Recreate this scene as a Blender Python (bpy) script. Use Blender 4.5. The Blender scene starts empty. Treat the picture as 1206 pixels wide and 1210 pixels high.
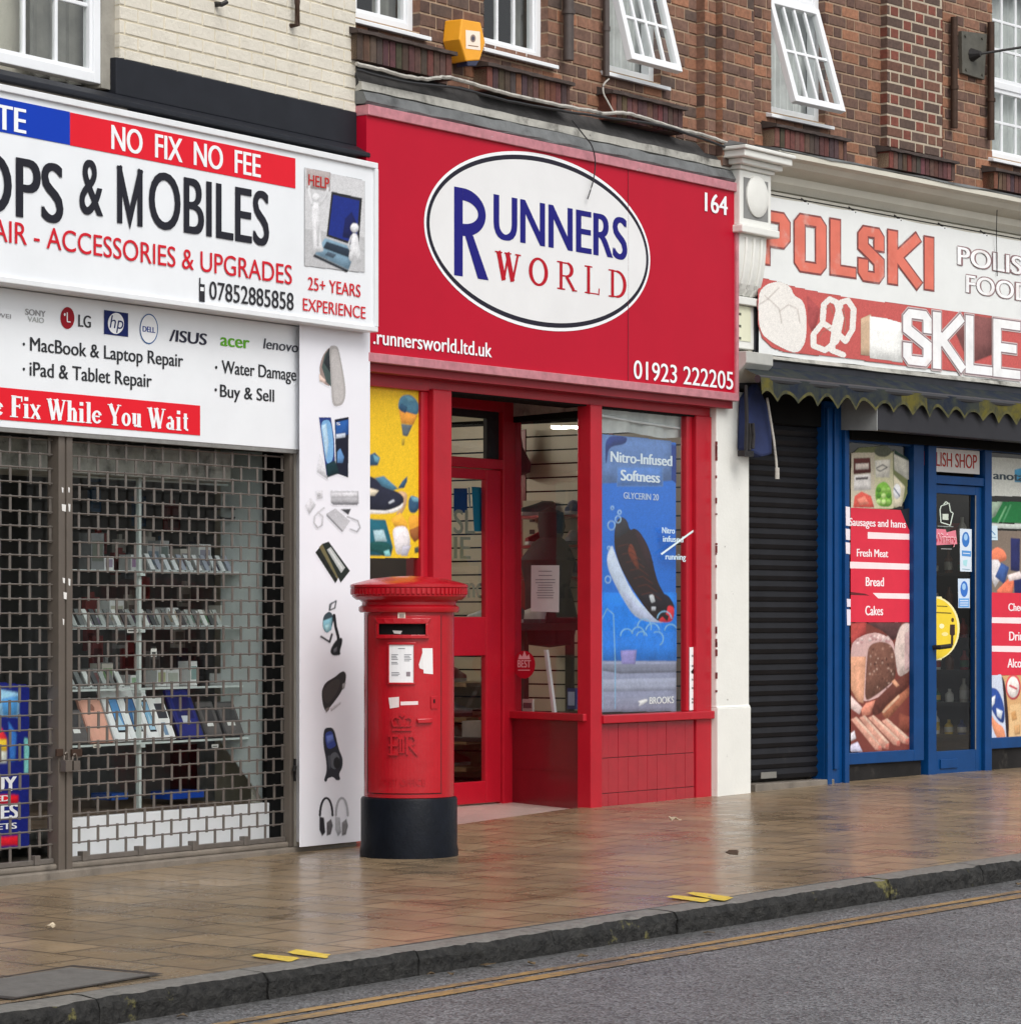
import bpy, bmesh, math, random
import numpy as np
from mathutils import Matrix, Vector, noise
random.seed(7)
R_ = math.radians
SC = bpy.context.scene
COL = SC.collection

# ------------------------------------------------------------------ camera, sky, sun, exposure
FPX, CXP, HYP, HC = 3700.0, 603.0, 736.0, 1.32      # focal length and horizon of the photograph in its own pixels
cam_d = bpy.data.cameras.new('camera'); cam = bpy.data.objects.new('camera', cam_d); COL.objects.link(cam)
cam.location = (0, 0, HC); cam.rotation_euler = (R_(90), 0, 0)
cam_d.sensor_fit = 'HORIZONTAL'; cam_d.sensor_width = 36; cam_d.lens = FPX / 1206 * 36
cam_d.shift_y = (HYP - 605) / 1206; cam_d.clip_start = 0.1; cam_d.clip_end = 2000
SC.camera = cam
W = bpy.data.worlds.new('World'); SC.world = W; W.use_nodes = True
nt = W.node_tree; bg = nt.nodes['Background']
sky = nt.nodes.new('ShaderNodeTexSky'); sky.sky_type = 'NISHITA'; sky.sun_disc = False
sky.sun_elevation = R_(48); sky.sun_rotation = R_(150); sky.air_density = 1.0; sky.dust_density = 3.0
hs = nt.nodes.new('ShaderNodeHueSaturation'); hs.inputs['Saturation'].default_value = 0.18
nt.links.new(sky.outputs[0], hs.inputs['Color']); nt.links.new(hs.outputs[0], bg.inputs['Color'])
bg.inputs['Strength'].default_value = 0.13
sun_d = bpy.data.lights.new('sun', 'SUN'); sun_d.energy = 0.9; sun_d.angle = R_(35); sun_d.color = (1, .97, .93)
sun = bpy.data.objects.new('sun', sun_d); COL.objects.link(sun)
sd = Vector((math.sin(R_(150)) * math.cos(R_(48)), math.cos(R_(150)) * math.cos(R_(48)), math.sin(R_(48))))
sun.rotation_euler = sd.to_track_quat('Z', 'Y').to_euler()
SC.view_settings.view_transform = 'Standard'; SC.view_settings.look = 'None'
SC.view_settings.gamma = 1; SC.view_settings.exposure = 0.5
SC.cycles.max_bounces = 10; SC.cycles.transparent_max_bounces = 24
SC.cycles.sample_clamp_indirect = 6

# ------------------------------------------------------------------ survey: facade planes and how a photo pixel falls on them
class Fr:
    def __init__(s, px=None, sc=None, D=None, O=None, a=None):
        if O is None:
            Y = FPX / sc; s.O = ((px - CXP) / FPX * Y, Y); s.a = math.atan2(FPX, D)
        else: s.O = O; s.a = a
        s.u = (math.cos(s.a), math.sin(s.a)); s.n = (math.sin(s.a), -math.cos(s.a))
        s.M = Matrix.Translation((s.O[0], s.O[1], 0)) @ Matrix.Rotation(s.a, 4, 'Z')
    def t_(s, x, d):
        r = ((x - CXP) / FPX, 1.0)
        return (s.O[0]*s.n[0] + s.O[1]*s.n[1] + d) / (r[0]*s.n[0] + r[1]*s.n[1]), r
    def q(s, x, y, d=0):                                # point on the plane d metres out from the facade
        t, r = s.t_(x, d); P = (r[0]*t, t)
        return ((P[0]-s.O[0])*s.u[0] + (P[1]-s.O[1])*s.u[1], HC + (HYP - y)/FPX*t)
    def s(s_, x, d=0): return s_.q(x, 0, d)[0]
    def z(s_, x, y, d=0): return s_.q(x, y, d)[1]
    def sc(s_, x, d=0): return FPX / s_.t_(x, d)[0]
    def qs(s, x, y, sx):                                # point on a cross wall at distance sx along the facade -> (depth, z)
        r = ((x - CXP)/FPX, 1.0)
        t = (s.O[0]*s.u[0] + s.O[1]*s.u[1] + sx) / (r[0]*s.u[0] + r[1]*s.u[1])
        P = (r[0]*t, t)
        return (-((P[0]-s.O[0])*s.n[0] + (P[1]-s.O[1])*s.n[1]), HC + (HYP - y)/FPX*t)
L = Fr(420, 199, 2422); R = Fr(440, 197, 2697); P = Fr(870, 167, 3137)
WORLD = Fr(O=(0, 0), a=0)

# ------------------------------------------------------------------ materials
def S(r, g, b, k=1.0):
    f = lambda c: ((c/255)/12.92 if c/255 <= .04045 else ((c/255+.055)/1.055)**2.4)
    return (f(r)*k, f(g)*k, f(b)*k)
MATS = {}
def mat(name, col=(.5, .5, .5), rough=.5, metal=0, var=.12, scale=4, bump=0, bscale=60, dirt=None, attr=False, coat=0, spec=.5, rvar=0, streak=None, blotch=None):
    """dirt=(colour, amount 0..1, scale); streak = the same, drawn out vertically; blotch likewise with sharp edges"""
    if name in MATS: return MATS[name]
    m = bpy.data.materials.new(name); m.use_nodes = True; N = m.node_tree; n = N.nodes; l = N.links
    b = n['Principled BSDF']; b.inputs['Roughness'].default_value = rough; b.inputs['Metallic'].default_value = metal
    b.inputs['Coat Weight'].default_value = coat; b.inputs['Coat Roughness'].default_value = .08
    b.inputs['Specular IOR Level'].default_value = spec
    tc = n.new('ShaderNodeTexCoord')
    def noise(sc_, det=6, ro=.6, stretch=None):
        t = n.new('ShaderNodeTexNoise'); t.inputs['Scale'].default_value = sc_; t.inputs['Detail'].default_value = det; t.inputs['Roughness'].default_value = ro
        if stretch:
            mp = n.new('ShaderNodeMapping'); mp.inputs['Scale'].default_value = stretch
            l.new(tc.outputs['Object'], mp.inputs['Vector']); l.new(mp.outputs[0], t.inputs['Vector'])
        else: l.new(tc.outputs['Object'], t.inputs['Vector'])
        return t.outputs['Fac']
    def ramp(f, a, c, smooth=False):
        r = n.new('ShaderNodeMapRange'); r.inputs['From Min'].default_value = a; r.inputs['From Max'].default_value = c
        r.interpolation_type = 'SMOOTHSTEP' if smooth else 'LINEAR'
        l.new(f, r.inputs['Value']); return r.outputs[0]
    def mix(f, A, B, bt='MIX'):
        x = n.new('ShaderNodeMix'); x.data_type = 'RGBA'; x.blend_type = bt
        for sock, v in ((x.inputs[0], f), (x.inputs[6], A), (x.inputs[7], B)):
            if hasattr(v, 'links'): l.new(v, sock)
            elif isinstance(v, (int, float)): sock.default_value = v
            else: sock.default_value = (*v[:3], 1)
        return x.outputs[2]
    if attr:
        a = n.new('ShaderNodeVertexColor'); a.layer_name = 'bc'; base = a.outputs['Color']
    else: base = col
    if var:
        k = ramp(noise(scale), .25, .75)
        v = n.new('ShaderNodeMath'); v.operation = 'MULTIPLY_ADD'; l.new(k, v.inputs[0]); v.inputs[1].default_value = 2*var; v.inputs[2].default_value = 1 - var
        c = n.new('ShaderNodeCombineColor')
        for i in range(3): l.new(v.outputs[0], c.inputs[i])
        base = mix(1.0, base, c.outputs[0], 'MULTIPLY')
    if dirt:
        f = ramp(noise(dirt[2], 8, .65), 1 - dirt[1]*.75 - .15, 1.05 - dirt[1]*.45, True); base = mix(f, base, dirt[0])
    if streak:
        f = ramp(noise(streak[2], 6, .6, (1, 1, .12)), .78 - streak[1]*.45, .98 - streak[1]*.3, True); base = mix(f, base, streak[0])
    if blotch:
        f = ramp(noise(blotch[2], 9, .7), .70 - blotch[1]*.3, .74 - blotch[1]*.3); base = mix(f, base, blotch[0])
    if hasattr(base, 'links'): l.new(base, b.inputs['Base Color'])
    else: b.inputs['Base Color'].default_value = (*base, 1)
    if rvar:
        k = ramp(noise(scale*1.7), .3, .7); v = n.new('ShaderNodeMath'); v.operation = 'MULTIPLY_ADD'
        l.new(k, v.inputs[0]); v.inputs[1].default_value = rvar*2; v.inputs[2].default_value = rough - rvar; l.new(v.outputs[0], b.inputs['Roughness'])
    if bump:
        bp = n.new('ShaderNodeBump'); bp.inputs['Strength'].default_value = 1; bp.inputs['Distance'].default_value = bump
        l.new(noise(bscale, 8, .65), bp.inputs['Height']); l.new(bp.outputs[0], b.inputs['Normal'])
    MATS[name] = m; return m
def glass_mat(name='window_glass', tint=.93, rough=0.0, refl=1.0, ior=1.5):
    if name in MATS: return MATS[name]
    m = bpy.data.materials.new(name); m.use_nodes = True; N = m.node_tree; n = N.nodes; l = N.links
    n.remove(n['Principled BSDF']); out = n['Material Output']
    tr = n.new('ShaderNodeBsdfTransparent'); tr.inputs[0].default_value = (tint*.97, tint, tint*.985, 1)
    gl = n.new('ShaderNodeBsdfGlossy'); gl.inputs['Roughness'].default_value = rough
    gl.inputs['Color'].default_value = (refl, refl, refl, 1)
    ge = n.new('ShaderNodeNewGeometry'); dt = n.new('ShaderNodeVectorMath'); dt.operation = 'DOT_PRODUCT'
    l.new(ge.outputs['Incoming'], dt.inputs[0]); l.new(ge.outputs['True Normal'], dt.inputs[1])
    def mm(op, a, b_):
        x = n.new('ShaderNodeMath'); x.operation = op
        for i, v in enumerate((a, b_)):
            if hasattr(v, 'links'): l.new(v, x.inputs[i])
            else: x.inputs[i].default_value = v
        return x
    f0 = ((ior-1)/(ior+1))**2*1.9                        # both faces of the thin sheet
    ab = mm('ABSOLUTE', dt.outputs['Value'], 0); fr = mm('MULTIPLY_ADD', mm('POWER', mm('SUBTRACT', 1.0, ab.outputs[0]).outputs[0], 5.0).outputs[0], 1-f0); fr.inputs[2].default_value = f0
    tc = n.new('ShaderNodeTexCoord'); nz = n.new('ShaderNodeTexNoise'); nz.inputs['Scale'].default_value = 1.3
    l.new(tc.outputs['Object'], nz.inputs['Vector'])
    bp = n.new('ShaderNodeBump'); bp.inputs['Distance'].default_value = .004; bp.inputs['Strength'].default_value = 1
    l.new(nz.outputs['Fac'], bp.inputs['Height']); l.new(bp.outputs[0], gl.inputs['Normal'])
    mx = n.new('ShaderNodeMixShader'); l.new(fr.outputs[0], mx.inputs[0]); l.new(tr.outputs[0], mx.inputs[1]); l.new(gl.outputs[0], mx.inputs[2])
    l.new(mx.outputs[0], out.inputs['Surface']); MATS[name] = m; return m
GLASS = glass_mat(); SHOPGLASS = glass_mat('clear_shop_glass', .97, 0, .8, 1.28)
PRINT = mat('printed_vinyl', rough=.45, var=.05, scale=9, attr=True, spec=.15)
SIGNV = mat('sign_vinyl', rough=.4, var=.04, scale=3, attr=True, spec=.12, streak=((.42, .40, .36), .12, 5))
FADED = mat('faded_banner_print', spec=.2, rough=.55, var=.12, scale=6, attr=True, dirt=((.66, .52, .48), .42, 5), streak=((.62, .58, .55), .25, 6), bump=.004, bscale=7)
PHOTO = mat('photo_print', rough=.4, var=.08, scale=34, attr=True, spec=.2)
GOODS = mat('packaging', rough=.4, var=.15, scale=14, attr=True)
WHITE, BLACK = S(238, 240, 242), (.012, .012, .014)

# ------------------------------------------------------------------ mesh builder (coordinates: x along facade, y into the building, z up)
_cap = {}
def text_mesh(s, bold, res=3):
    c = bpy.data.curves.new('t', 'FONT'); c.body = s; c.offset = bold; c.resolution_u = 5; c.fill_mode = 'FRONT'
    o = bpy.data.objects.new('t', c); COL.objects.link(o)
    dg = bpy.context.evaluated_depsgraph_get(); me = bpy.data.meshes.new_from_object(o.evaluated_get(dg))
    v = [(p.co.x, p.co.y) for p in me.vertices]; f = [tuple(q.vertices) for q in me.polygons]
    bpy.data.objects.remove(o); bpy.data.curves.remove(c); bpy.data.meshes.remove(me)
    return v, f
def cap_h(bold):
    if bold not in _cap:
        v, _ = text_mesh('H', bold); _cap[bold] = (min(p[1] for p in v), max(p[1] for p in v))
    return _cap[bold]
class MB:
    def __init__(s, fr, mat_=None): s.fr = fr; s.v = []; s.f = []; s.mi = []; s.mats = []; s.c = []; s.dm = mat_; s.anyc = False
    def _m(s, m):
        m = m or s.dm
        if m not in s.mats: s.mats.append(m)
        return s.mats.index(m)
    def face(s, pts, m=None, c=None):
        i = len(s.v); s.v += [tuple(p) for p in pts]; s.f.append(tuple(range(i, i+len(pts)))); s.mi.append(s._m(m)); s.c.append(c)
        if c is not None: s.anyc = True
    def mesh(s, v, f, m=None, c=None):
        i = len(s.v); s.v += [tuple(p) for p in v]; k = s._m(m)
        for q in f: s.f.append(tuple(i+a for a in q)); s.mi.append(k); s.c.append(c)
        if c is not None: s.anyc = True
    def box(s, x0, x1, y0, y1, z0, z1, m=None, c=None):
        v = [(x0,y0,z0),(x1,y0,z0),(x1,y1,z0),(x0,y1,z0),(x0,y0,z1),(x1,y0,z1),(x1,y1,z1),(x0,y1,z1)]
        s.mesh(v, [(0,3,2,1),(4,5,6,7),(0,1,5,4),(1,2,6,5),(2,3,7,6),(3,0,4,7)], m, c)
    def hexa(s, b, t, m=None, c=None):                  # two quads (4 pts each), bottom and top
        s.mesh(list(b)+list(t), [(0,3,2,1),(4,5,6,7),(0,1,5,4),(1,2,6,5),(2,3,7,6),(3,0,4,7)], m, c)
    def prism(s, poly, y0, y1, m=None, c=None):         # polygon in (x,z) pulled from y0 to y1
        n = len(poly); v = [(x, y0, z) for x, z in poly] + [(x, y1, z) for x, z in poly]
        s.mesh(v, [tuple(range(n)), tuple(range(2*n-1, n-1, -1))] + [(i, i+n, (i+1) % n + n, (i+1) % n) for i in range(n)], m, c)
    def profile(s, prof, x0, x1, m=None, c=None, n=1, jit=0):  # polygon in (y,z) run along x
        k = len(prof); v = []; f = []
        for j in range(n+1):
            x = x0 + (x1-x0)*j/n
            v += [(x, y + random.uniform(-jit, jit), z + random.uniform(-jit, jit)) for y, z in prof]
        for j in range(n):
            f += [(j*k+i, j*k+(i+1) % k, (j+1)*k+(i+1) % k, (j+1)*k+i) for i in range(k)]
        f += [tuple(range(k-1, -1, -1)), tuple(range(n*k, n*k+k))]
        s.mesh(v, f, m, c)
    def tube(s, pts, r, m=None, seg=8, c=None):
        pts = [Vector(p) for p in pts]; v = []; f = []
        for i, p in enumerate(pts):
            d = (pts[min(i+1, len(pts)-1)] - pts[max(i-1, 0)]).normalized()
            a = Vector((0, 0, 1)) if abs(d.z) < .9 else Vector((1, 0, 0))
            e1 = d.cross(a).normalized(); e2 = d.cross(e1)
            rr = r[i] if isinstance(r, (list, tuple)) else r
            v += [tuple(p + rr*(math.cos(2*math.pi*k/seg)*e1 + math.sin(2*math.pi*k/seg)*e2)) for k in range(seg)]
        for i in range(len(pts)-1):
            f += [(i*seg+k, i*seg+(k+1) % seg, (i+1)*seg+(k+1) % seg, (i+1)*seg+k) for k in range(seg)]
        f += [tuple(range(seg-1, -1, -1)), tuple(range((len(pts)-1)*seg, len(pts)*seg))]
        s.mesh(v, f, m, c)
    def lathe(s, prof, cx, cy, m=None, seg=48, c=None):
        v = []; f = []; k = len(prof)
        for j in range(seg):
            a = 2*math.pi*j/seg
            v += [(cx + r*math.cos(a), cy + r*math.sin(a), z) for r, z in prof]
        for j in range(seg):
            j2 = (j+1) % seg
            f += [(j*k+i, j2*k+i, j2*k+i+1, j*k+i+1) for i in range(k-1)]
        s.mesh(v, f, m, c)
    # flat artwork in the facade plane, given in photo pixels
    def art(s, pts, d, c, m=None):
        s.face([(*(lambda a: (a[0], -d, a[1]))(s.fr.q(x, y, d)),) for x, y in pts], m, c)
    def arc(s, cx, cy, rx, ry, d, c, m=None, n=28, a0=0, a1=360):
        s.art([(cx + rx*math.cos(R_(a0+(a1-a0)*i/n)), cy + ry*math.sin(R_(a0+(a1-a0)*i/n))) for i in range(n if a1-a0 == 360 else n+1)], d, c, m)
    def line(s, pts, w, d, c, m=None):                   # polyline of pixel width w
        for (x0, y0), (x1, y1) in zip(pts[:-1], pts[1:]):
            k = math.hypot(x1-x0, y1-y0) or 1; nx, ny = -(y1-y0)/k*w/2, (x1-x0)/k*w/2
            s.art([(x0+nx, y0+ny), (x1+nx, y1+ny), (x1-nx, y1-ny), (x0-nx, y0-ny)], d, c, m)
        if w > 1.3:
            for k, (x, y) in enumerate(pts[1:-1]): s.arc(x, y, w/2, w/2, d+.0001, c, m, n=10)
    def text(s, t, xl, xr, ybl, cap, d, c, bold=0.0, m=None, slant=0):
        reps = [0.0] if bold < .004 else [-bold, 0.0, bold]   # weight from side-stepped copies, half a hair apart in depth
        v, f = text_mesh(t, 0); lo, hi = cap_h(0); nv = len(v); b_ = bold*.9
        v = [(p[0]+k*.9, p[1]) for k in reps for p in v]; f = [tuple(i+j*nv for i in q) for j in range(len(reps)) for q in f]
        x0 = min(p[0] for p in v); x1 = max(p[0] for p in v)
        sl, zl = s.fr.q(xl, ybl, d); sr = s.fr.s(xr, d); h = cap / s.fr.sc(xl, d)
        kx = (sr-sl)/(x1-x0); kz = h/(hi-lo)
        s.mesh([(sl + (p[0]-x0)*kx + slant*(p[1]-lo)*kz, -d - .0002*(i//nv), zl + (p[1]-lo)*kz) for i, p in enumerate(v)], f, m, c)
    def stroke(s, polys, box, w, d, c, m=None, wz=None): # glyph polylines in the unit square -> box (x0,x1,z0,z1) in metres
        x0, x1, z0, z1 = box; wz = wz or w
        for pj, pl in enumerate(polys):
            pts = [(x0 + w/2 + a*(x1-x0-w), z0 + wz/2 + b*(z1-z0-wz)) for a, b in pl]
            closed = pl[0] == pl[-1]
            if closed: pts = pts[:-1]
            n = len(pts); off = []
            for i in range(n):
                a = pts[i-1] if (i or closed) else None; b = pts[(i+1) % n] if (i < n-1 or closed) else None; p = pts[i]
                def nd(u, v):
                    k = math.hypot(v[0]-u[0], v[1]-u[1]) or 1; return ((v[0]-u[0])/k, (v[1]-u[1])/k)
                d1 = nd(a, p) if a else nd(p, b); d2 = nd(p, b) if b else d1
                n1 = (-d1[1], d1[0]); n2 = (-d2[1], d2[0]); mx, mz = n1[0]+n2[0], n1[1]+n2[1]
                k = mx*mx + mz*mz; sc = 2/max(k, .35)
                e = (0, 0)
                if not a: e = (-d1[0]*w/2, -d1[1]*wz/2)
                elif not b: e = (d2[0]*w/2, d2[1]*wz/2)
                off.append(((p[0]+e[0]+mx*sc*w/2, p[1]+e[1]+mz*sc*wz/2), (p[0]+e[0]-mx*sc*w/2, p[1]+e[1]-mz*sc*wz/2)))
            for i in range(n if closed else n-1):
                (a, b), (e, g) = off[i], off[(i+1) % n]
                s.face([(q[0], -d - .00006*(i+1) - .0005*pj, q[1]) for q in (a, e, g, b)], m, c)
    def build(s, name, root=None, bevel=0, smooth=False, label=None, cat=None, group=None, kind=None, seg=2, weld=False, recalc=True):
        Wv = [s.fr.M @ Vector(p) for p in s.v]
        if root is None:
            loc_l = [s.v[i] for i in range(len(s.v))]
            bx = [(min(p[i] for p in loc_l), max(p[i] for p in loc_l)) for i in range(3)]
            T = s.fr.M @ Matrix.Translation(((bx[0][0]+bx[0][1])/2, (bx[1][0]+bx[1][1])/2, bx[2][0]))
        else: T = TM[root]
        Ti = T.inverted()
        me = bpy.data.meshes.new(name); me.from_pydata([tuple(Ti @ p) for p in Wv], [], s.f)
        for m in s.mats: me.materials.append(m)
        me.polygons.foreach_set('material_index', s.mi)
        if s.anyc:
            ca = me.color_attributes.new('bc', 'FLOAT_COLOR', 'CORNER'); buf = []
            for poly, c in zip(me.polygons, s.c):
                cc = c if c is not None else (.5, .5, .5)
                buf += [cc[0], cc[1], cc[2], 1.0] * poly.loop_total
            ca.data.foreach_set('color', buf)
        if recalc or weld:
            b = bmesh.new(); b.from_mesh(me)
            if weld: bmesh.ops.remove_doubles(b, verts=b.verts, dist=1e-5)
            if recalc: bmesh.ops.recalc_face_normals(b, faces=b.faces)
            b.to_mesh(me); b.free()
        if smooth:
            me.polygons.foreach_set('use_smooth', [True]*len(me.polygons))
            me.set_sharp_from_angle(angle=R_(38))
        me.update()
        o = bpy.data.objects.new(name, me); COL.objects.link(o)
        if root is None: o.matrix_world = T; TM[o] = T
        else: o.parent = root; TM[o] = T
        if bevel:
            bv = o.modifiers.new('edge', 'BEVEL'); bv.width = bevel; bv.segments = seg; bv.limit_method = 'ANGLE'; bv.angle_limit = R_(40); bv.use_clamp_overlap = True
        tag(o, label, cat, group, kind)
        return o
def boxblur(a, r):
    r = int(r)
    if r < 1: return a
    for ax in (0, 1):
        p = np.pad(a, [(r+1, r) if i == ax else (0, 0) for i in (0, 1)], mode='edge'); c = np.cumsum(p, axis=ax); n = a.shape[ax]; k = 2*r+1
        a = (np.take(c, range(k, k+n), axis=ax) - np.take(c, range(0, n), axis=ax))/k
    return a
def vnoise(h, w, cell, rs):
    gh, gw = int(h/cell)+3, int(w/cell)+3; g = rs.rand(gh, gw); y = np.arange(h)/cell; x = np.arange(w)/cell; yi, xi = y.astype(int), x.astype(int); fy, fx = (y-yi)[:, None], (x-xi)[None, :]; fy, fx = fy*fy*(3-2*fy), fx*fx*(3-2*fx)
    return (g[yi][:, xi]*(1-fy)*(1-fx) + g[yi+1][:, xi]*fy*(1-fx) + g[yi][:, xi+1]*(1-fy)*fx + g[yi+1][:, xi+1]*fy*fx) - .5
class Painter(MB):
    """a printed photograph: shapes are laid down as soft, modelled, grainy ink on a fine grid of the sheet"""
    def __init__(s, fr, step=.005, clip=None, bg=None, tex=.14, seed=1):
        super().__init__(fr, PRINT); s.ops = []; s.step = step; s.clip = clip; s.bg = bg; s.tex = tex; s.seed = seed
    @staticmethod
    def rnd(pts):
        if len(pts) < 6 or len(pts) > 24: return pts
        for _ in range(2):
            o = []
            for (ax, az), (bx, bz) in zip(pts, pts[1:]+pts[:1]): o += [(ax*.78+bx*.22, az*.78+bz*.22), (ax*.22+bx*.78, az*.22+bz*.78)]
            pts = o
        return pts
    def art(s, pts, d, c, m=None): s.ops.append((d, [s.rnd([s.fr.q(x, y, d) for x, y in pts])], c))
    def line(s, pts, w, d, c, m=None):
        P_ = []
        for (x0, y0), (x1, y1) in zip(pts[:-1], pts[1:]):
            k = math.hypot(x1-x0, y1-y0) or 1; nx, ny = -(y1-y0)/k*w/2, (x1-x0)/k*w/2; P_.append([(x0+nx, y0+ny), (x1+nx, y1+ny), (x1-nx, y1-ny), (x0-nx, y0-ny)])
        P_ += [[(x+w/2*math.cos(t*.524), y+w/2*math.sin(t*.524)) for t in range(12)] for x, y in pts]
        s.ops.append((d, [[s.fr.q(x, y, d) for x, y in q] for q in P_], c))
    def build(s, name, root=None, **k):
        ops = sorted(s.ops, key=lambda o: o[0]); d = ops[0][0]; rs = np.random.RandomState(s.seed)
        allp = [p for o in ops for q in o[1] for p in q]; x0, x1 = min(p[0] for p in allp), max(p[0] for p in allp); z0, z1 = min(p[1] for p in allp), max(p[1] for p in allp)
        if s.clip: x0, x1 = max(x0, s.clip[0]), min(x1, s.clip[1])
        st = s.step; pad = 2 if s.bg else 0; x0 -= pad*st; x1 += pad*st; z0 -= pad*st; z1 += pad*st
        w, h = int((x1-x0)/st)+2, int((z1-z0)/st)+2; X = x0 + st*np.arange(w); Z = z0 + st*np.arange(h)
        img = np.zeros((h, w, 3)); al = np.zeros((h, w)); img[:] = s.bg or (0, 0, 0); tot = w*h
        for dd, pls, c in ops:
            pts = [p for q in pls for p in q]
            i0, i1 = int((min(p[0] for p in pts)-x0)/st)-6, int((max(p[0] for p in pts)-x0)/st)+8; j0, j1 = int((min(p[1] for p in pts)-z0)/st)-6, int((max(p[1] for p in pts)-z0)/st)+8
            i0, j0, i1, j1 = max(0, i0), max(0, j0), min(w, i1), min(h, j1)
            if i1-i0 < 1 or j1-j0 < 1: continue
            M = np.zeros((j1-j0, i1-i0))
            for ox, oz in ((-.25, -.25), (.25, .25), (-.25, .25), (.25, -.25)):
                xx, zz = (X[i0:i1]+ox*st)[None, :], (Z[j0:j1]+oz*st)[:, None]; tot_ = np.zeros(M.shape, bool)
                for pl in pls:
                    ins = np.zeros(M.shape, bool); n = len(pl)
                    for k_ in range(n):
                        (ax, az), (bx, bz) = pl[k_], pl[(k_+1) % n]
                        if az != bz: ins ^= ((az > zz) != (bz > zz)) & (xx < (bx-ax)*(zz-az)/(bz-az)+ax)
                    tot_ |= ins
                M += tot_*.25
            big = (i1-i0)*(j1-j0) > .3*tot; size = min(i1-i0, j1-j0)-12
            lum = np.ones(M.shape)
            if not big and size > 5:
                r = max(2, min(14, int(size*.22))); B = boxblur(boxblur(M, r), max(1, r//2)); gz_, gx_ = np.gradient(B); lum += -1.5*r*gz_*.42 + .6*r*gx_*.30 + .35*(B-.78)
                lum += s.tex*(1.1*vnoise(*M.shape, 9, rs) + .9*vnoise(*M.shape, 3.2, rs))
            else: lum += s.tex*.35*(vnoise(*M.shape, 40, rs) + .5*vnoise(*M.shape, 6, rs))
            A = boxblur(M, 1)*.6 + M*.4 if not big else M; A = A[..., None]
            img[j0:j1, i0:i1] = img[j0:j1, i0:i1]*(1-A) + np.clip(np.array(c)[None, None]*lum[..., None], 0, 1)*A
            al[j0:j1, i0:i1] = np.maximum(al[j0:j1, i0:i1], M if not s.bg else boxblur(M, 2))
        img *= (1 + .07*rs.randn(h, w))[..., None]; keep = al > (.02 if s.bg else .4)
        T = TM[root]; Ti = T.inverted() @ s.fr.M; Rm = np.array(Ti.to_3x3()); tr = np.array(Ti.translation)
        XX, ZZ = np.meshgrid(X, Z); V = np.stack([XX.ravel(), np.full(tot, -d), ZZ.ravel()], 1) @ Rm.T + tr
        q = (keep[:-1, :-1] & keep[1:, :-1] & keep[:-1, 1:] & keep[1:, 1:]); jj, ii = np.nonzero(q); a = jj*w+ii; F = np.stack([a, a+1, a+w+1, a+w], 1)
        used = np.unique(F); re = np.zeros(tot, int); re[used] = np.arange(len(used)); me = bpy.data.meshes.new(name)
        me.from_pydata(V[used].tolist(), [], re[F].tolist()); me.materials.append(PHOTO)
        ca = me.color_attributes.new('bc', 'FLOAT_COLOR', 'POINT'); ca.data.foreach_set('color', np.concatenate([np.clip(img.reshape(-1, 3)[used], 0, 1), np.ones((len(used), 1))], 1).ravel())
        o = bpy.data.objects.new(name, me); COL.objects.link(o); o.parent = root; TM[o] = T
        if s.v: MB.build(s, 'lettering', root, recalc=False)
        return o
TM = {}
prr = random.Random(21)
def tag(o, label=None, cat=None, group=None, kind=None):
    if label: o['label'] = label
    if cat: o['category'] = cat
    if group: o['group'] = group
    if kind: o['kind'] = kind
    return o
def thing(name, label, cat, fr, loc, group=None, rz=0):
    o = bpy.data.objects.new(name, None); COL.objects.link(o); o.empty_display_size = .1
    T = fr.M @ Matrix.Translation(loc) @ Matrix.Rotation(rz, 4, 'Z'); o.matrix_world = T; TM[o] = T
    return tag(o, label, cat, group)
def rect(m, d, x0, x1, yl0, yl1, yr0, yr1, c, mt=None): m.art([(x0, yl1), (x1, yr1), (x1, yr0), (x0, yl0)], d, c, mt)

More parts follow.
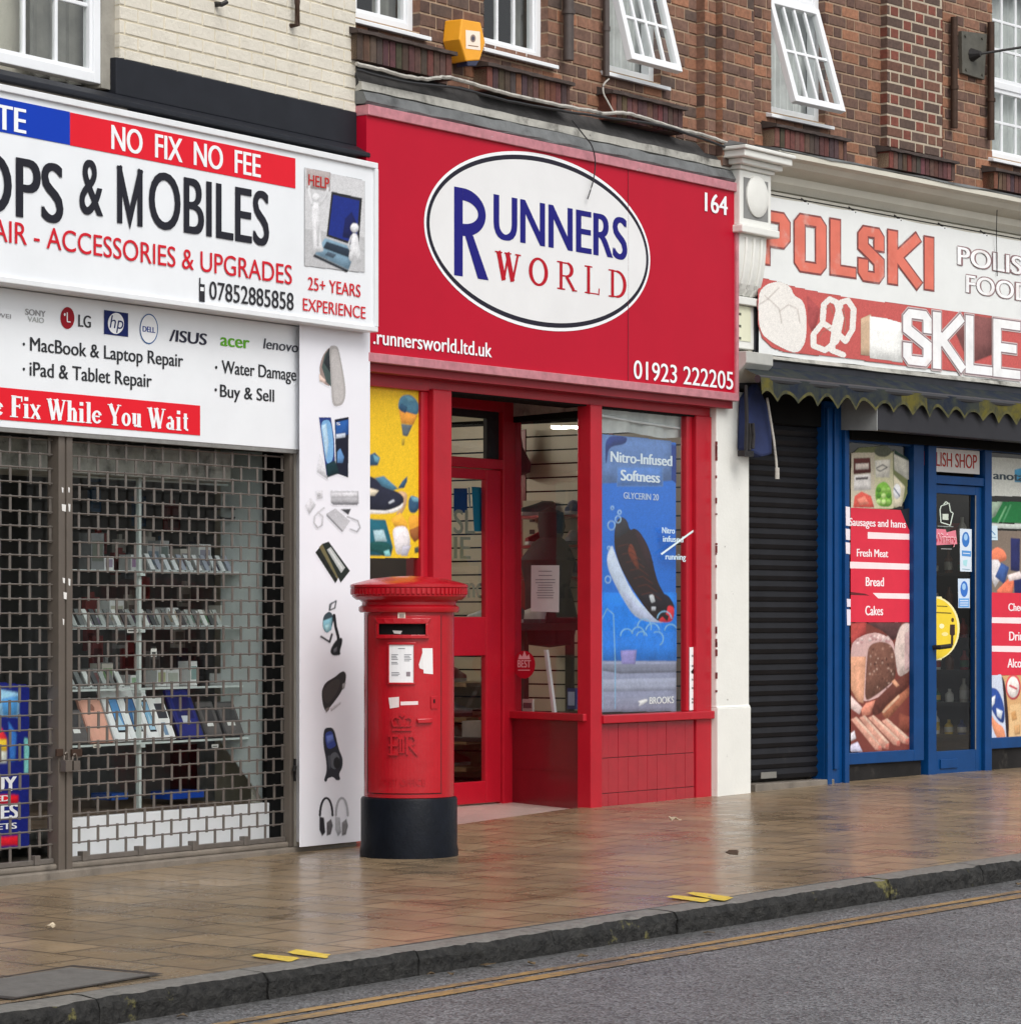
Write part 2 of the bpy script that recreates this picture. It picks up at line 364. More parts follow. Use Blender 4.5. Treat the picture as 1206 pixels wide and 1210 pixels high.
# brickwork with openings: every brick a bevelled face with its own firing colour
def bricks(fr, x0, x1, z0, z1, holes, y=0, mort=None, bm=None, bond='flemish', pal=None, course=.083, st=.213, hd=.1025, j=.011, relief=.007, reveal=.11, thick=.25, zref=0):
    mb = MB(fr, bm)
    xs = sorted({x0, x1, *[min(max(h[0], x0), x1) for h in holes], *[min(max(h[1], x0), x1) for h in holes]})
    zs = sorted({z0, z1, *[min(max(h[2], z0), z1) for h in holes], *[min(max(h[3], z0), z1) for h in holes]})
    for a, b in zip(xs[:-1], xs[1:]):
        for c, d in zip(zs[:-1], zs[1:]):
            mx, mz = (a+b)/2, (c+d)/2
            if any(h[0] < mx < h[1] and h[2] < mz < h[3] for h in holes): continue
            mb.face([(a, y, c), (b, y, c), (b, y, d), (a, y, d)], mort)
    for h in holes:
        a, b, c, d = h
        for q in ([(a,y,c),(a,y+reveal,c),(a,y+reveal,d),(a,y,d)], [(b,y,c),(b,y,d),(b,y+reveal,d),(b,y+reveal,c)],
                  [(a,y,d),(a,y+reveal,d),(b,y+reveal,d),(b,y,d)], [(a,y,c),(b,y,c),(b,y+reveal,c),(a,y+reveal,c)]): mb.face(q, mort)
    mb.face([(x0,y,z0),(x0,y,z1),(x0,y+thick,z1),(x0,y+thick,z0)], mort); mb.face([(x1,y,z0),(x1,y+thick,z0),(x1,y+thick,z1),(x1,y,z1)], mort)
    k0 = int(math.floor((z0-zref)/course)); k1 = int(math.ceil((z1-zref)/course)); e = .004
    for k in range(k0, k1):
        za, zb = zref + k*course + j/2, zref + (k+1)*course - j/2
        za_, zb_ = max(za, z0), min(zb, z1)
        if zb_ - za_ < .012: continue
        if thick < .2:                                   # returns of a pier: headers stacked up the side
            for xx, sg in ((x0, -1), (x1, 1)):
                c = pal(k % 2) if pal else None; mb.face([(xx+sg*.003, y-.004, za_), (xx+sg*.003, y+thick, za_), (xx+sg*.003, y+thick, zb_), (xx+sg*.003, y-.004, zb_)], bm, c)
        for h in holes:                                  # bricks returning into the openings
            if h[2] < (za_+zb_)/2 < h[3]:
                for xx, sg in ((h[0], 1), (h[1], -1)):
                    c = pal(k % 2) if pal else None; mb.face([(xx+sg*.002, y-.003, za_), (xx+sg*.002, y+reveal, za_), (xx+sg*.002, y+reveal, zb_), (xx+sg*.002, y-.003, zb_)], bm, c)
        row = []
        if bond == 'flemish':
            x = x0 - (st+hd+2*j) + ((st+hd+2*j)/2 if k % 2 else 0) - random.uniform(0, .006); n = 0
            while x < x1: w = st if n % 2 == 0 else hd; row.append((x, x+w, n % 2)); x += w + j; n += 1
        else:
            x = x0 - st - ((st+j)/2 if k % 2 else 0)
            while x < x1: row.append((x, x+st, 0)); x += st + j
        for a, b, hdr in row:
            seg = [(max(a, x0), min(b, x1))]
            for h in holes:
                if h[2] < (za_+zb_)/2 < h[3]:
                    ns = []
                    for p, q in seg:
                        if h[1] <= p or h[0] >= q: ns.append((p, q))
                        else:
                            if p < h[0]: ns.append((p, h[0]))
                            if q > h[1]: ns.append((h[1], q))
                    seg = ns
            for p, q in seg:
                if q - p < .02: continue
                c = pal(hdr) if pal else None
                r = relief*random.uniform(.6, 1.25); t = [random.uniform(-.0018, .0018) for _ in range(4)]
                v = [(p,y,za_),(q,y,za_),(q,y,zb_),(p,y,zb_),(p+e,y-r,za_+e+t[0]),(q-e,y-r,za_+e+t[1]),(q-e,y-r,zb_-e+t[2]),(p+e,y-r,zb_-e+t[3])]
                mb.mesh(v, [(4,5,6,7),(0,1,5,4),(1,2,6,5),(2,3,7,6),(3,0,4,7)], bm, c)
    return mb
def red_pal(h):
    r = random.random()
    if h and r < .38: c = (.10, .055, .042)
    elif r < .10: c = (.10, .066, .052)
    elif r < .40: c = (.27, .122, .068)
    elif r < .72: c = (.21, .104, .066)
    else: c = (.155, .086, .062)
    k = random.uniform(.8, 1.2); return tuple(x*k for x in c)
def brown_pal(h):
    r = random.random()
    c = (.17, .05, .033) if (h and r < .75) else ((.10, .062, .048) if r < .7 else (.15, .068, .045))
    k = random.uniform(.85, 1.2); return tuple(x*k for x in c)
BRICK = mat('red_brick', rough=.85, var=.34, scale=30, attr=True, bump=.002, bscale=90, dirt=((.035, .03, .028), .36, 1.6), streak=((.30, .25, .20), .12, 3))
MORTAR = mat('mortar', S(164, 140, 116), .9, var=.2, scale=20, dirt=((.10, .085, .07), .45, 3), bump=.003, bscale=120)
MORTAR_L = mat('pale_mortar', S(180, 167, 147), .9, var=.15, scale=20, dirt=((.2, .17, .14), .25, 4), bump=.003, bscale=120)
CREAM = mat('cream_masonry_paint', S(215, 209, 195), .75, var=.10, scale=5, bump=.006, bscale=38, dirt=((.46, .42, .34), .42, 3.5), streak=((.36, .33, .27), .25, 5), blotch=((.22, .2, .17), .06, 14))
UPVC = mat('white_window_frame', S(232, 234, 236), .32, var=.04, scale=5, dirt=((.5, .5, .48), .2, 8))
LEAD = mat('weathered_lead', S(112, 114, 114), .6, metal=.2, var=.3, scale=6, dirt=((.035, .035, .035), .5, 5), bump=.004, bscale=25, blotch=((.42, .42, .40), .15, 9))
PALEBOARD = mat('weathered_fascia_timber', S(172, 170, 162), .8, var=.25, scale=6, dirt=((.06, .058, .05), .55, 7), blotch=((.05, .05, .048), .18, 9), bump=.003, bscale=40)
DARKBAND = mat('charcoal_paint', S(34, 36, 42), .5, spec=.2, var=.2, scale=6, streak=((.10, .11, .12), .2, 6))
BLACKV = mat('void_black', (.008, .008, .008), .9, spec=.1, var=.3)  # near-black puts the dark of gaps, slots and voids into the colour
STONEW = mat('white_painted_stone', S(226, 226, 220), .55, var=.05, scale=4, streak=((.34, .32, .28), .35, 4), dirt=((.48, .46, .41), .3, 3), blotch=((.30, .28, .25), .10, 11), bump=.002, bscale=30)
CONC = mat('wet_concrete', S(120, 112, 102), .5, var=.25, scale=8, dirt=((.07, .06, .05), .4, 6), bump=.004, bscale=60)
REDP = mat('red_joinery_gloss', (.42, .008, .020), .3, var=.10, scale=5, spec=.4, dirt=((.22, .008, .014), .25, 4), bump=.001, bscale=20)
BLUEP = mat('blue_joinery_gloss', S(8, 62, 116), .35, var=.14, scale=6, spec=.25, dirt=((.012, .035, .075), .3, 5))
ALU = mat('galvanised_steel', S(150, 148, 144), .45, metal=.55, var=.2, scale=20, dirt=((.10, .09, .08), .35, 12))
POSTM = mat('brown_painted_steel', S(98, 90, 82), .5, metal=.2, var=.12, scale=8, blotch=((.62, .60, .56), .01, 18), streak=((.09, .07, .055), .3, 7))
RUST = mat('rusty_iron', S(70, 52, 42), .7, metal=.5, var=.3, scale=20)
IRON = mat('dark_iron', S(44, 42, 42), .55, metal=.4, var=.3, scale=18, dirt=((.06, .035, .02), .3, 9))
DARKIN = mat('dark_interior', S(62, 58, 56), .8, var=.3, scale=3)
GREYIN = mat('interior_wall', S(168, 166, 160), .7, var=.08, scale=3)
WOODF = mat('interior_floor', S(96, 78, 62), .5, var=.2, scale=5)

CABW = mat('dirty_white_cable', S(176, 172, 164), .6, var=.35, scale=14, dirt=((.06, .055, .05), .45, 8)); CABB = mat('black_cable', (.02, .02, .022), .5)

# ------------------------------------------------------------------ ground
def kp(x, y, h): Y = FPX*h/(y-HYP); return Vector(((x-CXP)/FPX*Y, Y, HC-h))
K0, K1 = kp(20, 1194.5, 1.43), kp(1206, 1015.5, 1.29)
dK = Vector((K1.x-K0.x, K1.y-K0.y, 0)); KL = dK.length; dK /= KL; nK = Vector((dK.y, -dK.x, 0)); kslope = (K1.z-K0.z)/KL
KF = Fr(O=(K0.x, K0.y), a=math.atan2(dK.y, dK.x))       # x along the kerb, y into the pavement
def kz(x): return K0.z + kslope*x
def at(fr, s, z, d=0): p = fr.M @ Vector((s, -d, 0)); return Vector((p.x, p.y, z))
base = [at(L, -45, -.02 - 42*kslope), at(L, -12, -.02 - 9*kslope), at(L, -3, -.02), at(L, -.6, 0), at(L, -.05, .0), at(R, .55, .045), at(R, 1.4, .075), at(R, 2.2, .10), at(R, 3.0, .10), at(R, 3.85, .11), at(P, .15, .115), at(P, 1.2, .135), at(P, 2.5, .15), at(P, 4.0, .155), at(P, 13, .15 + 9*kslope), at(P, 48, .15 + 44*kslope)]
UVV = {}
def uv_mat(name, build):
    m = bpy.data.materials.new(name); m.use_nodes = True; build(m.node_tree, m.node_tree.nodes, m.node_tree.links); MATS[name] = m; return m
def _math(n, l, op, a, b=None, c=None):
    x = n.new('ShaderNodeMath'); x.operation = op
    for i, v in enumerate((a, b, c)):
        if v is None: continue
        if hasattr(v, 'links'): l.new(v, x.inputs[i])
        else: x.inputs[i].default_value = v
    return x.outputs[0]
def pave(N, n, l):
    b = n['Principled BSDF']; uv = n.new('ShaderNodeUVMap'); uv.uv_map = 'UVMap'
    mp = n.new('ShaderNodeMapping'); mp.inputs['Rotation'].default_value = (0, 0, R_(90)); l.new(uv.outputs[0], mp.inputs['Vector'])
    br = n.new('ShaderNodeTexBrick'); l.new(mp.outputs[0], br.inputs['Vector'])
    br.inputs['Scale'].default_value = 1; br.inputs['Brick Width'].default_value = .45; br.inputs['Row Height'].default_value = .30
    br.inputs['Mortar Size'].default_value = .011; br.inputs['Mortar Smooth'].default_value = .3; br.inputs['Bias'].default_value = 0
    br.inputs['Color1'].default_value = (.30, .215, .128, 1); br.inputs['Color2'].default_value = (.225, .16, .094, 1); br.inputs['Mortar'].default_value = (.105, .077, .05, 1)
    def nz(sc, det=6, ro=.6, src=uv.outputs[0]):
        t = n.new('ShaderNodeTexNoise'); t.inputs['Scale'].default_value = sc; t.inputs['Detail'].default_value = det; t.inputs['Roughness'].default_value = ro; l.new(src, t.inputs['Vector']); return t.outputs['Fac']
    big, mid, fine = nz(.55, 4), nz(2.6, 7), nz(70, 4)
    def mr(f, a, c, lo=0, hi=1):
        r = n.new('ShaderNodeMapRange'); r.inputs['From Min'].default_value = a; r.inputs['From Max'].default_value = c; r.inputs['To Min'].default_value = lo; r.inputs['To Max'].default_value = hi; l.new(f, r.inputs['Value']); return r.outputs[0]
    k = _math(n, l, 'MULTIPLY', mr(mid, .25, .75, .72, 1.22), mr(fine, .3, .7, .85, 1.15)); k = _math(n, l, 'MULTIPLY', k, mr(big, .3, .7, .8, 1.15))
    cc = n.new('ShaderNodeCombineColor'); [l.new(k, cc.inputs[i]) for i in range(3)]
    mx = n.new('ShaderNodeMix'); mx.data_type = 'RGBA'; mx.blend_type = 'MULTIPLY'; mx.inputs[0].default_value = 1; l.new(br.outputs['Color'], mx.inputs[6]); l.new(cc.outputs[0], mx.inputs[7])
    # grey grime in patches
    m2 = n.new('ShaderNodeMix'); m2.data_type = 'RGBA'; l.new(mr(nz(1.1, 6), .5, .72, 0, .55), m2.inputs[0]); l.new(mx.outputs[2], m2.inputs[6]); m2.inputs[7].default_value = (.12, .10, .078, 1)
    vo = n.new('ShaderNodeTexVoronoi'); vo.inputs['Scale'].default_value = 5.5; l.new(uv.outputs[0], vo.inputs['Vector'])   # trodden gum and specks
    m3 = n.new('ShaderNodeMix'); m3.data_type = 'RGBA'; l.new(_math(n, l, 'MULTIPLY', mr(vo.outputs['Distance'], .10, .07, 0, 1), mr(mid, .5, .55, 0, .6)), m3.inputs[0]); l.new(m2.outputs[2], m3.inputs[6]); m3.inputs[7].default_value = (.075, .062, .05, 1)
    l.new(m3.outputs[2], b.inputs['Base Color'])
    l.new(mr(_math(n, l, 'ADD', _math(n, l, 'MULTIPLY', mid, .6), _math(n, l, 'MULTIPLY', big, .4)), .38, .62, .16, .52), b.inputs['Roughness'])
    b.inputs['IOR'].default_value = 1.34; l.new(_math(n, l, 'MULTIPLY', mr(big, .38, .60, .08, .45), mr(mid, .40, .56, .25, 1)), b.inputs['Coat Weight']); b.inputs['Coat Roughness'].default_value = .15; b.inputs['Coat IOR'].default_value = 1.33
    # each slab settles at its own small tilt; water lies in shallow ripples
    h = _math(n, l, 'MULTIPLY_ADD', br.outputs['Fac'], -.004, _math(n, l, 'MULTIPLY', nz(7, 6), .010)); h = _math(n, l, 'MULTIPLY_ADD', fine, .0009, h)
    bp = n.new('ShaderNodeBump'); bp.inputs['Distance'].default_value = 1; bp.inputs['Strength'].default_value = .8; l.new(h, bp.inputs['Height']); l.new(bp.outputs[0], b.inputs['Normal'])
    h2 = _math(n, l, 'MULTIPLY', nz(4, 3), .003); b2 = n.new('ShaderNodeBump'); b2.inputs['Distance'].default_value = 1; b2.inputs['Strength'].default_value = .6; l.new(h2, b2.inputs['Height']); l.new(b2.outputs[0], b.inputs['Coat Normal'])
PAVE = uv_mat('wet_paving', pave)
def tarmac(N, n, l):
    b = n['Principled BSDF']; uv = n.new('ShaderNodeUVMap'); uv.uv_map = 'UVMap'
    def nz(sc, det=6, ro=.6):
        t = n.new('ShaderNodeTexNoise'); t.inputs['Scale'].default_value = sc; t.inputs['Detail'].default_value = det; t.inputs['Roughness'].default_value = ro; l.new(uv.outputs[0], t.inputs['Vector']); return t.outputs['Fac']
    vo = n.new('ShaderNodeTexVoronoi'); vo.inputs['Scale'].default_value = 88; l.new(uv.outputs[0], vo.inputs['Vector'])
    cr = n.new('ShaderNodeValToRGB'); l.new(vo.outputs['Color'], cr.inputs[0]); e = cr.color_ramp.elements
    e[0].position = .15; e[0].color = (.032, .034, .037, 1); e[1].position = .85; e[1].color = (.225, .23, .238, 1)
    sx = n.new('ShaderNodeSeparateXYZ'); l.new(uv.outputs[0], sx.inputs[0])
    g = n.new('ShaderNodeMapRange'); g.inputs['From Min'].default_value = .05; g.inputs['From Max'].default_value = .5; l.new(_math(n, l, 'MULTIPLY_ADD', nz(4), .35, sx.outputs['Y']), g.inputs['Value']); g.inputs['To Min'].default_value = 1; g.inputs['To Max'].default_value = 0
    m2 = n.new('ShaderNodeMix'); m2.data_type = 'RGBA'; l.new(_math(n, l, 'MULTIPLY', g.outputs[0], .65), m2.inputs[0]); l.new(cr.outputs[0], m2.inputs[6]); m2.inputs[7].default_value = (.055, .048, .04, 1)
    k = n.new('ShaderNodeMapRange'); l.new(nz(1.6, 7), k.inputs['Value']); k.inputs['From Min'].default_value = .3; k.inputs['From Max'].default_value = .7; k.inputs['To Min'].default_value = .8; k.inputs['To Max'].default_value = 1.2
    cc = n.new('ShaderNodeCombineColor'); [l.new(k.outputs[0], cc.inputs[i]) for i in range(3)]
    mx = n.new('ShaderNodeMix'); mx.data_type = 'RGBA'; mx.blend_type = 'MULTIPLY'; mx.inputs[0].default_value = 1; l.new(m2.outputs[2], mx.inputs[6]); l.new(cc.outputs[0], mx.inputs[7])
    l.new(mx.outputs[2], b.inputs['Base Color']); b.inputs['Roughness'].default_value = .42; b.inputs['IOR'].default_value = 1.4
    bp = n.new('ShaderNodeBump'); bp.inputs['Distance'].default_value = .006; bp.inputs['Strength'].default_value = .9; l.new(vo.outputs['Distance'], bp.inputs['Height']); l.new(bp.outputs[0], b.inputs['Normal'])
TARMAC = uv_mat('wet_tarmac', tarmac)
def add_uv(o, fn):
    me = o.data; uvl = me.uv_layers.new(name='UVMap'); T = TM[o]
    for lp in me.loops: uvl.data[lp.index].uv = fn(T @ me.vertices[lp.vertex_index].co)
def kuv(p): q = KF.M.inverted() @ p; return (q.x, q.y)
def kuv_road(p): q = KF.M.inverted() @ p; return (q.x, -q.y)
KW = .15
pv = MB(WORLD, PAVE); rows = []
for p in base:
    q = KF.M.inverted() @ p; x = q.x; far = q.y + .06; row = []
    for t in (0, .33, .66, 1):
        yy = KW + .004 + (far-KW)*t; w = KF.M @ Vector((x, yy, 0)); zz = kz(x) + .006 + (p.z - kz(x) - .006)*t
        row.append((w.x, w.y, zz))
    rows.append(row)
n4 = 4; vv = [p for r in rows for p in r]
pv.mesh(vv, [(i*n4+j, (i+1)*n4+j, (i+1)*n4+j+1, i*n4+j+1) for i in range(len(rows)-1) for j in range(n4-1)])
o = pv.build('pavement', kind='structure'); add_uv(o, kuv)
KERBM = mat('granite_kerb', S(116, 114, 109), .5, var=.3, scale=30, dirt=((.04, .04, .038), .45, 9), bump=.008, bscale=40); KERBF = mat('dark_kerb_face', S(46, 45, 43), .55, spec=.3, var=.75, scale=26, dirt=((.006, .006, .006), .6, 18), bump=.03, bscale=26, blotch=((.16, .145, .05), .30, 3.2))  # face is darker and rougher than the kerb top, with olive blotches
kb = MB(KF, KERBM); x = -36.0; nrm = random.Random(3)
while x < 44:
    ln = .91; a, b_ = x+.004, x+ln-.004; dy = nrm.uniform(-.008, .008); dz = nrm.uniform(-.002, .002)
    za, zb = kz(a)+dz, kz(b_)+dz
    near = -3 < x < 12; segs = 44 if near else 1; k = []; hh = [-.3, -.135, -.115, -.095, -.075, -.055, -.035, -.018, -.006, 0]; nf = len(hh)
    def nn(xx, z, f, amp): return amp*noise.fractal(Vector((xx*f, z*f, 3.1)), .9, 2.0, 4) if near else 0
    for i in range(segs+1):
        xx = a + (b_-a)*i/segs; z = kz(xx)+dz; ch = nn(xx, .5, 5, .012)
        row = [(xx, dy-.016 + (0 if h < -.2 else nn(xx, h, 18, .010)) + (0 if h < -.03 else (h+.036)*.55 + ch*.5), z+h - (abs(ch) if h > -.01 else 0)) for h in hh]
        row += [(xx, dy+.035, z+.001+nn(xx, .2, 9, .003)), (xx, .09, z+.003+nn(xx, .9, 9, .003)), (xx, KW, z+.004), (xx, KW, z-.3)]; k.append(row)
    vs = [p for r in k for p in r]; m_ = nf+4
    kb.mesh(vs, [(i*m_+j, (i+1)*m_+j, (i+1)*m_+(j+1) % m_, i*m_+(j+1) % m_) for i in range(segs) for j in range(nf-1, m_)] )
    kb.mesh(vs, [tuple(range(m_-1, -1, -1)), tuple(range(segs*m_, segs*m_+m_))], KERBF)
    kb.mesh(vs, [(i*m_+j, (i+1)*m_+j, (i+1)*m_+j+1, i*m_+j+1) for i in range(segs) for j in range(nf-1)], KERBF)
    x += ln
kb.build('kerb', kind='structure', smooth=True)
rd = MB(KF, TARMAC); GH = .106
rw = [.0, .4, 1.0, 3.5, 7.5, 14, 60]; rz = [0, .004, .012, .06, .10, .0, .0]
xsr = [-60, -8, 0, 8, 16, 70]
vs = [(xx, -yy, kz(xx)-GH+zz) for xx in xsr for yy, zz in zip(rw, rz)]
m_ = len(rw); rd.mesh(vs, [(i*m_+j, i*m_+j+1, (i+1)*m_+j+1, (i+1)*m_+j) for i in range(len(xsr)-1) for j in range(m_-1)])
o = rd.build('road', kind='structure'); add_uv(o, kuv_road)
gr = MB(WORLD, mat('far_ground', (.06, .06, .06), .9)); gr.face([(-400, -400, -2.2), (400, -400, -2.2), (400, 400, -2.2), (-400, 400, -2.2)]); gr.build('ground', kind='structure')
def worn(N, n, l):
    b = n['Principled BSDF']; tc = n.new('ShaderNodeTexCoord'); t = n.new('ShaderNodeTexNoise'); t.inputs['Scale'].default_value = 22; t.inputs['Detail'].default_value = 9; t.inputs['Roughness'].default_value = .7; l.new(tc.outputs['Object'], t.inputs['Vector'])
    t2 = n.new('ShaderNodeTexNoise'); t2.inputs['Scale'].default_value = 1.3; l.new(tc.outputs['Object'], t2.inputs['Vector'])
    r = n.new('ShaderNodeMapRange'); l.new(_math(n, l, 'ADD', _math(n, l, 'MULTIPLY', t.outputs['Fac'], .6), _math(n, l, 'MULTIPLY', t2.outputs['Fac'], .4)), r.inputs['Value']); r.inputs['From Min'].default_value = .44; r.inputs['From Max'].default_value = .56
    mx = n.new('ShaderNodeMix'); mx.data_type = 'RGBA'; l.new(r.outputs[0], mx.inputs[0]); mx.inputs[6].default_value = (.36, .22, .075, 1); mx.inputs[7].default_value = (.14, .105, .07, 1)
    l.new(mx.outputs[2], b.inputs['Base Color']); b.inputs['Roughness'].default_value = .45
LINEM = uv_mat('worn_yellow_line', worn)
yl = MB(KF, LINEM)
def roadz(x, y): 
    for a, b, c, d in zip(rw[:-1], rw[1:], rz[:-1], rz[1:]):
        if a <= y <= b: return kz(x) - GH + c + (d-c)*(y-a)/(b-a)
def yline(y0, y1, x0=-30, x1=40):
    ys = [y0] + [k for k in rw if y0 < k < y1] + [y1]
    for a, b in zip(ys[:-1], ys[1:]):
        for p, q in zip(xsr[:-1], xsr[1:]):
            p, q = max(p, x0), min(q, x1)
            if p < q: yl.face([(p, -a, roadz(p, a)+.004), (p, -b, roadz(p, b)+.004), (q, -b, roadz(q, b)+.004), (q, -a, roadz(q, a)+.004)])
yline(.345, .41); yline(.465, .56)
yl.build('road_marking', kind='structure')
def ground_px(x, y):                                     # a photo pixel on the pavement surface near the kerb
    h = 1.40
    for _ in range(12):
        Y = FPX*h/(y-HYP); w = Vector(((x-CXP)/FPX*Y, Y, 0)); q = KF.M.inverted() @ w; h = HC - (kz(q.x) + (.006 + (q.y-.15)*.031 if q.y > .152 else .004))
    return Vector((w.x, w.y, HC-h))
YELP = mat('fresh_yellow_paint', (.64, .46, .05), .5, var=.2, scale=20, blotch=((.22, .17, .09), .40, 16))
ym = MB(WORLD, YELP)
for quad in ([(296,1131),(306,1128),(353,1133),(344,1138)], [(338,1127),(352,1123),(392,1129),(386,1134)],
             [(787,1061),(796,1059),(838,1063),(832,1068)], [(811,1057),(820,1055),(866,1061),(856,1066)]):
    c = [ground_px(*p) for p in quad]; pts = []; rr = random.Random(quad[0][0])
    for i in range(4):
        p, a, b_ = c[i], c[i-1], c[(i+1) % 4]
        for t in (.22, .1, 0): pts.append(p + (a-p)*t*1.0 + (b_-p)*(.0 if t else .04) + Vector((rr.uniform(-.010, .010), rr.uniform(-.010, .010), .0045)))
        pts.append(p + (b_-p)*.16 + Vector((rr.uniform(-.010, .010), rr.uniform(-.010, .010), .0045)))
    ym.face([tuple(p) for p in pts])
ym.build('kerb_marking', kind='structure')
# inspection cover set in the paving at the kerb
ic = thing('inspection_cover', 'grey rectangular inspection cover let into the paving by the kerb', 'cover', WORLD, tuple(ground_px(90, 1165)))
c4 = [ground_px(*p) for p in [(-92, 1171), (86, 1142), (194, 1152), (15, 1182.5)]]
CVR = mat('cast_cover', S(104, 102, 98), .5, metal=.1, var=.25, scale=14, dirt=((.05, .04, .03), .4, 5), bump=.004, bscale=50)
def inset(c4, f): ce = sum(c4, Vector())/4; return [ce + (p-ce)*f for p in c4]
m = MB(WORLD, CVR); a = inset(c4, .875); m.hexa([tuple(p+Vector((0,0,-.02))) for p in a], [tuple(p+Vector((0,0,.004))) for p in a]); m.build('cover_plate', ic)
m = MB(WORLD, mat('cover_rim', (.035, .03, .025), .5)); b_ = inset(c4, .885)
for i in range(4): m.face([tuple(c4[i]+Vector((0,0,.005))), tuple(c4[(i+1) % 4]+Vector((0,0,.005))), tuple(b_[(i+1) % 4]+Vector((0,0,.005))), tuple(b_[i]+Vector((0,0,.005)))])
m.build('cover_frame', ic)
# a few bits of litter and fallen leaf
def scrap(x, y, col, r, name, label, cat, z0=None):
    p = ground_px(x, y); m = MB(WORLD, mat(name+'_surface', col, .5, var=.2, scale=40)); k = 9; rr = random.Random(x)
    ring = [(p.x + r*rr.uniform(.6, 1.2)*math.cos(6.283*i/k), p.y + r*1.4*rr.uniform(.6, 1.2)*math.sin(6.283*i/k), p.z + .012 + rr.uniform(0, .02)) for i in range(k)]
    vs = ring + [(q[0], q[1], q[2]+.006) for q in ring]
    m.mesh(vs, [tuple(range(k-1, -1, -1)), tuple(range(k, 2*k))] + [(i, (i+1) % k, (i+1) % k + k, i+k) for i in range(k)])
    m.build(name, label=label, cat=cat)
scrap(797, 972, (.45, .36, .25), .035, 'crumpled_wrapper', 'pale crumpled wrapper on the wet paving in front of the red shop', 'litter')
scrap(60, 1100, (.5, .42, .3), .022, 'paper_scrap', 'small pale paper scrap on the paving near the grey cover', 'litter')
scrap(865, 1013, (.05, .03, .015), .04, 'dead_leaf', 'dark wet leaf lying on the paving beyond the yellow kerb marks', 'leaf')

rr = random.Random(4)
for i in range(9):
    q = KF.M @ Vector((rr.uniform(.6, 7.5), -rr.uniform(.05, .3), 0)); xk = (KF.M.inverted() @ q).x; yk = -(KF.M.inverted() @ q).y; z_ = roadz(xk, yk); r = rr.uniform(.012, .028); m = MB(WORLD, mat('gutter_leaf', (.10, .065, .03), .6, var=.4, scale=30)); k = 8; a0_ = rr.uniform(0, 6)
    ring = [(q.x + r*(1.5 if t % 4 == 0 else .8)*math.cos(a0_+6.283*t/k), q.y + r*rr.uniform(.6, 1.1)*math.sin(a0_+6.283*t/k), z_+.006+rr.uniform(0, .012)) for t in range(k)]; vs = ring + [(p[0], p[1], p[2]+.003) for p in ring]
    m.mesh(vs, [tuple(range(k-1, -1, -1)), tuple(range(k, 2*k))] + [(t, (t+1) % k, (t+1) % k + k, t+k) for t in range(k)]); m.build('gutter_leaf', label='small brown leaf lying in the gutter beside the kerb', cat='leaf', group='leaves in the gutter')

# ------------------------------------------------------------------ window builder (sub-parts of a building's window part)
CURT = mat('net_curtain', S(206, 208, 206), .9, var=.15, scale=9)
DRAPE = mat('grey_curtain', S(120, 118, 112), .9, var=.3, scale=8)
BAR = .022
def sash_mb(fr, x0, x1, z0, z1, y, cols, rows, fw=.05, depth=.05):
    m = MB(fr, UPVC)
    m.box(x0, x0+fw, y, y+depth, z0, z1); m.box(x1-fw, x1, y, y+depth, z0, z1); m.box(x0+fw, x1-fw, y+.001, y+depth-.001, z0, z0+fw); m.box(x0+fw, x1-fw, y+.001, y+depth-.001, z1-fw, z1)
    for i in range(1, cols): x = x0+fw + (x1-x0-2*fw)*i/cols; m.box(x-BAR/2, x+BAR/2, y+.012, y+depth-.012, z0+fw, z1-fw)
    for i in range(1, rows): z = z0+fw + (z1-z0-2*fw)*i/rows; m.box(x0+fw, x1-fw, y+.014, y+depth-.014, z-BAR/2, z+BAR/2)
    return m
def pane_mb(fr, x0, x1, z0, z1, y, fw=.05):
    m = MB(fr, GLASS); m.face([(x0+fw*.8, y, z0+fw*.8), (x1-fw*.8, y, z0+fw*.8), (x1-fw*.8, y, z1-fw*.8), (x0+fw*.8, y, z1-fw*.8)]); return m
def tilt(m, axis_y, axis_z, ang):                        # swing everything in the builder out about a horizontal axis
    c, s_ = math.cos(ang), math.sin(ang); m.v = [(x, axis_y + (y-axis_y)*c + (z-axis_z)*s_, axis_z + (z-axis_z)*c - (y-axis_y)*s_) for x, y, z in m.v]; return m
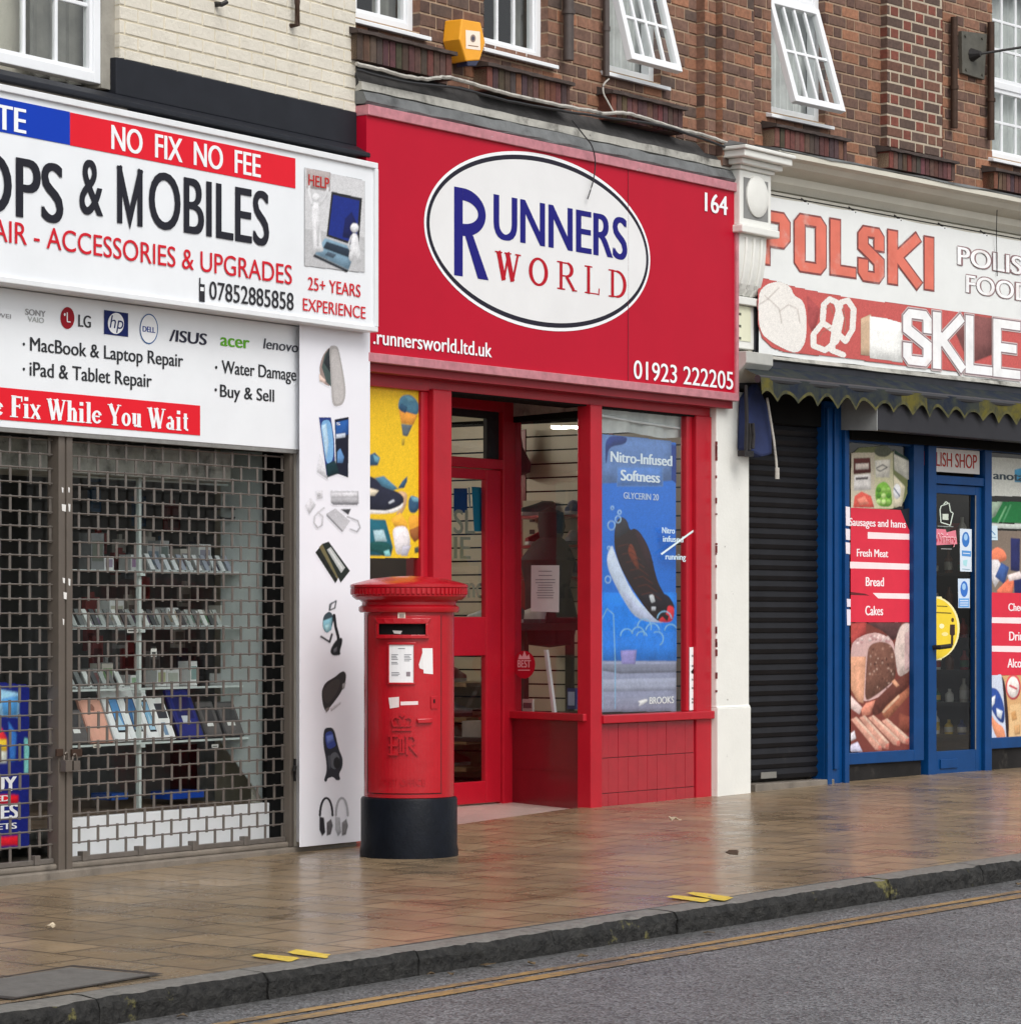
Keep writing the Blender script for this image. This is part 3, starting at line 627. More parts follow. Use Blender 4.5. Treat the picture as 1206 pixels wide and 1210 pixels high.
def window(bld, fr, x0, x1, z0, z1, lights, y=.07, sill=True, sx=(0.06, .05), curtain='net', frame_w=.055):
    """lights: list of (x0, x1, z0, z1 as fractions, cols, rows, tilt in degrees)"""
    m = MB(fr, UPVC); fw = frame_w
    m.box(x0, x0+fw, y, y+.07, z0, z1); m.box(x1-fw, x1, y, y+.07, z0, z1); m.box(x0+fw, x1-fw, y+.001, y+.069, z0, z0+fw); m.box(x0+fw, x1-fw, y+.001, y+.069, z1-fw, z1)
    for l in lights:
        if 0 < l[2] < 1: zz = z0 + (z1-z0)*l[2]; m.box(x0+fw, x1-fw, y+.002, y+.068, zz-fw/2, zz+fw/2)
    w = m.build('window', bld, bevel=.004)
    for a, b, c, d, cols, rows, tl in lights:
        ex = .02 if tl else -.012
        X0, X1 = x0+(x1-x0)*a + (fw-.03 if a == 0 else 0), x0+(x1-x0)*b - (fw-.03 if b == 1 else 0)
        Z0, Z1 = z0+(z1-z0)*c + (fw-.03 if c == 0 else .01), z0+(z1-z0)*d - (fw-.03 if d == 1 else .01)
        sm = sash_mb(fr, X0, X1, Z0, Z1, y-ex, cols, rows); pm = pane_mb(fr, X0, X1, Z0, Z1, y-ex+.025)
        if tl: tilt(sm, y-ex, Z1, R_(tl)); tilt(pm, y-ex, Z1, R_(tl))
        sm.build('sash', w, bevel=.004); pm.build('pane', w)
    if sill:
        m = MB(fr, UPVC); m.profile([(y+.02, z0+.005), (y+.02, z0-.035), (-.035, z0-.05), (-.035, z0-.025)], x0-sx[0], x1+sx[1]); m.build('sill', w, bevel=.004)
    if curtain:
        m = MB(fr, CURT if curtain == 'net' else DRAPE); n = 60; ys = [y+.13+.018*math.sin(i*1.35)+.008*math.sin(i*.5) for i in range(n+1)]
        spans = [(0, n)] if curtain == 'net' else [(0, 15), (45, n)]
        for a, b in spans:
            for i in range(a, b):
                xa, xb = x0+(x1-x0)*i/n, x0+(x1-x0)*(i+1)/n; m.face([(xa, ys[i], z0), (xb, ys[i+1], z0), (xb, ys[i+1], z1), (xa, ys[i], z1)])
        m.build('curtain', w, smooth=True)
    return w
def shell(m, x0, x1, y0, y1, z0, z1, mt=None, front=False):    # a closed room, open to the street
    m.face([(x0,y1,z0),(x1,y1,z0),(x1,y1,z1),(x0,y1,z1)], mt); m.face([(x0,y0,z0),(x0,y1,z0),(x0,y1,z1),(x0,y0,z1)], mt); m.face([(x1,y0,z0),(x1,y0,z1),(x1,y1,z1),(x1,y1,z0)], mt)
    m.face([(x0,y0,z1),(x0,y1,z1),(x1,y1,z1),(x1,y0,z1)], mt); m.face([(x0,y0,z0),(x1,y0,z0),(x1,y1,z0),(x0,y1,z0)], mt)

# ================================================================== cream building with the phone repair shop
LX0 = -6.2
cb = thing('cream_building', 'cream painted brick building above the phone repair shop', 'building', L, (-3, 0, 0))
wx1, wz0 = L.s(125, .0), L.z(124, 98, 0)
wx0, wz1 = wx1-1.75, wz0+1.5
zb = L.z(420, 133)                                       # underside of the painted brick, top of the dark band
hx1 = L.s(141)
bricks(L, LX0, 0, zb, 7.3, [(wx0-.14, hx1, zb-.4, wz1+.1)], mort=mat('cream_joint', S(204, 194, 170), .8, var=.15, scale=9, dirt=((.24, .21, .17), .42, 7)), bm=CREAM, bond='stretcher', course=.076, j=.008, relief=.006, thick=.3).build('wall', cb)
m = MB(L, mat('grey_render_reveal', S(150, 146, 136), .85, var=.18, scale=10, dirt=((.2, .19, .17), .3, 7), bump=.003))
m.box(wx1, hx1, .03, .16, wz0-.02, wz1+.1); m.box(wx0-.14, wx0, .03, .16, wz0-.02, wz1+.1); m.box(wx0, wx1, .03, .16, wz1, wz1+.1)
m.build('window_surround', cb)
window(cb, L, wx0, wx1, wz0, wz1, [(0, .5, 0, 1, 3, 4, 0), (.5, 1, 0, 1, 3, 4, 0)], y=.035, sill=False, curtain='drape')
m = MB(L, CONC); m.profile([(.16, wz0-.005), (.16, wz0-.12), (-.03, wz0-.13), (-.03, wz0-.07)], wx0-.2, L.s(151, .03)); m.build('window_sill', cb, bevel=.006)
m = MB(L, DARKBAND); b0 = L.s(142, .04)
m.box(b0, -.002, -.012, .1, zb-.20, zb); m.profile([(.1, zb-.2), (.1, zb-.27), (-.09, zb-.27), (-.09, zb-.245), (-.012, zb-.2)], LX0, .03)
m.build('lead_band', cb, bevel=.006)
m = MB(L, BLACKV); m.box(LX0, -.0, .02, .2, 4.02, zb-.26); m.box(LX0, b0, .10, .2, zb-.27, wz0-.12); m.build('fascia_void', cb)
m = MB(L, CREAM); m.box(LX0, .0, .3, .34, 2.9, 7.3); m.face([(0, 0.0, 2.5), (0, 6, 2.5), (0, 6, 7.3), (0, 0, 7.3)]); m.box(-.62, -.02, .0, .3, 0, 4.02); m.build('side_wall', cb)
m = MB(L, mat('dark_roof_tile', (.05, .035, .03), .8)); m.hexa([(LX0, -.25, 7.3), (0, -.25, 7.3), (0, 6, 7.3), (LX0, 6, 7.3)], [(LX0, 2.8, 9.4), (0, 2.8, 9.4), (0, 3.2, 9.4), (LX0, 3.2, 9.4)]); m.build('roof', cb)
m = MB(L, DARKIN); shell(m, LX0+.1, -.2, .36, 2.0, wz0-.3, 7.2); m.build('upstairs_room', cb)
m = MB(L, RUST); px_ = L.s(343); m.tube([(px_, .02, L.z(343, 30)), (px_, -.05, L.z(343, 30)), (px_, -.05, L.z(343, 4)), (px_, -.05, L.z(343, 4)+.6)], .017); m.build('overflow_pipe', cb)
m = MB(L, IRON); hx = L.s(254); m.tube([(hx, .02, L.z(254, 4)), (hx, -.05, L.z(254, 6)), (hx+.03, -.06, L.z(254, 2))], .014); m.build('wall_hook', cb)

# shop front below: threshold, reveals, window frame, riser, display room
ZT = 2.317
FX1 = L.s(338)
m = MB(L, CONC); m.box(LX0, -.05, -.05, .5, -.3, .028); m.box(LX0, -.62, -.015, .5, .028, .06); m.build('threshold', cb, bevel=.01)
YW = .15; xw1 = L.s(316.5, -YW)
m = MB(L, BLACKV); m.box(FX1+.01, FX1+.06, .02, YW+.02, .03, ZT+.3); m.box(LX0, FX1, YW, YW+.03, .05, L.z(316, 996, -YW)); m.box(xw1, FX1+.01, YW, YW+.03, 0, ZT+.3)
m.box(LX0, FX1, .03, YW+.05, ZT-.01, ZT+.3); m.build('window_reveal', cb)
PW = mat('white_riser_panel', S(226, 230, 232), .35, var=.05, scale=4, dirt=((.4, .4, .38), .2, 6))
zr0, zr1 = L.z(316, 993, -YW), L.z(316, 948.5, -YW)
lxp = L.s(84, -YW)
m = MB(L, PW); m.box(lxp-.05, xw1, YW-.02, YW+.03, zr0, zr1); m.build('window_riser', cb, bevel=.004)
m = MB(L, SHOPGLASS); m.face([(LX0, YW+.02, .1), (xw1, YW+.02, .1), (xw1, YW+.02, ZT+.3), (LX0, YW+.02, ZT+.3)]); m.build('shop_window', cb)
SIDEP = mat('pale_display_panel', S(196, 204, 204), .5, var=.1, scale=3)
m = MB(L, mat('phone_shop_wall', S(120, 120, 120), .8, var=.2, scale=3)); shell(m, LX0+.05, -.25, YW+.04, 3.2, .02, ZT+.32); m.build('shop_room', cb)
m = MB(L, SIDEP); d0, _ = L.qs(262, 700, xw1+.02); zz0 = zr1+.01
m.hexa([(xw1+.01, YW+.04, zz0), (xw1+.04, YW+.04, zz0), (xw1+.04, d0, .62), (xw1+.01, d0, .62)], [(xw1+.01, YW+.04, ZT+.2), (xw1+.04, YW+.04, ZT+.2), (xw1+.04, d0, ZT+.2), (xw1+.01, d0, ZT+.2)]); m.build('display_side_panel', cb)
m = MB(L, GREYIN); m.box(LX0+.2, xw1-.05, 2.6, 2.7, .1, 1.9); m.build('shop_panel', cb)
# ceiling strip seen above the shelves
m = MB(L, PALEBOARD); m.box(LX0+.1, -.9, YW+.08, YW+.55, ZT-.19, ZT-.02); m.build('shelf_pelmet', cb)

# white fascia sign
SD = .2
s1 = L.s(446, SD); z1s, z0s = 4.028, 3.032
fs = thing('fascia_sign', 'long white fascia sign reading OPS & MOBILES in black capitals', 'sign', L, (s1-2.6, 0, z0s))
WB = mat('white_sign_board', S(232, 235, 238), .3, var=.04, scale=3, coat=.15, streak=((.5, .5, .48), .10, 6), dirt=((.6, .6, .58), .15, 2))
m = MB(L, WB); m.box(LX0, s1-.02, -SD+.012, -.02, z0s+.012, z1s-.012); m.build('board', fs)
m = MB(L, mat('white_sign_frame', S(226, 228, 230), .35, var=.06, scale=8, dirt=((.4, .4, .39), .2, 8)))
m.box(LX0, s1, -SD-.006, -.015, z1s-.035, z1s); m.box(LX0, s1, -SD-.006, -.015, z0s, z0s+.03); m.box(s1-.03, s1+.0015, -SD-.0075, -.0135, z0s+.03, z1s-.035)
m.build('sign_frame', fs, bevel=.004)
RD, BL = S(222, 32, 48), S(18, 60, 176)
D1 = SD - .012 + .003
def zq(x, y, d=D1): return L.z(x, y, d)
def band(fr, d, x0, x1, y0, y1, xr, c, m):               # level band: heights read at pixel column xr
    za, zb_ = fr.z(xr, y0, d), fr.z(xr, y1, d); a, b = fr.s(x0, d), fr.s(x1, d); m.face([(a, -d, zb_), (b, -d, zb_), (b, -d, za), (a, -d, za)], None, c)
m = MB(L, SIGNV); band(L, D1, -260, 82.6, 115, 155.2, 0, BL, m); m.build('blue_band', fs)
m = MB(L, SIGNV); band(L, D1, 82.8, 349, 187, 222.5, 349, RD, m); m.build('red_band', fs)
D2 = D1 + .002
def lettering(fr, root, *texts):
    for t in texts:
        m = MB(fr, SIGNV); m.text(*t[0], **(t[1] if len(t) > 1 else {})); m.build('lettering', root, recalc=False)
lettering(L, fs,
    (('TE', -5, 31, 151, 29, D2, WHITE), dict(bold=.03)),
    (('NO  FIX  NO  FEE', 131.5, 308, 175.5, 28.5, D2, WHITE), dict(bold=.03)),
    (('LAPTOPS', -190, 75, 222, 75, D2, (.02, .02, .028)), dict(bold=.022)),
    (('&', 94, 122, 251, 66, D2, (.02, .02, .028)), dict(bold=.02)),
    (('OBILES', 176, 318, 267.5, 66.5, D2, (.02, .02, .028)), dict(bold=.022)),
    (('REPAIR - ACCESSORIES & UPGRADES', -52, 345, 277, 26, D2, S(206, 34, 48)), dict(bold=.005)),
    (('07852885858', 247.5, 347, 353, 21, D2, (.03, .03, .035)), dict(bold=.01)),
    (('25+ YEARS', 364, 426, 342, 15, D2, S(206, 40, 50)), dict(bold=.012)),
    (('EXPERIENCE', 358, 432, 366.5, 14.5, D2, S(206, 40, 50)), dict(bold=.008)))
m = MB(L, SIGNV); a, zb_ = L.q(138.5, 263, D2); b = L.s(168.5, D2); hh = 68/L.sc(139, D2)
m.stroke([[(0, 0), (0, 1)], [(1, 0), (1, 1)]], (a, b, zb_, zb_+hh), .042, D2, (.02, .02, .028)); m.stroke([[(0, 1), (.5, .06), (1, 1)]], (a, b, zb_, zb_+hh), .040, D2+.0004, (.02, .02, .028)); m.build('lettering', fs, recalc=False)
m = MB(L, SIGNV); K = (.03, .03, .035)
m.art([(235.5, 335), (242, 336), (242, 357), (235.5, 356)], D2, K); m.art([(235.5, 328), (237, 328), (237, 336), (235.5, 336)], D2, K); m.art([(236.8, 339), (240.8, 339.5), (240.8, 344), (236.8, 343.6)], D2+.001, WHITE); m.build('phone_symbol', fs)
# picture: two white figures, a laptop and a card reading HELP
m = Painter(L, .0045, tex=.12); G = lambda k: (k, k, k*1.02)
m.art([(360, 197), (431, 213), (431, 322), (360, 314)], D2, G(.62)); m.art([(360, 270), (431, 280), (431, 322), (360, 314)], D2+.0006, G(.50))
e = D2 + .0015
m.art([(362.5, 199), (391, 203), (390, 226), (362.5, 222)], e, S(170, 160, 158))
m.art([(392, 226), (428, 234), (424, 292), (386, 279)], e, (.02, .02, .025)); m.art([(394, 230), (425, 237), (421.5, 288), (388.5, 277)], e+.0008, S(26, 44, 128)); m.art([(408, 258), (416, 250), (421, 262), (420, 283), (405, 280)], e+.0012, S(20, 26, 80))
m.art([(384, 281), (421, 293), (412, 319), (372, 300)], e, S(120, 150, 170)); m.art([(386, 285), (416, 295), (412, 304), (382, 293)], e+.0008, S(40, 52, 66)); m.art([(372, 300), (412, 319), (411, 322), (370, 303)], e+.0008, S(30, 36, 44)); m.art([(388, 297), (398, 300.5), (394, 305), (384, 301)], e+.0012, S(70, 84, 98))
fc, f2 = G(.72), G(.56)
m.arc(373.5, 233, 4.6, 5, e+.001, fc); m.art([(369, 238), (378, 239), (379, 262), (380, 288), (384, 297), (370, 298), (371, 288), (369, 262)], e+.0012, fc); m.art([(374, 262), (375, 290), (377, 291), (378, 262)], e+.0016, f2)
m.line([(369, 242), (366, 228), (366, 218)], 3, e+.0018, fc); m.line([(378, 242), (386, 231), (388, 222)], 3, e+.0018, fc)
m.arc(419.5, 269, 5, 5.6, e+.002, fc); m.art([(416, 275), (423, 276), (425, 290), (428, 308), (423, 312), (420, 300), (417, 310), (412, 306), (415, 290)], e+.0022, fc); m.line([(416, 279), (412, 290), (415, 296)], 2.2, e+.0026, f2)
m.text('HELP', 364.5, 389, 218.5, 13, e+.0012, S(190, 50, 46), .02); m.build('picture', fs, recalc=False)

# panel under the fascia
pz0, pz1, px1 = ZT, z0s-.004, L.s(353.6, .05)
sp = thing('service_panel', 'white panel of repair services and maker logos above the metal grille', 'sign', L, (px1-2.5, 0, pz0))
m = MB(L, WB); m.box(LX0, px1, -.05, .02, pz0, pz1); m.build('board', sp, bevel=.003)
m = MB(L, ALU); m.box(LX0, px1-.01, -.047, .0, pz0-.022, pz0-.001); m.build('panel_trim', sp)
d = .053; KG = (.03, .032, .036)
m = MB(L, SIGNV); band(L, d, -250, 236.5, 479.2, 514.5, 236, S(222, 32, 46), m); m.build('red_band', sp)
def bullet(x, y, r=1.9): 
    m = MB(L, SIGNV); m.arc(x, y, r*.75, r, d, KG, n=12); m.build('bullet', sp)
for x, y in ((28.3, 406.5), (28.3, 436), (255.5, 434), (255, 460.5)): bullet(x, y)
lettering(L, sp,
    (('MacBook & Laptop Repair', 35.5, 216.5, 414, 16, d, KG), dict(bold=.018)), (('iPad & Tablet Repair', 35, 179.5, 443.5, 16.5, d, KG), dict(bold=.018)),
    (('Water Damage', 262, 350, 440.5, 15, d, KG), dict(bold=.018)), (('Buy & Sell', 260, 324, 468.5, 14.5, d, KG), dict(bold=.018)))
# condensed slab-serif capitals of the red strip, drawn as strokes
SERIF = {
 'F': (.62, [((.2,0),(.2,1),.22), ((.2,.94),(.62,.94),.10), ((.2,.52),(.5,.52),.10)], [(.2,0,.42),(.2,1,.30)], [((.60,.74),(.60,.98),.07),((.5,.42),(.5,.62),.06)]),
 'i': (.34, [((.17,0),(.17,.66),.2), ((.17,.80),(.17,.97),.2)], [(.17,0,.34),(.11,.66,.2)], []),
 'x': (.50, [((.06,.64),(.44,.03),.17), ((.44,.64),(.06,.03),.09)], [(.08,0,.2),(.42,0,.22),(.08,.66,.22),(.42,.66,.2)], []),
 'W': (1.0, [((.10,1),(.32,.03),.2), ((.32,.03),(.5,.94),.09), ((.46,1),(.68,.03),.2), ((.68,.03),(.9,.97),.09)], [(.1,1,.3),(.48,1,.28),(.9,1,.24)], []),
 'h': (.56, [((.14,0),(.14,1),.2), ((.43,0),(.43,.5),.2), ((.18,.56),(.36,.63),.11), ((.34,.63),(.45,.48),.13)], [(.14,0,.32),(.43,0,.30),(.09,1,.2)], []),
 'l': (.32, [((.16,0),(.16,1),.2)], [(.16,0,.34),(.10,1,.2)], []),
 'e': (.48, [((.08,.36),(.40,.36),.08)], [], [], [(.25,.33,.19,.27,20,330)]),
 'Y': (.72, [((.12,1),(.38,.42),.2), ((.62,1),(.38,.42),.09), ((.38,0),(.38,.45),.2)], [(.12,1,.3),(.62,1,.24),(.38,0,.36)], []),
 'o': (.50, [], [], [], [(.25,.33,.17,.28,0,360)]),
 'u': (.56, [((.14,.14),(.14,.66),.2), ((.42,0),(.42,.66),.2), ((.14,.14),(.24,.05),.14), ((.24,.05),(.40,.14),.09)], [(.10,.66,.2),(.38,.66,.2),(.46,0,.2)], []),
 'a': (.50, [((.36,.06),(.36,.5),.18), ((.36,.50),(.24,.63),.11), ((.24,.63),(.08,.55),.11)], [(.41,0,.18)], [], [(.22,.19,.13,.14,0,360)]),
 't': (.38, [((.17,.1),(.17,.86),.18), ((.03,.63),(.33,.63),.08), ((.17,.09),(.33,.06),.11)], [], []),
 'O': (.86, [], [], [], [(.43,.5,.33,.46,0,360)]),
 'R': (.86, [((.2,0),(.2,1),.14), ((.2,.96),(.5,.96),.07), ((.2,.5),(.5,.5),.07), ((.42,.5),(.76,.03),.13)], [(.2,0,.34),(.12,1,.2),(.78,0,.22)], [], [(.48,.73,.18,.23,-90,90)]),
 'L': (.74, [((.2,0),(.2,1),.14), ((.2,.03),(.66,.03),.06)], [(.2,1,.34),(.14,0,.2)], [((.66,0),(.68,.24),.05)]),
 'D': (.92, [((.2,0),(.2,1),.14), ((.2,.96),(.42,.96),.07), ((.2,.04),(.42,.04),.07)], [(.12,0,.2),(.12,1,.2)], [], [(.40,.5,.36,.46,-90,90)]),
 ' ': (.26, [], [], []),
}
def serif(mb, t, xl, xr, ybl, cap, d, c, gap=.06, thin=1.0, cw=.5):
    sl, zl = mb.fr.q(xl, ybl, d); sr = mb.fr.s(xr, d); h = cap/mb.fr.sc(xl, d)
    tot = sum(SERIF[k][0]+gap for k in t) - gap; kx = (sr-sl)/tot; x = 0; dep = [0]
    def seg(p, q, w):
        dep[0] += 1; d_ = d + .00025*(dep[0] % 8)
        (a, b), (e, g) = p, q; A = (a*kx, b*h); B = (e*kx, g*h); ln = math.hypot(B[0]-A[0], B[1]-A[1]) or 1
        vert = abs(B[1]-A[1])/ln; ww = w*thin*(kx*vert + h*.8*(1-vert)); nx, nz = -(B[1]-A[1])/ln*ww/2, (B[0]-A[0])/ln*ww/2
        mb.face([(sl+x*kx+A[0]+nx, -d_, zl+A[1]+nz), (sl+x*kx+B[0]+nx, -d_, zl+B[1]+nz), (sl+x*kx+B[0]-nx, -d_, zl+B[1]-nz), (sl+x*kx+A[0]-nx, -d_, zl+A[1]-nz)], None, c)
    for ch in t:
        g = SERIF[ch]
        for p, q, w in g[1]: seg(p, q, w)
        for a, b, w in g[2]: seg((a-w/2, b + (.03 if b == 0 else -.03)), (a+w/2, b + (.03 if b == 0 else -.03)), .06/thin)
        for p, q, w in g[3]: seg(p, q, w)
        for cx, cz, rx, rz_, a0, a1 in (g[4] if len(g) > 4 else []):
            n = 26; o_, i_ = [], []
            for i in range(n+1):
                a = R_(a0+(a1-a0)*i/n); ca, sa = math.cos(a), math.sin(a); tw = .09*thin
                o_.append((sl+(x+cx+(rx+tw)*ca)*kx, -d, zl+(cz+(rz_+.04)*sa)*h)); i_.append((sl+(x+cx+(rx-tw*.9)*ca)*kx, -d, zl+(cz+(rz_-.05)*sa)*h))
            for i in range(n): mb.face([o_[i], o_[i+1], i_[i+1], i_[i]], None, c)
        x += g[0] + gap
m = MB(L, SIGNV); serif(m, 'e Fix While You Wait', -8, 223, 491, 26, d+.002, WHITE); m.build('lettering', sp, recalc=False)
# row of maker logos
def logo(fn):
    m = MB(L, SIGNV); fn(m); m.build('logo', sp, recalc=False)
gy = S(150, 150, 152)
logo(lambda m: m.text('HUAWEI', -24, 13, 372, 5, d, gy, .01))
def vaio(m): m.text('SONY', 30, 54, 371.5, 7, d, gy, .02); m.text('VAIO', 33, 52, 379.5, 6, d, S(170, 174, 172), .01)
logo(vaio)
def lg(m):
    m.arc(79.8, 375.6, 8.2, 13, d, S(150, 24, 36)); m.line([(79.5, 369), (79.5, 380), (83.5, 380.4)], 1.2, d+.001, WHITE); m.arc(76.5, 371.5, 1.1, 1.7, d+.001, WHITE); m.arc(79.8, 375.6, 6.4, 10.4, d+.001, WHITE, n=20, a0=20, a1=28)
    m.text('LG', 92.5, 107.5, 385.5, 14, d, (.05, .05, .055), .03)
logo(lg)
def hp(m): m.art([(123, 366), (151.5, 370), (151.5, 398), (123, 394.5)], d, S(26, 38, 96)); m.arc(137, 382, 9.5, 12.5, d+.001, WHITE); m.text('hp', 129.5, 145, 387, 15, d+.002, S(26, 38, 96), .0, slant=.25)
logo(hp)
def dell(m): m.arc(176, 388.5, 10.8, 18, d, S(40, 92, 150)); m.arc(176, 388.5, 9.8, 16.6, d+.001, WHITE); m.text('DELL', 168.5, 183.5, 391.5, 6.5, d+.002, S(30, 60, 140), .04)
logo(dell)
logo(lambda m: m.text('/ISUS', 200, 244, 402.5, 13.5, d, (.03, .03, .05), .03, slant=.12))
logo(lambda m: m.text('acer', 260.5, 295, 408, 15, d, S(98, 168, 44), .03))
logo(lambda m: m.text('lenovo', 311, 352, 411.5, 12, d, (.06, .065, .08), .02, slant=.2))

# tall white board with product pictures
bx0, bx1 = L.s(354.2, .10), L.s(437.3, .10); bz0 = L.z(354, 1001.5, .10); bz1 = z0s + .02
pb = thing('product_board', 'tall white board of phone accessory pictures between grille and red shop', 'sign', L, ((bx0+bx1)/2, 0, bz0))
m = MB(L, mat('white_vinyl_board', S(234, 234, 240), .35, var=.03, scale=3, coat=.1, streak=((.55, .55, .55), .1, 5))); m.box(bx0, bx1, -.10, -.095, bz0, bz1); m.box(bx0+.10, bx1-.05, -.0945, .02, bz0+.02, bz1); m.build('board', pb, bevel=.003)
d = .1015
def pic(fn):
    m = Painter(L, .0035, bg=S(230, 230, 236), tex=.16); fn(m); m.build('picture', pb)
def A(o, k=3.9):                                         # crop coordinates -> photo pixels
    return lambda *p: [(o[0]+x/k, o[1]+y/k) for x, y in p]
a3, a4 = A((350, 390)), A((350, 690), 3.78)
def p1(m):
    m.art(a3((104,180),(120,120),(150,78),(165,90),(165,265),(120,245)), d, S(150,132,126)); m.art(a3((118,170),(132,112),(160,75),(165,265),(140,240)), d+.0008, S(70,84,82)); m.art(a3((128,150),(150,84),(160,90),(160,200)), d+.0014, S(40,44,48)); m.art(a3((106,200),(135,230),(133,246),(108,236)), d+.0016, S(214,190,178))
    m.art(a3((152,78),(168,70),(190,74),(200,100),(228,250),(228,310),(214,345),(180,354),(166,335),(162,250)), d+.002, S(168,164,162)); m.art(a3((160,90),(186,82),(196,110),(220,255),(218,320),(196,342),(176,335),(172,250)), d+.0026, S(186,182,180))
pic(p1)
def p2(m):
    m.art(a3((96,655),(108,570),(140,640),(146,690)), d, S(206,206,210)); m.art(a3((105,402),(160,402),(175,500),(180,640),(140,670)), d+.0006, S(40,56,120)); m.art(a3((112,420),(158,410),(172,500),(172,600),(140,622),(124,520)), d+.0012, S(120,170,214)); m.art(a3((118,440),(140,430),(150,520),(140,600)), d+.0018, S(176,206,226)); m.art(a3((136,620),(180,600),(200,660),(145,680)), d+.002, S(20,48,54))
    m.art(a3((178,412),(242,400),(240,680),(184,660)), d+.001, S(24,26,44)); m.art(a3((182,425),(242,412),(242,480),(182,500)), d+.0016, S(38,84,150)); m.art(a3((184,480),(228,474),(228,494),(184,500)), d+.002, S(186,196,210)); m.art(a3((190,560),(204,545),(222,585),(215,612),(190,612)), d+.002, S(96,140,190)); m.text('S', 397.5, 402, 502, 3, d+.0022, WHITE)
pic(p2)
def p3(m):
    g1, g2 = S(176,176,180), S(206,206,210)
    m.art(a3((158,742),(286,742),(288,800),(160,800)), d, g1); m.art(a3((160,750),(284,748),(284,770),(160,772)), d+.0006, g2); m.art(a3((165,795),(285,795),(282,806),(170,806)), d+.0006, S(120,120,124))
    m.art(a3((140,845),(180,822),(248,880),(215,930)), d, S(190,190,194)); m.art(a3((140,845),(215,925),(212,932),(140,858)), d+.0006, S(140,140,144)); m.art(a3((205,826),(252,824),(240,852)), d+.0006, S(60,60,64)); m.line(a3((235,860),(285,880),(294,910),(280,930),(250,918)), 1.6, d+.001, g1)
    m.line(a3((100,840),(122,860),(118,900),(98,912),(82,890),(84,860),(100,842),(128,820)), 1.8, d, g2); m.art(a3((40,810),(65,775),(90,805),(60,850)), d, g2); m.art(a3((90,745),(120,740),(122,775),(95,780)), d, g2); m.art(a3((96,752),(112,750),(114,766),(98,768)), d+.0006, g1)
pic(p3)
def p4(m):
    m.art(a3((88,1025),(108,1000),(190,1150),(180,1168)), d, S(36,38,34)); m.art(a3((106,1000),(120,985),(200,1130),(190,1150)), d+.0006, S(112,104,72)); m.art(a3((120,985),(150,975),(248,1110),(205,1165)), d+.001, S(34,40,36)); m.art(a3((142,1012),(160,1000),(226,1095),(208,1120)), d+.0016, S(176,180,178)); m.art(a3((150,1012),(156,1006),(216,1096),(210,1104)), d+.002, S(206,208,206))
    for i in range(5): x = 100+i*19; m.art(a3((x,1030+i*28),(x+6,1024+i*28),(x+14,1038+i*28),(x+8,1044+i*28)), d+.002, S(20,22,22))
pic(p4)
def p5(m):
    m.line(a4((150,92),(178,76),(172,108),(148,118),(150,92)), 1.6, d, S(70,76,80)); m.line(a4((158,85),(150,115)), 1.2, d, S(70,76,80)); m.art(a4((122,140),(150,120),(170,150),(158,200),(132,222),(116,190)), d+.0004, S(60,76,84)); m.art(a4((120,165),(160,150),(158,205),(138,220),(122,200)), d+.001, S(126,176,190)); m.art(a4((128,185),(150,178),(148,205),(134,212)), d+.0014, S(160,200,206))
    m.line(a4((170,140),(176,190),(188,235),(190,270)), 3.4, d+.0016, S(26,24,30)); m.line(a4((112,236),(150,260),(160,225)), 2.4, d+.0014, S(34,32,38)); m.art(a4((160,280),(180,250),(205,238),(208,260),(196,300),(200,318),(165,322),(152,305)), d+.002, S(22,20,24)); m.art(a4((168,292),(184,280),(182,302),(168,308)), d+.0024, S(90,90,96))
pic(p5)
def p6(m):
    m.art(a4((112,480),(130,440),(175,415),(190,400),(212,388),(224,405),(220,440),(198,490),(160,540),(132,575),(118,540)), d+.0004, S(44,38,38)); m.art(a4((118,480),(140,448),(185,420),(200,440),(180,490),(140,540),(124,520)), d+.001, S(60,52,50)); m.art(a4((206,448),(222,440),(216,466),(206,474)), d+.0012, S(150,146,146)); m.art(a4((130,560),(150,548),(148,562),(134,576)), d+.0014, S(110,100,96)); m.art(a4((150,556),(200,528),(196,538),(156,570)), d, S(196,194,198))
pic(p6)
def p7(m):
    m.art(a4((122,655),(135,642),(160,642),(172,660),(190,740),(208,780),(206,820),(190,850),(198,875),(180,880),(165,862),(140,868),(135,886),(122,880),(136,840),(134,790),(120,720)), d, S(34,34,44)); m.art(a4((130,665),(160,655),(170,700),(180,725),(142,742),(130,700)), d+.0006, S(50,66,140)); m.art(a4((134,680),(164,672),(168,700),(140,715)), d+.001, S(96,116,186)); m.arc(*a4((172,790))[0], 6, 10, d+.001, S(92,94,100)); m.arc(*a4((182,800))[0], 4, 7, d+.0014, S(22,22,26)); m.art(a4((140,770),(152,765),(158,820),(146,830)), d+.0012, S(70,72,80))
pic(p7)
def hphone(x0, x1, dark, m, dd):
    cx = (x0+x1)/2; w = (x1-x0)/2; pts = [(cx+w*math.cos(R_(a)), 1035-78*math.sin(R_(a))) for a in range(0, 181, 15)]
    m.line(a4(*pts), 2.6, dd, dark); m.art(a4((x0-2,1040),(x0+18,1045),(x0+24,1110),(x0+10,1128),(x0-2,1100)), dd+.0006, dark); m.art(a4((x1-26,1068),(x1-6,1050),(x1+2,1080),(x1-8,1120),(x1-26,1126)), dd+.001, S(90,86,90) if dark[0] < .2 else S(120,118,120))
pic(lambda m: (hphone(106, 162, S(30,26,34), m, d), hphone(178, 231, S(168,168,172), m, d+.0018)))

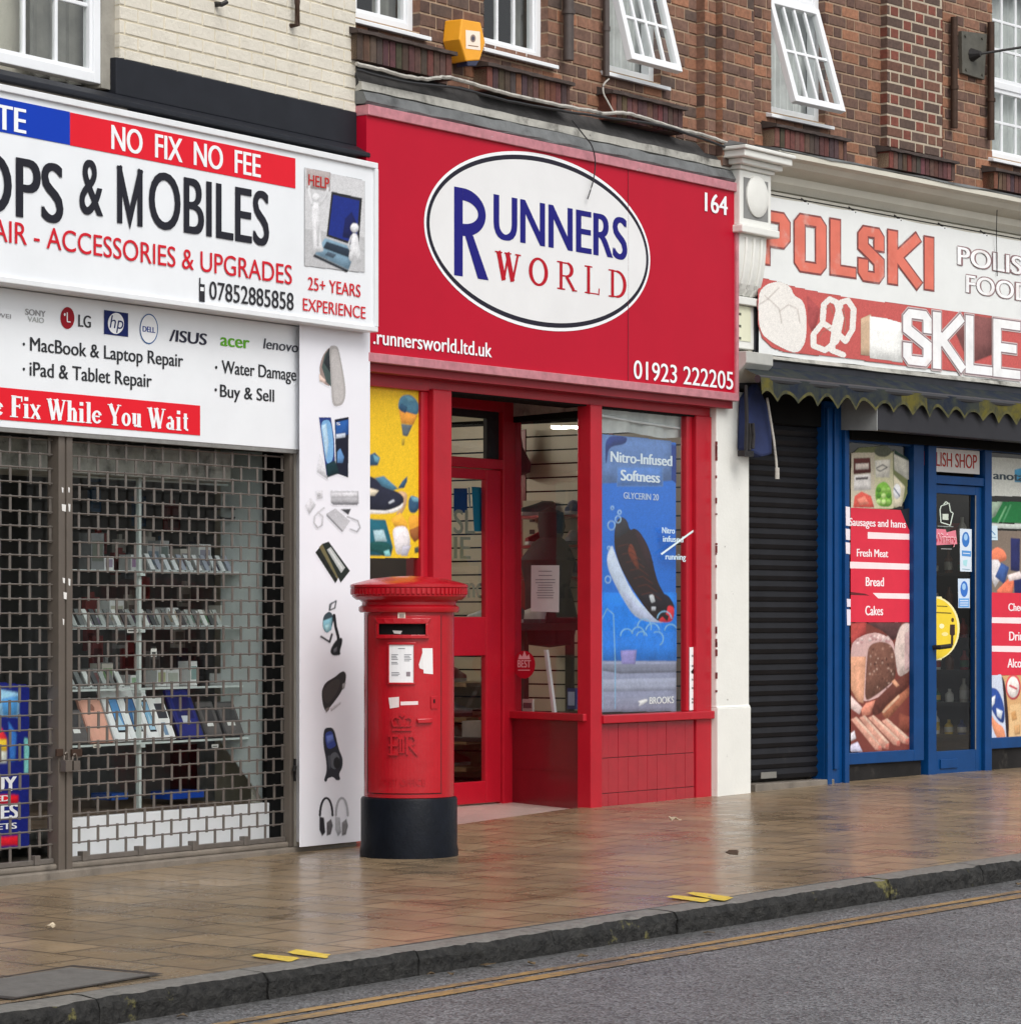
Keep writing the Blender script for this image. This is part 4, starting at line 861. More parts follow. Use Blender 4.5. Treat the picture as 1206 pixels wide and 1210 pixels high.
# metal brick-bond grilles, their posts and the padlock
GRM = mat('grille_steel', S(112, 106, 100), .45, metal=.4, var=.2, scale=25, dirt=((.16, .13, .10), .4, 14))
def grille(x0, x1, label):
    g = thing('security_grille', label, 'shutter', L, ((x0+x1)/2, .02, .06), 'security grilles over the phone shop window')
    row, cell = .0755, .153; n = int((ZT-.075)/row)
    m = MB(L, GRM)
    for i in range(n+1): z = .085 + i*row; m.tube([(x0, .012, z), ((x0+x1)/2, .012+random.uniform(-.002, .002), z+random.uniform(-.003, .003)), (x1, .012, z)], .0048, seg=6)
    for i in range(n):
        z = .085 + i*row; x = x1 - .02 - (cell/2 if i % 2 else 0)
        while x > x0+.02: t = random.uniform(-.004, .004); m.box(x-.0088+t, x+.0088+t, .010, .0145, z-.008, z+row+.008); x -= cell
    m.build('lattice', g, smooth=True)
    m = MB(L, GRM); m.box(x0, x1, .0, .03, .062, .088)
    x = x0+.12
    while x < x1-.05: m.box(x-.02, x+.02, -.012, .03, .06, .112); x += .46
    m.build('grille_rail', g, bevel=.003)
    return g
P0, P1 = L.s(69.5, .03), L.s(86, .03)
grille(P1+.004, FX1-.004, 'wide grey metal link grille between the brown post and the picture board')
grille(LX0+.05, P0-.004, 'grey metal link grille left of the padlocked brown post')
sp_ = thing('shutter_post', 'brown upright post with a padlock between the two metal grilles', 'post', L, ((P0+P1)/2, 0, .02))
m = MB(L, POSTM); xm = (P0+P1)/2; m.box(P0, xm-.008, -.03, .05, .022, ZT-.005); m.box(xm+.008, P1, -.03, .05, .022, ZT-.005); m.box(xm-.008, xm+.008, -.02, .045, .022, ZT-.006); m.build('upright', sp_, bevel=.003)
m = MB(L, RUST); zz = L.z(78, 905, .04); m.box(P0-.03, P0+.02, -.045, -.03, zz+.05, zz+.09); m.box(P1-.02, P1+.06, -.045, -.03, zz+.045, zz+.085); m.build('hasp', sp_, bevel=.003)
m = MB(L, mat('padlock_steel', S(120, 112, 104), .4, metal=.7, var=.2)); m.box(xm-.05, xm+.0, -.075, -.035, zz-.03, zz+.03); m.tube([(xm-.043+.018*(1-math.cos(a*.3142)), -.055, zz+.03+.04*math.sin(a*.3142)) for a in range(11)], .006); m.box(xm+.02, xm+.07, -.07, -.035, zz-.025, zz+.025); m.tube([(xm+.027+.018*(1-math.cos(a*.3142)), -.052, zz+.025+.035*math.sin(a*.3142)) for a in range(11)], .0055); m.build('padlock', sp_, bevel=.005)
m = MB(L, mat('flaked_white', (.75, .74, .71), .6));
for x, y, w, h in ((74, 579, 2.2, 7), (81.5, 579, 2, 7), (75.5, 600, 5, 9), (82, 600, 2.5, 10), (75.5, 686, 3, 7), (82, 688, 2.6, 9), (75, 735, 2, 8), (77, 704, 4, 9)): m.art([(x-w/2, y-h/2), (x+w/2, y-h/2+1), (x+w/2-.4, y+h/2), (x-w/2+.5, y+h/2-1)], .0312, None)
m.build('flaked_paint', sp_)
gd = thing('shutter_guide', 'narrow brown guide rail at the right edge of the metal grille', 'post', L, ((FX1+.05), 0, .02))
m = MB(L, POSTM); gx = L.s(347.5, .03); m.box(FX1, gx, -.03, .02, .03, ZT-.004); m.build('rail', gd, bevel=.003)
m = MB(L, IRON); zz = L.z(345, 907, .03); m.box(FX1+.03, gx-.01, -.05, -.03, zz-.08, zz+.05); m.tube([(gx-.03, -.052, zz-.02), (gx-.03, -.06, zz+.01)], .012); m.build('lock', gd, bevel=.003)

# things on display behind the glass
SHG = glass_mat('shelf_glass', .86, 0, .9, 1.5); POLEM = mat('pale_pole', S(196, 206, 204), .3)
YS = .30                                                 # depth of the shelf edge
def shelf(y_px, x0, x1, d0, d1, label, grp=None, th=.012):
    z = L.z((x0+x1)/2, y_px, -d0); a, b = L.s(x0, -d0), L.s(x1, -d0)
    m = MB(L, SHG); m.box(a, b, d0+.004, d1, z-th, z); m.box(a, b, d0, d0+.003, z-th, z, POLEM); m.build('display_shelf', label=label, cat='shelf', group=grp); return z
x_l = 82
zs1 = shelf(876, x_l, 300, .30, .62, 'glass shelf holding the row of large leaning phone boxes')
zs2 = shelf(812, x_l, 312, .34, .60, 'bare glass shelf just above the large leaning phone boxes')
zs3 = shelf(741, x_l, 312, .34, .60, 'glass shelf with a long row of small clear stands')
zs4 = shelf(675, x_l, 312, .34, .60, 'uppermost glass shelf with white phone cards')
PB = 'phone boxes leaning in a row on the lower glass shelf'
def phone_box(xb0, xb1, ytop, col, face, label, d=.33, z=None, w=None):
    z = zs1 if z is None else z
    a, b = L.s(xb0, -d), L.s(xb1, -d); b = b if w is None else a+w; zt = L.z(xb0, ytop, -d-.09); h = (zt - z)/math.cos(R_(24))
    o = thing('phone_box', label, 'box', L, ((a+b)/2, d, z), PB); T = math.tan(R_(24)); lean = h*math.sin(R_(24)); zt = z + h*math.cos(R_(24))
    m = MB(L, GOODS); ny, nz = .02*math.cos(R_(24)), .02*math.sin(R_(24))
    m.hexa([(a, d, z+nz), (b, d, z+nz), (b, d+ny, z), (a, d+ny, z)], [(a, d+lean, zt+nz), (b, d+lean, zt+nz), (b, d+lean+ny, zt), (a, d+lean+ny, zt)], None, col); m.build('carton', o, bevel=.003)
    if face:
        m = MB(L, GOODS)
        for pts, c in face: m.face([(a+(b-a)*u, d+lean*v-.0015-.0006*k_, z+nz+(zt-z)*v+.0004) for k_ in (face.index((pts, c)),) for u, v in pts], None, c)
        m.build('printed_face', o, recalc=False)
R4 = lambda a, b, c, e: ((a, c), (b, c), (b, e), (a, e))
rose = [(R4(.06,.94,.03,.97), S(226,168,148)), (((.42,.72),(.58,.72),(.62,.80),(.56,.87),(.44,.87),(.38,.80)), S(150,100,84))]
wht = lambda blue: [(R4(.05,.95,.03,.97), S(238,240,242)), (R4(.34,.86,.16,.80), S(20,22,30)), (R4(.38,.82,.20,.76), blue), (((.38,.20),(.82,.20),(.6,.55)), S(180,214,236))]
nav = [(R4(.08,.92,.05,.95), S(44,52,128)), (R4(.16,.84,.40,.86), S(30,36,96)), (R4(.3,.62,.30,.46), S(200,206,216))]
gryb = [(R4(.06,.94,.04,.96), S(92,88,88)), (R4(.2,.8,.45,.85), S(60,58,60)), (R4(.25,.62,.30,.42), S(226,226,224))]
px_ = lambda X: 60 + X/3.89
py_ = lambda Y: 740 + Y/3.89
phone_box(px_(100), px_(165), py_(390), S(80,78,80), gryb, 'grey phone box at the left end of the leaning row, beside the post', w=.15)
phone_box(px_(190), px_(290), py_(340), S(206,150,132), rose, 'rose gold phone box leaning in the row')
phone_box(px_(298), px_(342), py_(284), S(220,222,224), wht(S(90,150,206)), 'white phone box with a blue screen next to the rose gold box', w=.145)
phone_box(px_(372), px_(440), py_(284), S(220,222,224), wht(S(70,130,190)), 'white phone box with a blue screen, second from the rose gold box', w=.145)
phone_box(px_(450), px_(496), py_(300), S(214,218,222), wht(S(130,180,214)), 'white phone box with a pale blue screen, third from the rose gold box', w=.11)
phone_box(px_(505), px_(585), py_(335), S(230,230,230), [(R4(.05,.95,.03,.97), S(240,240,240)), (R4(.3,.9,.5,.86), S(60,62,70)), (R4(.35,.6,.1,.4), S(120,150,180))], 'white phone box with a dark picture, left of the navy box', w=.14)
phone_box(px_(600), px_(708), py_(298), S(36,44,110), nav, 'navy blue phone box taller than its grey neighbours')
phone_box(px_(718), px_(795), py_(352), S(72,70,70), gryb, 'grey phone box just right of the navy box')
phone_box(px_(806), px_(900), py_(352), S(64,62,64), gryb, 'grey phone box second to the right of the navy box')
phone_box(px_(912), px_(975), py_(356), S(50,50,54), gryb, 'dark grey phone box at the right end of the leaning row')
def stands(xs, z, h, label, cols, grp):
    for i, x in enumerate(xs):
        a = L.s(x, -.40); m = MB(L, GOODS); c = cols[i % len(cols)]; w = .036; r = random.uniform(-.006, .006)
        m.hexa([(a+r, .40, z+.001), (a+w+r, .40, z+.001), (a+w+r, .412, z+.001), (a+r, .412, z+.001)], [(a+r-.01, .45, z+h), (a+w+r-.01, .45, z+h), (a+w+r-.01, .458, z+h), (a+r-.01, .458, z+h)], None, c)
        m.hexa([(a-.01, .37, z+.001), (a+w+.01, .37, z+.001), (a+w+.01, .47, z+.001), (a-.01, .47, z+.001)], [(a-.01, .37, z+.01), (a+w+.01, .37, z+.01), (a+w+.01, .47, z+.01), (a-.01, .47, z+.01)], None, S(170, 176, 176))
        m.build('phone_stand', label=label, cat='stand', group=grp)
gs = [S(150,156,154), S(100,104,104), S(196,200,198), S(70,72,74)]
stands([88+ i*8.6 for i in range(21)], zs3, .10, 'small grey phone stand in the long row on the middle glass shelf', gs, 'phone stands on the middle shelf')
stands([86 + i*9.5 for i in range(7)], zs2+.002, .10, 'small grey phone stand on the shelf just above the leaning phone boxes', gs, 'phone stands on the lower shelf')
stands([180 + i*9.2 for i in range(11)], zs4, .10, 'small pale phone card on the uppermost glass shelf', [S(206,210,212), S(150,156,170), S(190,196,200)], 'phone cards on the upper shelf')
dp = thing('display_pole', 'thin silver display pole behind the right hand grille', 'pole', L, (L.s(164, -.33), .33, zr1))
m = MB(L, POLEM); xp = L.s(164, -.33); m.box(xp-.011, xp+.011, .32, .342, zr1, ZT-.05); m.build('pole', dp)
m = MB(L, POLEM)
for z in (zs1, zs2, zs3, zs4): m.box(xp-.02, xp+.02, .30, .345, z-.03, z-.012)
m.build('bracket', dp)
# cartons on the top and along the back
for i in range(6):
    a = L.s(96+i*30, -.5); h = random.uniform(.07, .12); c = random.choice([S(150,142,128), S(120,112,100), S(176,170,158), S(90,86,82)])
    m = MB(L, GOODS); zt = L.z(150, 566, -.5); m.box(a, a+.15, .46, .62, zt, zt+h, None, c); m.box(a+.02, a+.13, .458, .46, zt+.02, zt+h-.02, None, tuple(k*.5 for k in c)); m.build('small_carton', label='small brown carton on the high shelf under the window head', cat='box', group='cartons on the high shelf')
shelf(566.5, x_l, 270, .42, .70, 'high shelf carrying small brown cartons behind the grille')
# counter and bits at the bottom
for x, yb, yt, w, dd, c, lb in ((132, 946, 938, .14, .5, S(20, 70, 150), 'blue packet lying behind the white riser panel, left of the pole'), (202, 945, 936, .3, .5, S(24, 70, 170), 'long blue packet lying behind the white riser panel, right of the pole'), (224, 941, 880, .26, 1.0, S(56, 14, 22), 'dark maroon box standing low in the shop display')):
    a = L.s(x, -dd); z0_, z1_ = L.z(x, yb, -dd), L.z(x, yt, -dd); m = MB(L, GOODS); m.box(a, a+w, dd, dd+.15, z0_, z1_, None, c); m.build('packet', label=lb, cat='packet')
fl = MB(L, WOODF); fl.box(LX0+.1, xw1-.02, YW+.05, 1.5, zr1-.05, zr1-.004); fl.build('display_floor', cb)
rr = random.Random(15)
for zz, n_, hmax in ((zs1, 6, .17), (zs2, 8, .15), (zs3, 9, .16), (zs4, 9, .22)):
    for i in range(n_):
        x = 90 + (i+rr.random()*.7)*200/n_; a = L.s(x, -.53); w, h = rr.uniform(.06, .13), rr.uniform(.06, hmax); c = rr.choice([S(196, 198, 198), S(150, 152, 152), S(214, 216, 216), S(120, 122, 124), S(176, 172, 164)])
        m = MB(L, GOODS); m.box(a, a+w, .50, .59, zz+.001, zz+h, None, c); m.box(a+.01, a+w-.01, .4985, .50, zz+h*.25, zz+h*.8, None, tuple(k*rr.uniform(.25, .7) for k in c)); m.build('pale_carton', label='pale grey carton at the back of a glass shelf in the phone shop', cat='box', group='pale cartons at the back of the glass shelves')
rr = random.Random(8)
for i in range(26):
    y = rr.choice([.95, 1.05, 1.15]); x = 92+rr.random()*150; yy = 590+rr.random()*250; a, zz = L.q(x, yy, -y); w, h = rr.uniform(.07, .13), rr.uniform(.12, .2); c = rr.choice([S(150, 150, 150), S(90, 92, 96), S(60, 64, 80), S(190, 186, 180), S(130, 60, 60), S(60, 90, 120)])
    m = MB(L, GOODS); m.box(a, a+w, y, y+.03, zz, zz+h, None, c); m.box(a+.012, a+w-.012, y-.001, y, zz+.02, zz+h*.6, None, tuple(k*.4 for k in c)); m.box(a+w*.35, a+w*.65, y+.002, y+.02, zz+h, zz+h+.03, None, c); m.build('blister_pack', label='blister pack hanging in the dim back of the phone shop', cat='packet', group='blister packs in the back of the phone shop')
for i, (x, yy, w, h, c) in enumerate(((178, 776, .05, .045, S(226, 226, 222)), (150, 748, .09, .03, S(206, 206, 202)), (250, 884, .06, .02, S(214, 214, 210)), (110, 884, .06, .02, S(220, 214, 200)))):
    a, zz = L.q(x, yy, -.29); m = MB(L, PRINT); m.box(a, a+w, .288, .29, zz, zz+h, None, c); m.box(a+.008, a+w-.008, .2872, .288, zz+h*.3, zz+h*.6, None, (.1, .1, .1)); m.build('price_tag', label=('white square price tag hanging in the middle of the display', 'wide white price tag on the edge of the middle glass shelf', 'price tag under the grey phone boxes', 'price tag under the rose gold phone box')[i], cat='tag')
m = MB(L, CABB)
for k in range(3): m.tube([(L.s(268, -.4)+.11*math.cos(t*.45+k)+.02*t/14*k, .4+.01*k, L.z(268, 606, -.4)+.035*math.sin(t*.45+k)) for t in range(15)], .006, seg=6)
m.build('coiled_cable', smooth=True, label='black coiled cable hanging near the pale side panel of the phone display', cat='cable')
# window poster at the far left: BUY USED PHONES TABLETS
wp = thing('window_poster', 'blue window poster about used phones behind the left grille', 'poster', L, (L.s(-20, -.16), .16, L.z(0, 1003, -.16)))
m = Painter(L, .006); d = -.164; m.art([(-120, 795), (35, 809), (35, 1000), (-120, 1018)], d, S(30, 40, 124)); m.art([(-80, 800), (23, 819), (23, 848), (-80, 840)], d+.001, S(150, 200, 232)); m.art([(2, 826), (22, 822), (20, 845), (4, 846)], d+.0015, S(80, 150, 210)); m.art([(-40, 858), (2, 860), (8, 872), (8, 886), (-40, 884)], d+.001, S(222, 50, 60)); m.art([(-40, 872), (8, 874), (8, 888), (-40, 886)], d+.0015, S(240, 200, 60)); m.art([(-40, 888), (8, 887), (8, 902), (-40, 902)], d+.001, S(214, 220, 210)); m.art([(10, 852), (20, 868), (18, 900), (12, 900)], d+.001, S(60, 120, 200)); m.art([(29, 872), (35, 874), (34, 914), (29, 914)], d+.001, S(130, 206, 200)); m.art([(-60, 939), (22, 939.5), (22, 950), (-60, 951)], d+.001, RD); m.art([(-60, 992), (22, 988), (22, 999), (-60, 1003)], d+.001, RD)
m.build('sheet', wp, recalc=False)
lettering(L, wp, (('BUY', -22, 20, 937, 17, d+.003, WHITE), dict(bold=.05)), (('USED', -24, 12, 949, 7, d+.003, WHITE), dict(bold=.03)), (('PHONES', -64, 21.5, 973, 17, d+.003, WHITE), dict(bold=.05)), (('TABLETS', -42, 20, 984, 7, d+.003, WHITE), dict(bold=.03)))

# ================================================================== red brick building over the red shop and the food shop
rb = thing('red_brick_building', 'red brick upper storey with white barred windows above the red and Polish shops', 'building', R, (3, 0, 0))
RX0, RX1 = -.24, 4.157
PX1 = 7.5
ZB = 4.50
def win_rect(fr, xr, ybr, w, h): x1 = fr.s(xr); z0 = fr.z(xr, ybr); return (x1-w, x1, z0, z0+h)
w3 = win_rect(R, 499, 38, 1.05, 1.45)
w2 = (R.s(574), R.s(650), R.z(650, 72), R.z(650, 72)+1.42)
w1 = (R.s(718), R.s(783), R.z(783, 98), R.z(783, 98)+1.42)
HR = [w3, w2, w1]
bricks(R, RX0, RX1, ZB, 7.3, HR, mort=MORTAR, bm=BRICK, pal=red_pal, y=.02).build('wall', rb)
q1 = (P.s(913), P.s(977), P.z(977, 145), P.z(977, 145)+1.42)
q2 = (P.s(1174), P.s(1174)+1.0, P.z(1174, 184), P.z(1174, 184)+1.42)
pst = P.s(898)-.22
bricks(P, .0, PX1, ZB+.05, 7.3, [q1, q2], mort=MORTAR, bm=BRICK, pal=red_pal, y=.02).build('wall', rb)
# brick piers standing proud and the later, pale-jointed panel
xa, xb = R.s(852, .1), R.s(893, .1)
bricks(R, xa-.14, xa, ZB+.04, 7.25, [], mort=MORTAR, bm=BRICK, pal=red_pal, y=-.05, thick=.07).build('pier', rb)
bricks(R, xa+.012, min(xb, 4.18), ZB, 7.25, [], mort=MORTAR, bm=BRICK, pal=red_pal, y=-.10, thick=.12).build('pier', rb)
ya, yb_ = P.s(1049, .05), P.s(1114, .05)
bricks(P, ya, yb_, P.z(1049, 172, .05), 7.25, [], mort=MORTAR_L, bm=BRICK, pal=brown_pal, y=-.04, thick=.06, j=.015, relief=.004).build('panel', rb)
def bsill(fr, x0, x1, yl, h, d=.09, name='brick_sill'):
    z1 = fr.z(x0, yl, d); a, b = fr.s(x0, d), fr.s(x1, d)
    m = MB(fr, BRICK); x = a; m.box(a+.004, b-.004, -d+.006, .03, z1-h, z1-.012, MORTAR)
    while x < b-.02: w = min(.058, b-x); c = tuple(k*random.uniform(.55, .95) for k in random.choice([(.14,.055,.04), (.17,.075,.055), (.09,.05,.042)])); m.box(x+.004, x+w-.002, -d-random.uniform(0, .004), .028, z1-h-.004, z1, None, c); x += .062
    m.profile([(.03, z1+.001), (-d-.03, z1+.001), (-d-.03, z1+.022), (.03, z1+.06)], a-.02, b+.02, mat('sooty_tile', (.06, .042, .036), .8, var=.3, scale=15, bump=.004), n=14, jit=.003)
    m.build(name, rb)
def bwin(fr, r, lights, cur='net'): return window(rb, fr, *r, lights, y=.075, curtain=cur)
bwin(R, w3, [(0, 1, 0, .66, 4, 3, 0), (0, 1, .66, 1, 4, 1, 0)], 'drape')
bwin(R, w2, [(0, 1, 0, .66, 3, 2, 0), (0, 1, .66, 1, 3, 1, 0)], 'drape')
bwin(R, w1, [(0, 1, 0, .66, 4, 3, 15), (0, 1, .66, 1, 4, 1, 0)])
bwin(P, q1, [(0, 1, 0, .60, 4, 2, 17), (0, 1, .60, 1, 4, 1, 0)])
bwin(P, q2, [(0, 1, 0, .42, 4, 2, 0), (0, 1, .42, 1, 4, 3, 0)])
bsill(R, 421.5, 534, 38.5, .15); bsill(R, 575, 673, 78, .14); bsill(R, 722, 807, 110, .16); bsill(P, 915, 1000, 150, .13); bsill(P, 1050, 1128, 178, .12); bsill(P, 1174, 1300, 202, .13)
m = MB(R, DARKIN); shell(m, RX0, RX1, .27, 2.0, 4.55, 7.25); m.build('upstairs_room', rb)
m = MB(P, DARKIN); shell(m, .3, PX1, .27, 2.0, 4.6, 7.25); m.build('upstairs_room', rb)
m = MB(R, mat('dark_roof_tile', (.05, .035, .03))); m.hexa([(RX0, -.3, 7.3), (RX1, -.3, 7.3), (RX1, 6, 7.3), (RX0, 6, 7.3)], [(RX0, 2.8, 9.4), (RX1, 2.8, 9.4), (RX1, 3.2, 9.4), (RX0, 3.2, 9.4)]); m.build('roof', rb)
m = MB(P, mat('dark_roof_tile')); m.hexa([(.02, -.3, 7.301), (PX1, -.3, 7.301), (PX1, 6, 7.301), (.02, 6, 7.301)], [(.02, 2.8, 9.4), (PX1, 2.8, 9.4), (PX1, 3.2, 9.4), (.02, 3.2, 9.4)]); m.build('roof', rb)
m = MB(R, BLACKV); m.box(RX0, 4.15, .025, .25, 2.75, ZB+.02); m.build('fascia_backing', rb)
m = MB(P, BLACKV); m.box(.0, PX1, .03, .25, 2.76, ZB+.07); m.build('fascia_backing', rb)
# weathered lead and timber ledge over the red fascia
m = MB(R, mat('sooty_ledge', (.045, .043, .042), .85, var=.4, scale=12, bump=.006, bscale=20, dirt=((.16, .15, .14), .2, 9))); m.profile([(.02, 4.66), (.02, 4.45), (-.07, 4.52), (-.07, 4.545), (-.03, 4.60)], R.s(421, .05), 3.98, n=30, jit=.006); m.build('ledge', rb)
m = MB(R, PALEBOARD); m.profile([(.02, 4.55), (.02, 4.47), (-.095, 4.485), (-.09, 4.535)], R.s(421, .05), 3.95, n=24, jit=.004); m.build('ledge_board', rb)
m = MB(R, LEAD); m.profile([(.02, 4.49), (.02, 4.40), (-.12, 4.395), (-.13, 4.41), (-.105, 4.475)], R.s(421, .05), 3.96, n=26, jit=.006); m.build('lead_flashing', rb)

# red fascia sign
rs = thing('fascia_sign', 'red fascia sign with a white oval reading RUNNERS WORLD', 'sign', R, (1.8, 0, 2.87))
D = .13; a0, a1 = R.s(421, .045), R.s(872, D); c0, c1 = 2.868, 4.392
RF = mat('red_sign_vinyl', S(182, 16, 44), .4, var=.05, scale=2.5, spec=.15, streak=((.30, .01, .03), .25, 4), dirt=((.45, .03, .06), .12, 3))
PINK = mat('worn_metal_sign_frame', S(196, 130, 138), .5, metal=.25, var=.25, scale=14, dirt=((.40, .03, .05), .35, 10), blotch=((.62, .60, .60), .12, 12))
m = MB(R, RF); m.box(a0+.004, a1-.03, -D+.012, -.02, c0+.03, c1-.03); m.build('board', rs)
m = MB(R, PINK); m.box(a0, a1, -D-.008, -.015, c1-.062, c1); m.box(a0, a1, -D-.008, -.015, c0, c0+.055); m.box(a1-.032, a1+.001, -D-.0065, -.014, c0+.055, c1-.062); m.build('sign_frame', rs, bevel=.004)
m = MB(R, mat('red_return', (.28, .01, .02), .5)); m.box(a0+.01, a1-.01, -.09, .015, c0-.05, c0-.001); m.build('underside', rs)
d = D - .012 + .002
ox0, ox1 = R.s(501, d), R.s(768, d); oc = (ox0+ox1)/2; xm_ = 634; oz1, oz0 = R.z(634, 180.5, d), R.z(642, 390, d); oz = (oz0+oz1)/2; orx, orz = (ox1-ox0)/2, (oz1-oz0)/2
def oval(k, dd, c, mt=SIGNV): m = MB(R, mt); m.face([(oc+(orx-k)*math.cos(i*2*math.pi/120), -dd, oz+(orz-k)*math.sin(i*2*math.pi/120)) for i in range(120)], None, c); return m
oval(0, d, WHITE).build('oval_edge', rs); oval(.022, d+.001, (.02, .018, .03)).build('oval_ring', rs); oval(.052, d+.002, S(226, 226, 226)).build('oval_face', rs)
NV, WR = S(32, 30, 118), S(178, 24, 40)
e = d + .0035
def rtext(*t, **k): m = MB(R, SIGNV); m.text(*t, **k); m.build('lettering', rs, recalc=False)
# the big R, drawn as heavy strokes, then the words
a, zz = R.q(536.5, 325, e); b = R.s(577, e); h = 105/R.sc(536, e); m = MB(R, SIGNV)
w_ = .088; xL = a + w_/2
m.face([(a, -e, zz), (a+w_, -e, zz), (a+w_, -e, zz+h), (a, -e, zz+h)], None, NV)
rx_, rzz = (b-a)*.92 - w_/2, h*.27; cz = zz+h-rzz; o_, i_ = [], []
for k in range(25):
    t = R_(90-180*k/24); o_.append((xL+w_/2+(rx_-w_/2)*max(0, math.cos(t)), -e-.0004, cz+rzz*math.sin(t))); i_.append((xL+w_/2+(rx_-w_*1.4)*max(0, math.cos(t)), -e-.0004, cz+(rzz-.075)*math.sin(t)))
for k in range(24): m.face([o_[k], o_[k+1], i_[k+1], i_[k]], None, NV)
m.face([(a+w_*1.15, -e-.0008, zz+h*.50), (a+w_*2.2, -e-.0008, zz+h*.48), (b, -e-.0008, zz+h*.0), (b-w_*1.25, -e-.0008, zz)], None, NV)
m.build('lettering', rs, recalc=False)
rtext('UNNERS', 583, 741, 281, 52, e, NV, bold=.03)
m = MB(R, SIGNV); serif(m, 'WORLD', 586, 742, 330.5, 34.5, e, WR, gap=.34, thin=.92); m.build('lettering', rs, recalc=False)
rtext('164', 832.5, 859.5, 249, 22, e, WHITE, bold=.025); rtext('01923 222205', 748.5, 866, 447, 21.5, e, WHITE, bold=.012); rtext('.runnersworld.ltd.uk', 441, 581, 406, 17.5, e, WHITE, bold=.018)
# joint between the two sign panels
m = MB(R, mat('panel_joint', (.2, .02, .03), .5)); xj = R.s(742.5, e); m.box(xj-.002, xj+.002, -D+.008, -D+.013, c0+.06, c1-.065); m.build('panel_joint', rs)
# loose wire hanging over the sign, and the cables along the ledge
def wire(name, label, fr, pts, r, mt, cat='cable', wob=0, seg=6):
    P3 = []
    for x, y, dd in pts: s_, z_ = fr.q(x, y, dd); P3.append(Vector((s_, -dd, z_)))
    out = []
    for i in range(len(P3)-1):                          # Catmull-Rom through the points
        p0, p1, p2, p3_ = P3[max(i-1, 0)], P3[i], P3[i+1], P3[min(i+2, len(P3)-1)]
        for k in range(6):
            t = k/6; v = .5*((2*p1) + (-p0+p2)*t + (2*p0-5*p1+4*p2-p3_)*t*t + (-p0+3*p1-3*p2+p3_)*t**3); v.z += random.uniform(-wob, wob); out.append(v)
    out.append(P3[-1]); m = MB(fr, mt); m.tube(out, r, seg=seg); return m.build(name, smooth=True, label=label, cat=cat)
wire('loose_wire', 'thin dark wire dangling over the top of the white oval', R, [(676, 142, .17), (690, 160, .18), (699, 172, .18), (703, 190, .165), (701, 212, .155), (694, 235, .15)], .0045, CABB)
wire('ledge_cable', 'dirty white cable drooping along the ledge over the red sign', R, [(421, 75, .10), (450, 82, .12), (480, 90, .13), (505, 93, .12), (525, 91, .11), (545, 95, .12), (572, 103, .12), (610, 113, .11), (660, 124, .11), (700, 131, .12), (712, 134, .12), (735, 133, .12), (760, 139, .11), (800, 152, .11), (830, 159, .1), (868, 172, .1)], .013, CABW, wob=.003)
wire('ledge_cable', 'black cable running along the ledge just under the white one', R, [(421, 82, .12), (480, 97, .13), (540, 104, .12), (600, 119, .12), (660, 130, .13), (720, 139, .13), (780, 148, .12), (830, 164, .12), (870, 178, .12)], .009, CABB, wob=.002)
wire('drop_cable', 'grey cable looping down beside the open window above the red sign', R, [(719, 93, .03), (713, 100, .05), (713, 110, .06), (718, 120, .08), (724, 131, .11)], .006, CABW)
# drain pipes between the upper windows
def pipe(fr, x, y1, y0, r, label, d=.05, mt=None):
    m = MB(fr, mt or mat('brown_pipe', S(74, 64, 60), .5, var=.2, scale=12)); s_ = fr.s(x, d); zb_ = fr.z(x, y0, d); zt = 7.2 if y1 is None else fr.z(x, y1, d)
    m.tube([(s_, -d, zb_), (s_, -d, zt)], r, seg=12); m.tube([(s_, -d, zb_+.3), (s_, -d, zb_+.33)], r*1.25, seg=12); m.build('pipe', smooth=True, label=label, cat='pipe')
pipe(R, 671.5, None, 71, .035, 'brown pipe on the brickwork between the barred windows over the red sign')
pipe(R, 716, None, 90, .022, 'slim brown pipe at the left jamb of the open window over the red sign', d=.03)

# alarm box
ab = thing('alarm_box', 'orange hexagonal alarm box on the brick wall over the red sign', 'alarm', R, (R.s(552, .1), -.02, R.z(552, 84, .1)))
OR = mat('orange_plastic', S(240, 166, 40), .4, var=.05, scale=8, dirt=((.5, .3, .08), .2, 7))
d = .115; hexp = [(545.5, 22), (568, 26), (573.5, 50), (567, 71), (551, 72), (543, 46)]
fp = [R.q(x, y, d) for x, y in hexp]; cx_ = sum(p[0] for p in fp)/6; cz_ = sum(p[1] for p in fp)/6
m = MB(R, OR); bk = [(cx_+(p[0]-cx_)*1.04, cz_+(p[1]-cz_)*1.03) for p in fp]
m.mesh([(x, -d, z) for x, z in fp] + [(x, .015, z) for x, z in bk], [tuple(range(6)), tuple(range(11, 5, -1))] + [(i, i+6, (i+1) % 6+6, (i+1) % 6) for i in range(6)]); m.build('case', ab, bevel=.008)
m = MB(R, mat('blue_lens', S(40, 44, 70), .25)); bp_ = [R.q(x, y, d-.01) for x, y in ((551, 71.5), (566, 71), (562, 78), (552, 78))]; m.prism(bp_, -d+.005, -.02); m.build('beacon', ab, bevel=.006)
m = MB(R, PRINT); m.art([(550, 35), (567, 37), (567.5, 59), (550.5, 57)], d+.0012, S(246, 232, 214)); m.arc(558.8, 45, 3.2, 4.6, d+.002, S(150, 130, 120)); m.arc(558.8, 45, 1.6, 2.6, d+.0026, S(80, 80, 100)); m.line([(553, 53.2), (565, 54.8)], 1.1, d+.002, S(150, 110, 80)); m.build('label_plate', ab, recalc=False)

